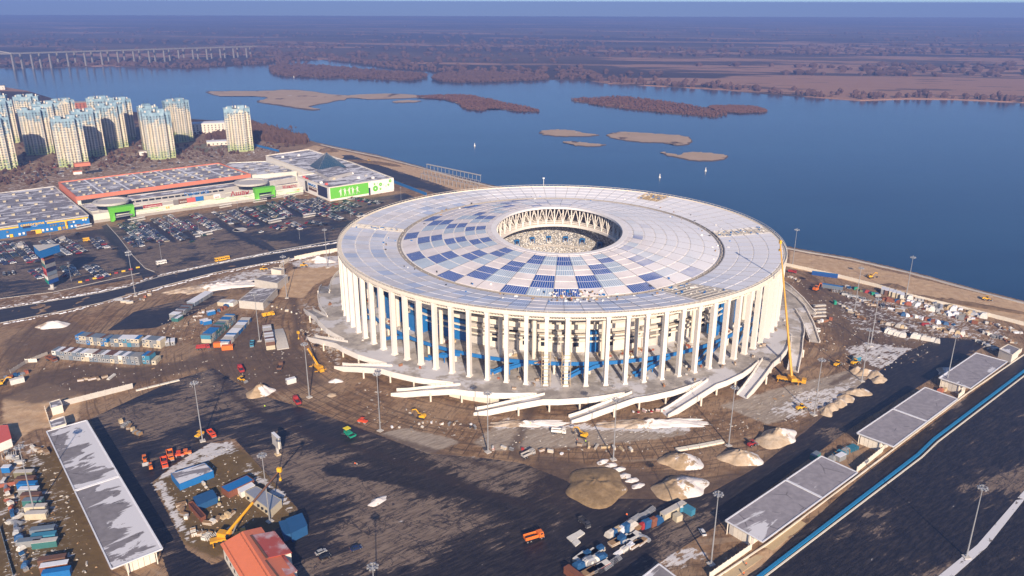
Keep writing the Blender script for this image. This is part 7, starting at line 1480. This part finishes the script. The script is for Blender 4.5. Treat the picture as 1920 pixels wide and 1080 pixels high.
# ================================================================== STORED MATERIAL
def stack(px, lab, kind, col, rz, grp, k=1.0):
    x, y = G(*px); mb = MB(); r = random.random
    if kind == 'pallet':
        mb.mat(1); mb.box(0, 0, 0, 2.0*k, 1.5*k, .18)
        nz = random.randint(1, 3)
        for i in range(2):
            for j in range(2):
                mb.mat(0); mb.box(-.48*k+i*.96*k, -.36*k+j*.72*k, .18, .9*k, .66*k, (.5+.35*nz+r()*.3)*k, r()*.06)
    elif kind == 'pipes':
        for j in range(3):
            for i in range(5-j): mb.mat(0); mb.tube((-3*k, (-.9+i*.38+j*.19)*k, .2+j*.33), (3*k+r()*.5, (-.9+i*.38+j*.19)*k, .2+j*.33), .17, 6)
        mb.mat(1); mb.box(-1.8, 0, 0, .2, 2.2*k, .12); mb.box(1.8, 0, 0, .2, 2.2*k, .12)
    elif kind == 'boards':
        for j in range(5): mb.mat(0 if j % 2 else 1); mb.box(r()*.2, r()*.2, .08+j*.26, 3.6*k, 1.5*k, .22, r()*.08)
    elif kind == 'tarp':
        mb.mat(0); mb.box(0, 0, 0, 3.4*k, 2.6*k, 1.4*k, taper=.8); mb.box(.1, 0, 1.4*k, 2.5*k, 1.9*k, .5*k, taper=.6); mb.mat(1); mb.box(0, 0, .5*k, 3.5*k, .1, .1)
    elif kind == 'frames':
        for j in range(7): mb.mat(0 if r() < .7 else 1); mb.box(-2.4*k+j*.8*k, 0, 0, .16, 2.2*k, 1.3*k+r()*.4); 
        mb.mat(1); mb.box(0, -.9*k, 0, 5.6*k, .14, .14); mb.box(0, .9*k, 0, 5.6*k, .14, .14)
    elif kind == 'slabs':
        for j in range(3): mb.mat(0); mb.box(0, r()*.2, j*.34, 6.0*k, 1.3*k, .28, r()*.03); mb.mat(1); mb.box(-2, 0, j*.34+.28, .2, 1.2*k, .06)
    mats = {'white_paint': ['white_box', 'wood'], 'grey': ['grey_box', 'white_box'], 'galv': ['galv', 'wood'], 'rust': ['rust', 'wood'], 'blue_tarp': ['blue_tarp', 'white_box'], 'green_machine': ['green_machine', 'wood'], 'wood_light': ['wood_light', 'white_box'], 'concrete_light': ['concrete_light', 'wood'], 'brick_red': ['brick_red', 'wood'], 'dark': ['dark_metal', 'galv'], 'cyan_box': ['cyan_box', 'wood'], 'red_paint': ['red_paint', 'white_box'], 'snow_plain': ['snow_plain', 'wood']}[col]
    nm = {'pallet': 'pallet_stack', 'pipes': 'pipe_stack', 'boards': 'board_stack', 'tarp': 'covered_stack', 'frames': 'steel_frame_stack', 'slabs': 'slab_stack'}[kind]; cat = {'pallet': 'pallet', 'pipes': 'pipes', 'boards': 'boards', 'tarp': 'tarpaulin stack', 'frames': 'steel frames', 'slabs': 'concrete slabs'}[kind]
    o = mb.build(nm, mats, None, (x, y, 0), R(rz)); return tag(o, lab, cat, grp)
CN = {'white_paint': 'white', 'grey': 'grey', 'galv': 'bright metal', 'rust': 'rusty', 'blue_tarp': 'blue', 'green_machine': 'green', 'wood_light': 'wooden', 'concrete_light': 'pale', 'brick_red': 'brick red', 'dark': 'dark', 'cyan_box': 'light blue', 'red_paint': 'red', 'snow_plain': 'snow covered'}
KN = {'pallet': 'loaded pallet', 'pipes': 'bundle of pipes', 'boards': 'stack of boards', 'tarp': 'wrapped stack', 'frames': 'row of steel frames', 'slabs': 'pile of slabs'}
def yard_row(p, q, n, cols, kinds, where, grp, rz=None, k=1.0, jit=3):
    for i in range(n):
        f = (i+.5)/n; px = (p[0]+(q[0]-p[0])*f+random.uniform(-jit, jit)*.5, p[1]+(q[1]-p[1])*f+random.uniform(-jit, jit)*.35); col = random.choice(cols); kd = random.choice(kinds)
        stack(px, f"{CN[col]} {KN[kd]}, {ordw(i+1)} from left, {where}", kd, col, (rz if rz is not None else random.random()*180)+random.uniform(-8, 8), grp, k*random.uniform(.8, 1.15))
YG = 'building materials stored in the right-hand yard'
yard_row((1585, 538), (1650, 556), 12, ['white_paint', 'dark', 'red_paint', 'green_machine', 'blue_tarp', 'snow_plain'], ['pallet', 'tarp', 'boards'], 'fence row left part', YG, k=1.2); yard_row((1655, 562), (1705, 572), 12, ['rust', 'rust', 'brick_red', 'blue_tarp', 'wood_light'], ['pallet', 'pallet', 'tarp'], 'rusty row before snowy cabins', YG, k=1.3)
yard_row((1705, 560), (1850, 596), 30, ['white_paint', 'grey', 'snow_plain', 'wood_light', 'galv'], ['pallet', 'tarp', 'boards', 'pipes'], 'row against the white fence', YG, 60, 1.5); yard_row((1700, 568), (1830, 604), 26, ['white_paint', 'galv', 'grey', 'snow_plain', 'green_machine', 'rust'], ['boards', 'pipes', 'frames', 'tarp'], 'second row from fence', YG, 60, 1.4)
yard_row((1690, 590), (1790, 612), 14, ['white_paint', 'snow_plain', 'rust', 'blue_tarp'], ['pallet', 'tarp'], 'middle road row', YG, k=1.1); yard_row((1562, 545), (1690, 585), 26, ['galv', 'grey', 'snow_plain'], ['pipes', 'frames', 'boards'], 'long metal row along yard road', YG, -25, 1.3, 6); yard_row((1600, 560), (1640, 575), 6, ['white_paint', 'snow_plain'], ['pallet', 'boards'], 'white row left of yard', YG)
yard_row((1650, 605), (1700, 616), 8, ['white_paint', 'wood_light', 'concrete_light'], ['tarp', 'boards'], 'row behind the white bales', YG); yard_row((1662, 622), (1695, 632), 6, ['white_paint'], ['tarp'], 'row of white wrapped bales', YG, 60, 1.6, 1); yard_row((1710, 632), (1762, 642), 6, ['white_paint', 'concrete_light'], ['tarp'], 'right end of white bale row', YG, 60, 1.4, 1)
yard_row((1730, 608), (1800, 628), 14, ['wood_light', 'red_paint', 'white_paint', 'blue_tarp', 'grey'], ['pallet', 'boards', 'pipes'], 'centre of the yard', YG); yard_row((1770, 622), (1812, 630), 8, ['concrete_light', 'wood_light', 'white_paint'], ['tarp', 'boards'], 'yard road bend', YG, 60, 1.3)
yard_row((1850, 605), (1910, 625), 16, ['grey', 'snow_plain', 'white_paint', 'rust'], ['boards', 'pipes', 'pallet'], 'far right yard corner', YG); yard_row((1840, 622), (1905, 645), 18, ['grey', 'rust', 'dark', 'white_paint'], ['pallet', 'frames', 'boards'], 'dark heaps at right edge', YG); yard_row((1830, 640), (1890, 665), 14, ['grey', 'dark', 'wood_light'], ['pallet', 'boards'], 'behind farthest pavilion', YG)
yard_row((1478, 575), (1552, 560), 1, ['grey'], ['slabs'], 'beside ramps', YG) if 0 else None
for i, py in enumerate((574, 581, 587, 594)): stack((1536, py), f'long pile of pale concrete beams, {ordw(i+1)} from the back beside the right ramps', 'slabs', 'concrete_light', 8, 'beam piles beside the right ramps', 1.5)
yard_row((1530, 606), (1560, 600), 4, ['concrete_light', 'brick_red', 'snow_plain'], ['boards', 'pallet'], 'below the beam piles', YG); yard_row((1478, 520), (1500, 528), 5, ['white_paint', 'snow_plain'], ['boards', 'pallet'], 'behind the rightmost columns', YG); yard_row((1580, 575), (1620, 600), 8, ['white_paint', 'rust', 'wood_light'], ['pallet', 'boards'], 'yard corner by left mast', YG)
ca = cabin
for i, (px, c) in enumerate([((1655, 549), 'grey_box'), ((1662, 551), 'brown_paint'), ((1670, 553), 'beige_box'), ((1676, 555), 'beige_box'), ((1684, 557), 'beige_box'), ((1691, 560), 'white_box')]): x, y = G(*px); cabin(x, y, 0, R(62), c, f'{CC_[c]} container with snowy roof, {ordw(i+1)} from left against the white fence', 'snowy containers at the white fence', 6.5, 2.4, 3.6, False, 1, 'container', 'container')
BG = 'materials stacked on the black tarmac at bottom'
yard_row((1180, 978), (1218, 960), 3, ['galv'], ['pipes'], 'beside cream trailer', BG, 38, 1.6, 1); yard_row((1192, 992), (1236, 976), 5, ['rust', 'blue_tarp', 'red_paint'], ['boards', 'tarp'], 'below the pipe bundles', BG, 38, 1.3); yard_row((1142, 1006), (1185, 990), 6, ['concrete_light', 'wood_light', 'snow_plain', 'blue_tarp'], ['pallet', 'tarp'], 'upper store heap', BG, 38, 1.5); yard_row((1150, 1020), (1190, 1008), 6, ['blue_tarp', 'blue_tarp', 'white_paint'], ['boards', 'pallet'], 'blue and white store row', BG, 38, 1.5)
yard_row((1160, 1036), (1205, 1018), 7, ['snow_plain', 'white_paint', 'dark'], ['boards', 'pipes', 'pallet'], 'white board row', BG, 38, 1.3); yard_row((1085, 1050), (1130, 1032), 7, ['wood_light', 'white_paint', 'blue_tarp', 'snow_plain'], ['pallet', 'boards'], 'lower store heap', BG, 38, 1.5); yard_row((1082, 1066), (1135, 1045), 8, ['blue_tarp', 'white_paint', 'blue_tarp', 'galv'], ['pallet', 'tarp'], 'lower blue store row', BG, 38, 1.4); yard_row((1100, 1078), (1150, 1055), 6, ['galv', 'dark', 'red_paint'], ['pipes', 'boards'], 'black and white sheet row', BG, 38, 1.6)
yard_row((1200, 1005), (1215, 1015), 3, ['blue_tarp', 'galv'], ['tarp'], 'heap end by dry tarmac', BG, k=.8); yard_row((1548, 868), (1600, 842), 6, ['galv', 'cyan_box', 'wood_light', 'grey'], ['frames', 'tarp', 'pipes'], 'wrapped machines by nearest pavilion', BG, 38, 1.3); yard_row((1760, 735), (1790, 725), 5, ['wood_light', 'brick_red', 'concrete_light'], ['pallet', 'tarp'], 'below the farthest pavilion', BG, 38, 1.3)
LG = 'scrap and materials in lower left yards'
yard_row((10, 850), (40, 870), 6, ['galv', 'white_paint', 'grey'], ['boards', 'pallet', 'frames'], 'above the lower left containers', LG); yard_row((8, 900), (30, 990), 14, ['white_paint', 'galv', 'brick_red', 'blue_tarp'], ['pallet', 'boards', 'pipes'], 'left of the container column', LG); yard_row((30, 985), (50, 1075), 9, ['white_paint', 'blue_tarp', 'galv'], ['pallet', 'tarp'], 'bottom left scrap line', LG); yard_row((60, 840), (90, 850), 4, ['concrete_light', 'galv', 'white_paint'], ['boards', 'pipes'], 'beside the pavilion top', LG)
yard_row((338, 945), (350, 975), 5, ['white_paint', 'galv'], ['pallet', 'boards'], 'left of the rusty skip', LG); yard_row((360, 1000), (400, 1010), 6, ['white_paint', 'galv', 'grey'], ['boards', 'frames'], 'behind the crane cab', LG); yard_row((385, 985), (440, 965), 6, ['white_paint', 'galv', 'wood_light'], ['boards', 'pallet'], 'in front of crane boom', LG); yard_row((225, 790), (260, 815), 5, ['galv', 'dark', 'wood_light'], ['boards', 'frames', 'pallet'], 'on dark tarmac right of pavilion', LG); yard_row((380, 905), (415, 950), 7, ['white_paint', 'red_paint', 'wood_light'], ['pallet', 'boards'], 'between the blue huts', LG, k=.7)
yard_row((350, 610), (385, 585), 12, ['white_paint', 'snow_plain', 'galv', 'brick_red'], ['pallet', 'boards'], 'in the open cabin yard', LG, k=.7, jit=10); yard_row((262, 565), (285, 548), 7, ['white_paint', 'wood_light', 'galv', 'brick_red'], ['pallet', 'boards'], 'at the road mast foot', LG, k=.8, jit=6); yard_row((218, 563), (250, 570), 3, ['blue_tarp', 'wood_light'], ['boards'], 'under the road mast', LG, 10, 1.4); yard_row((405, 590), (440, 565), 8, ['white_paint', 'blue_tarp', 'snow_plain', 'rust'], ['pallet', 'tarp'], 'behind the left cabin block', LG)
yard_row((10, 712), (55, 700), 6, ['blue_tarp', 'brick_red', 'galv', 'dark'], ['pallet', 'boards'], 'scrap at the left edge', LG, k=1.1); yard_row((145, 715), (215, 708), 6, ['snow_plain', 'white_paint', 'concrete_light'], ['boards', 'pipes'], 'line on dirt below the cabins', LG); yard_row((495, 572), (560, 590), 7, ['white_paint', 'wood_light'], ['pallet', 'boards'], 'on dirt below the sheds', LG, k=.6); yard_row((600, 645), (640, 660), 3, ['white_paint'], ['boards'], 'left ramp foot', LG, k=.6)
RG = 'materials lying around the stadium ramps'
yard_row((740, 800), (900, 800), 14, ['white_paint', 'concrete_light', 'snow_plain', 'dark'], ['boards', 'pallet'], 'on dirt before front ramps', RG, k=.6, jit=22); yard_row((900, 842), (1060, 850), 9, ['snow_plain', 'wood_light', 'red_paint', 'dark'], ['boards', 'pallet'], 'along the asphalt edge', RG, k=.7, jit=8); yard_row((1080, 835), (1190, 845), 7, ['concrete_light', 'wood_light'], ['boards', 'slabs'], 'before the brown trench', RG, k=.7); yard_row((1180, 775), (1250, 770), 6, ['snow_plain', 'red_paint', 'white_paint'], ['pallet', 'boards'], 'under the right front ramps', RG, k=.6)
# plaza and debris on it
for i in range(46):
    a = random.uniform(190, 350); r = random.uniform(134, 152); x = SX+r*math.cos(R(a)); y = SY+r*math.sin(R(a)); col = random.choice(['brick_red', 'white_paint', 'wood_light', 'galv', 'concrete_light']); kd = random.choice(['pallet', 'boards'])
    px = PXY(x, y, SZ); o = stack((900, 900), f"small {CN[col]} {KN[kd]} on the plaza, {ordw(i+1)} of the scattered ones", kd, col, random.random()*180, 'small stacks on the stadium plaza', .6); o.location = (x, y, SZ)
# scattered stones, planks and snow crumbs
mb = MB(); mats = ['stone_light', 'concrete', 'wood', 'concrete_dark']
RUB = [GL(p) for p in ([(640, 700), (900, 800), (1200, 800), (1440, 740), (1560, 700), (1560, 760), (1300, 850), (1000, 850), (700, 800)], [(540, 560), (640, 640), (640, 700), (560, 640)], [(1480, 520), (1920, 620), (1800, 640), (1640, 720), (1540, 680), (1500, 600)], [(300, 600), (400, 570), (420, 640), (300, 640)], [(0, 830), (90, 830), (200, 1080), (0, 1080)], [(290, 900), (430, 830), (560, 950), (400, 1030)], [(60, 690), (600, 650), (600, 720), (100, 740)])]
for ri, poly in enumerate(RUB):
    for x, y in scatter(poly, (420, 130, 420, 150, 260, 220, 110)[ri]):
        mb.mat(random.choice((0, 0, 1, 1, 2, 3))); s = random.uniform(.2, 1.1)*random.choice((.6, 1, 1)); mb.box(x, y, -.1, s*random.uniform(.6, 2.2), s*.7, random.uniform(.2, .5), random.random()*3, taper=.6)
tag(mb.build('rubble', mats), 'stones, planks and snow crumbs scattered over the building site', 'rubble', kind='stuff')
# ================================================================== PEOPLE
def person_mesh(vest):
    key = ('person', vest)
    if key in CAB: return CAB[key]
    me = bpy.data.meshes.new('b'); V = [(0, 0, .95), (0, 0, 1.2), (0, 0, 1.45), (0, .01, 1.58), (.01, 0, 1.72), (0, .11, .9), (.04, .13, .5), (-.02, .14, .08), (.1, .14, .03), (0, -.11, .9), (-.06, -.13, .5), (-.14, -.14, .08), (-.02, -.14, .03), (0, .2, 1.42), (.02, .27, 1.15), (.12, .25, .92), (0, -.2, 1.42), (.03, -.27, 1.15), (.15, -.24, .94)]
    E_ = [(0, 1), (1, 2), (2, 3), (3, 4), (0, 5), (5, 6), (6, 7), (7, 8), (0, 9), (9, 10), (10, 11), (11, 12), (2, 13), (13, 14), (14, 15), (2, 16), (16, 17), (17, 18)]
    RR = [.16, .15, .17, .07, .115, .11, .075, .05, .05, .11, .075, .05, .05, .08, .055, .045, .08, .055, .045]
    me.from_pydata(V, E_, []); o = bpy.data.objects.new('b', me); COL.objects.link(o); o.modifiers.new('s', 'SKIN'); sv_ = me.skin_vertices[0].data
    for i, r in enumerate(RR): sv_[i].radius = (r, r)
    sv_[0].use_root = True; o.modifiers.new('u', 'SUBSURF').levels = 1; bpy.context.view_layer.update()
    m2 = bpy.data.meshes.new_from_object(o.evaluated_get(bpy.context.evaluated_depsgraph_get())); bpy.data.objects.remove(o); m2.name = 'person'
    m2.materials.clear()
    for k in ('trousers', vest, 'skin', 'white_paint'): m2.materials.append(M(k))
    for f in m2.polygons: z = f.center.z; f.material_index = 3 if z > 1.72 else 2 if z > 1.53 else 1 if z > .93 else 0; f.use_smooth = True
    CAB[key] = m2; return m2
for px, v, lab in [((666, 873), 'hivis_orange', 'worker in red vest, left of the pair on dry tarmac'), ((669.5, 874), 'white_paint', 'worker in white jacket, right of the pair on dry tarmac'), ((1175, 969), 'hivis_orange', 'worker in orange vest by the pipe bundles'), ((1398.5, 1061), 'hivis_orange', 'worker in orange vest on the sandy path by pavilion'), ((1394, 1079), 'hivis_orange', 'worker in orange vest at the bottom edge'), ((407, 940), 'hivis_green', 'worker in green vest beside the blue tent hut'), ((412, 942), 'hivis_green', 'second worker in green, right of the tent hut worker'), ((497, 765+0), 'hivis_green', 'worker in green vest on tarmac left of dark red truck'),
    ((994, 797), 'hivis_green', 'worker in green vest on the snow strip at front centre'), ((1212, 774), 'white_paint', 'left of three workers under right front ramp'), ((1217, 773.5), 'white_paint', 'middle of three workers under right front ramp'), ((1224, 773), 'white_paint', 'right of three workers under right front ramp'), ((535, 1012), 'hivis_orange', 'worker in red by the blue tarpaulin box'), ((1082, 828), 'hivis_orange', 'worker beside the yellow excavator at front centre'), ((1098, 831), 'hivis_green', 'worker in green vest below the front centre excavator'), ((346, 567), 'trousers', 'left of two dark clothed people on the grey field'), ((349, 566), 'trousers', 'right of two dark clothed people on the grey field')]:
    x, y = G(*px); o = put('person', person_mesh(v), None, (x, y, 0), random.random()*6); o.scale = (1.12, 1.12, 1.03); tag(o, lab, 'person')
for i in range(5): p = roof_out(R(-95)+i*.022, .08+.02*i); o = put('person', person_mesh(('hivis_orange', 'trousers')[i % 2]), None, (SX+p[0], SY+p[1], p[2]+.3), i); tag(o, f"roof worker in {('orange', 'dark clothes')[i % 2]}, {ordw(i+1)} from left at the front gutter", 'person', 'workers on the stadium roof')

# ================================================================== HAZE
hm = bpy.data.materials.new('haze'); hm.use_nodes = True; nt = hm.node_tree; nt.nodes.clear(); out = nt.nodes.new('ShaderNodeOutputMaterial'); pv = nt.nodes.new('ShaderNodeVolumePrincipled')
pv.inputs['Color'].default_value = (.30, .45, .97, 1); pv.inputs['Density'].default_value = .00020; pv.inputs['Anisotropy'].default_value = .1
nt.links.new(pv.outputs[0], out.inputs['Volume'])
mb = MB(); mb.prism([(-42000, -3200), (42000, -3200), (42000, 12700), (-42000, 12700)], -10, 200); me = bpy.data.meshes.new('haze'); me.from_pydata(mb.v, [], mb.f); me.materials.append(hm); ho = put('haze', me); tag(ho, kind='stuff'); ho['label'] = 'thin blue winter haze over river and far bank'
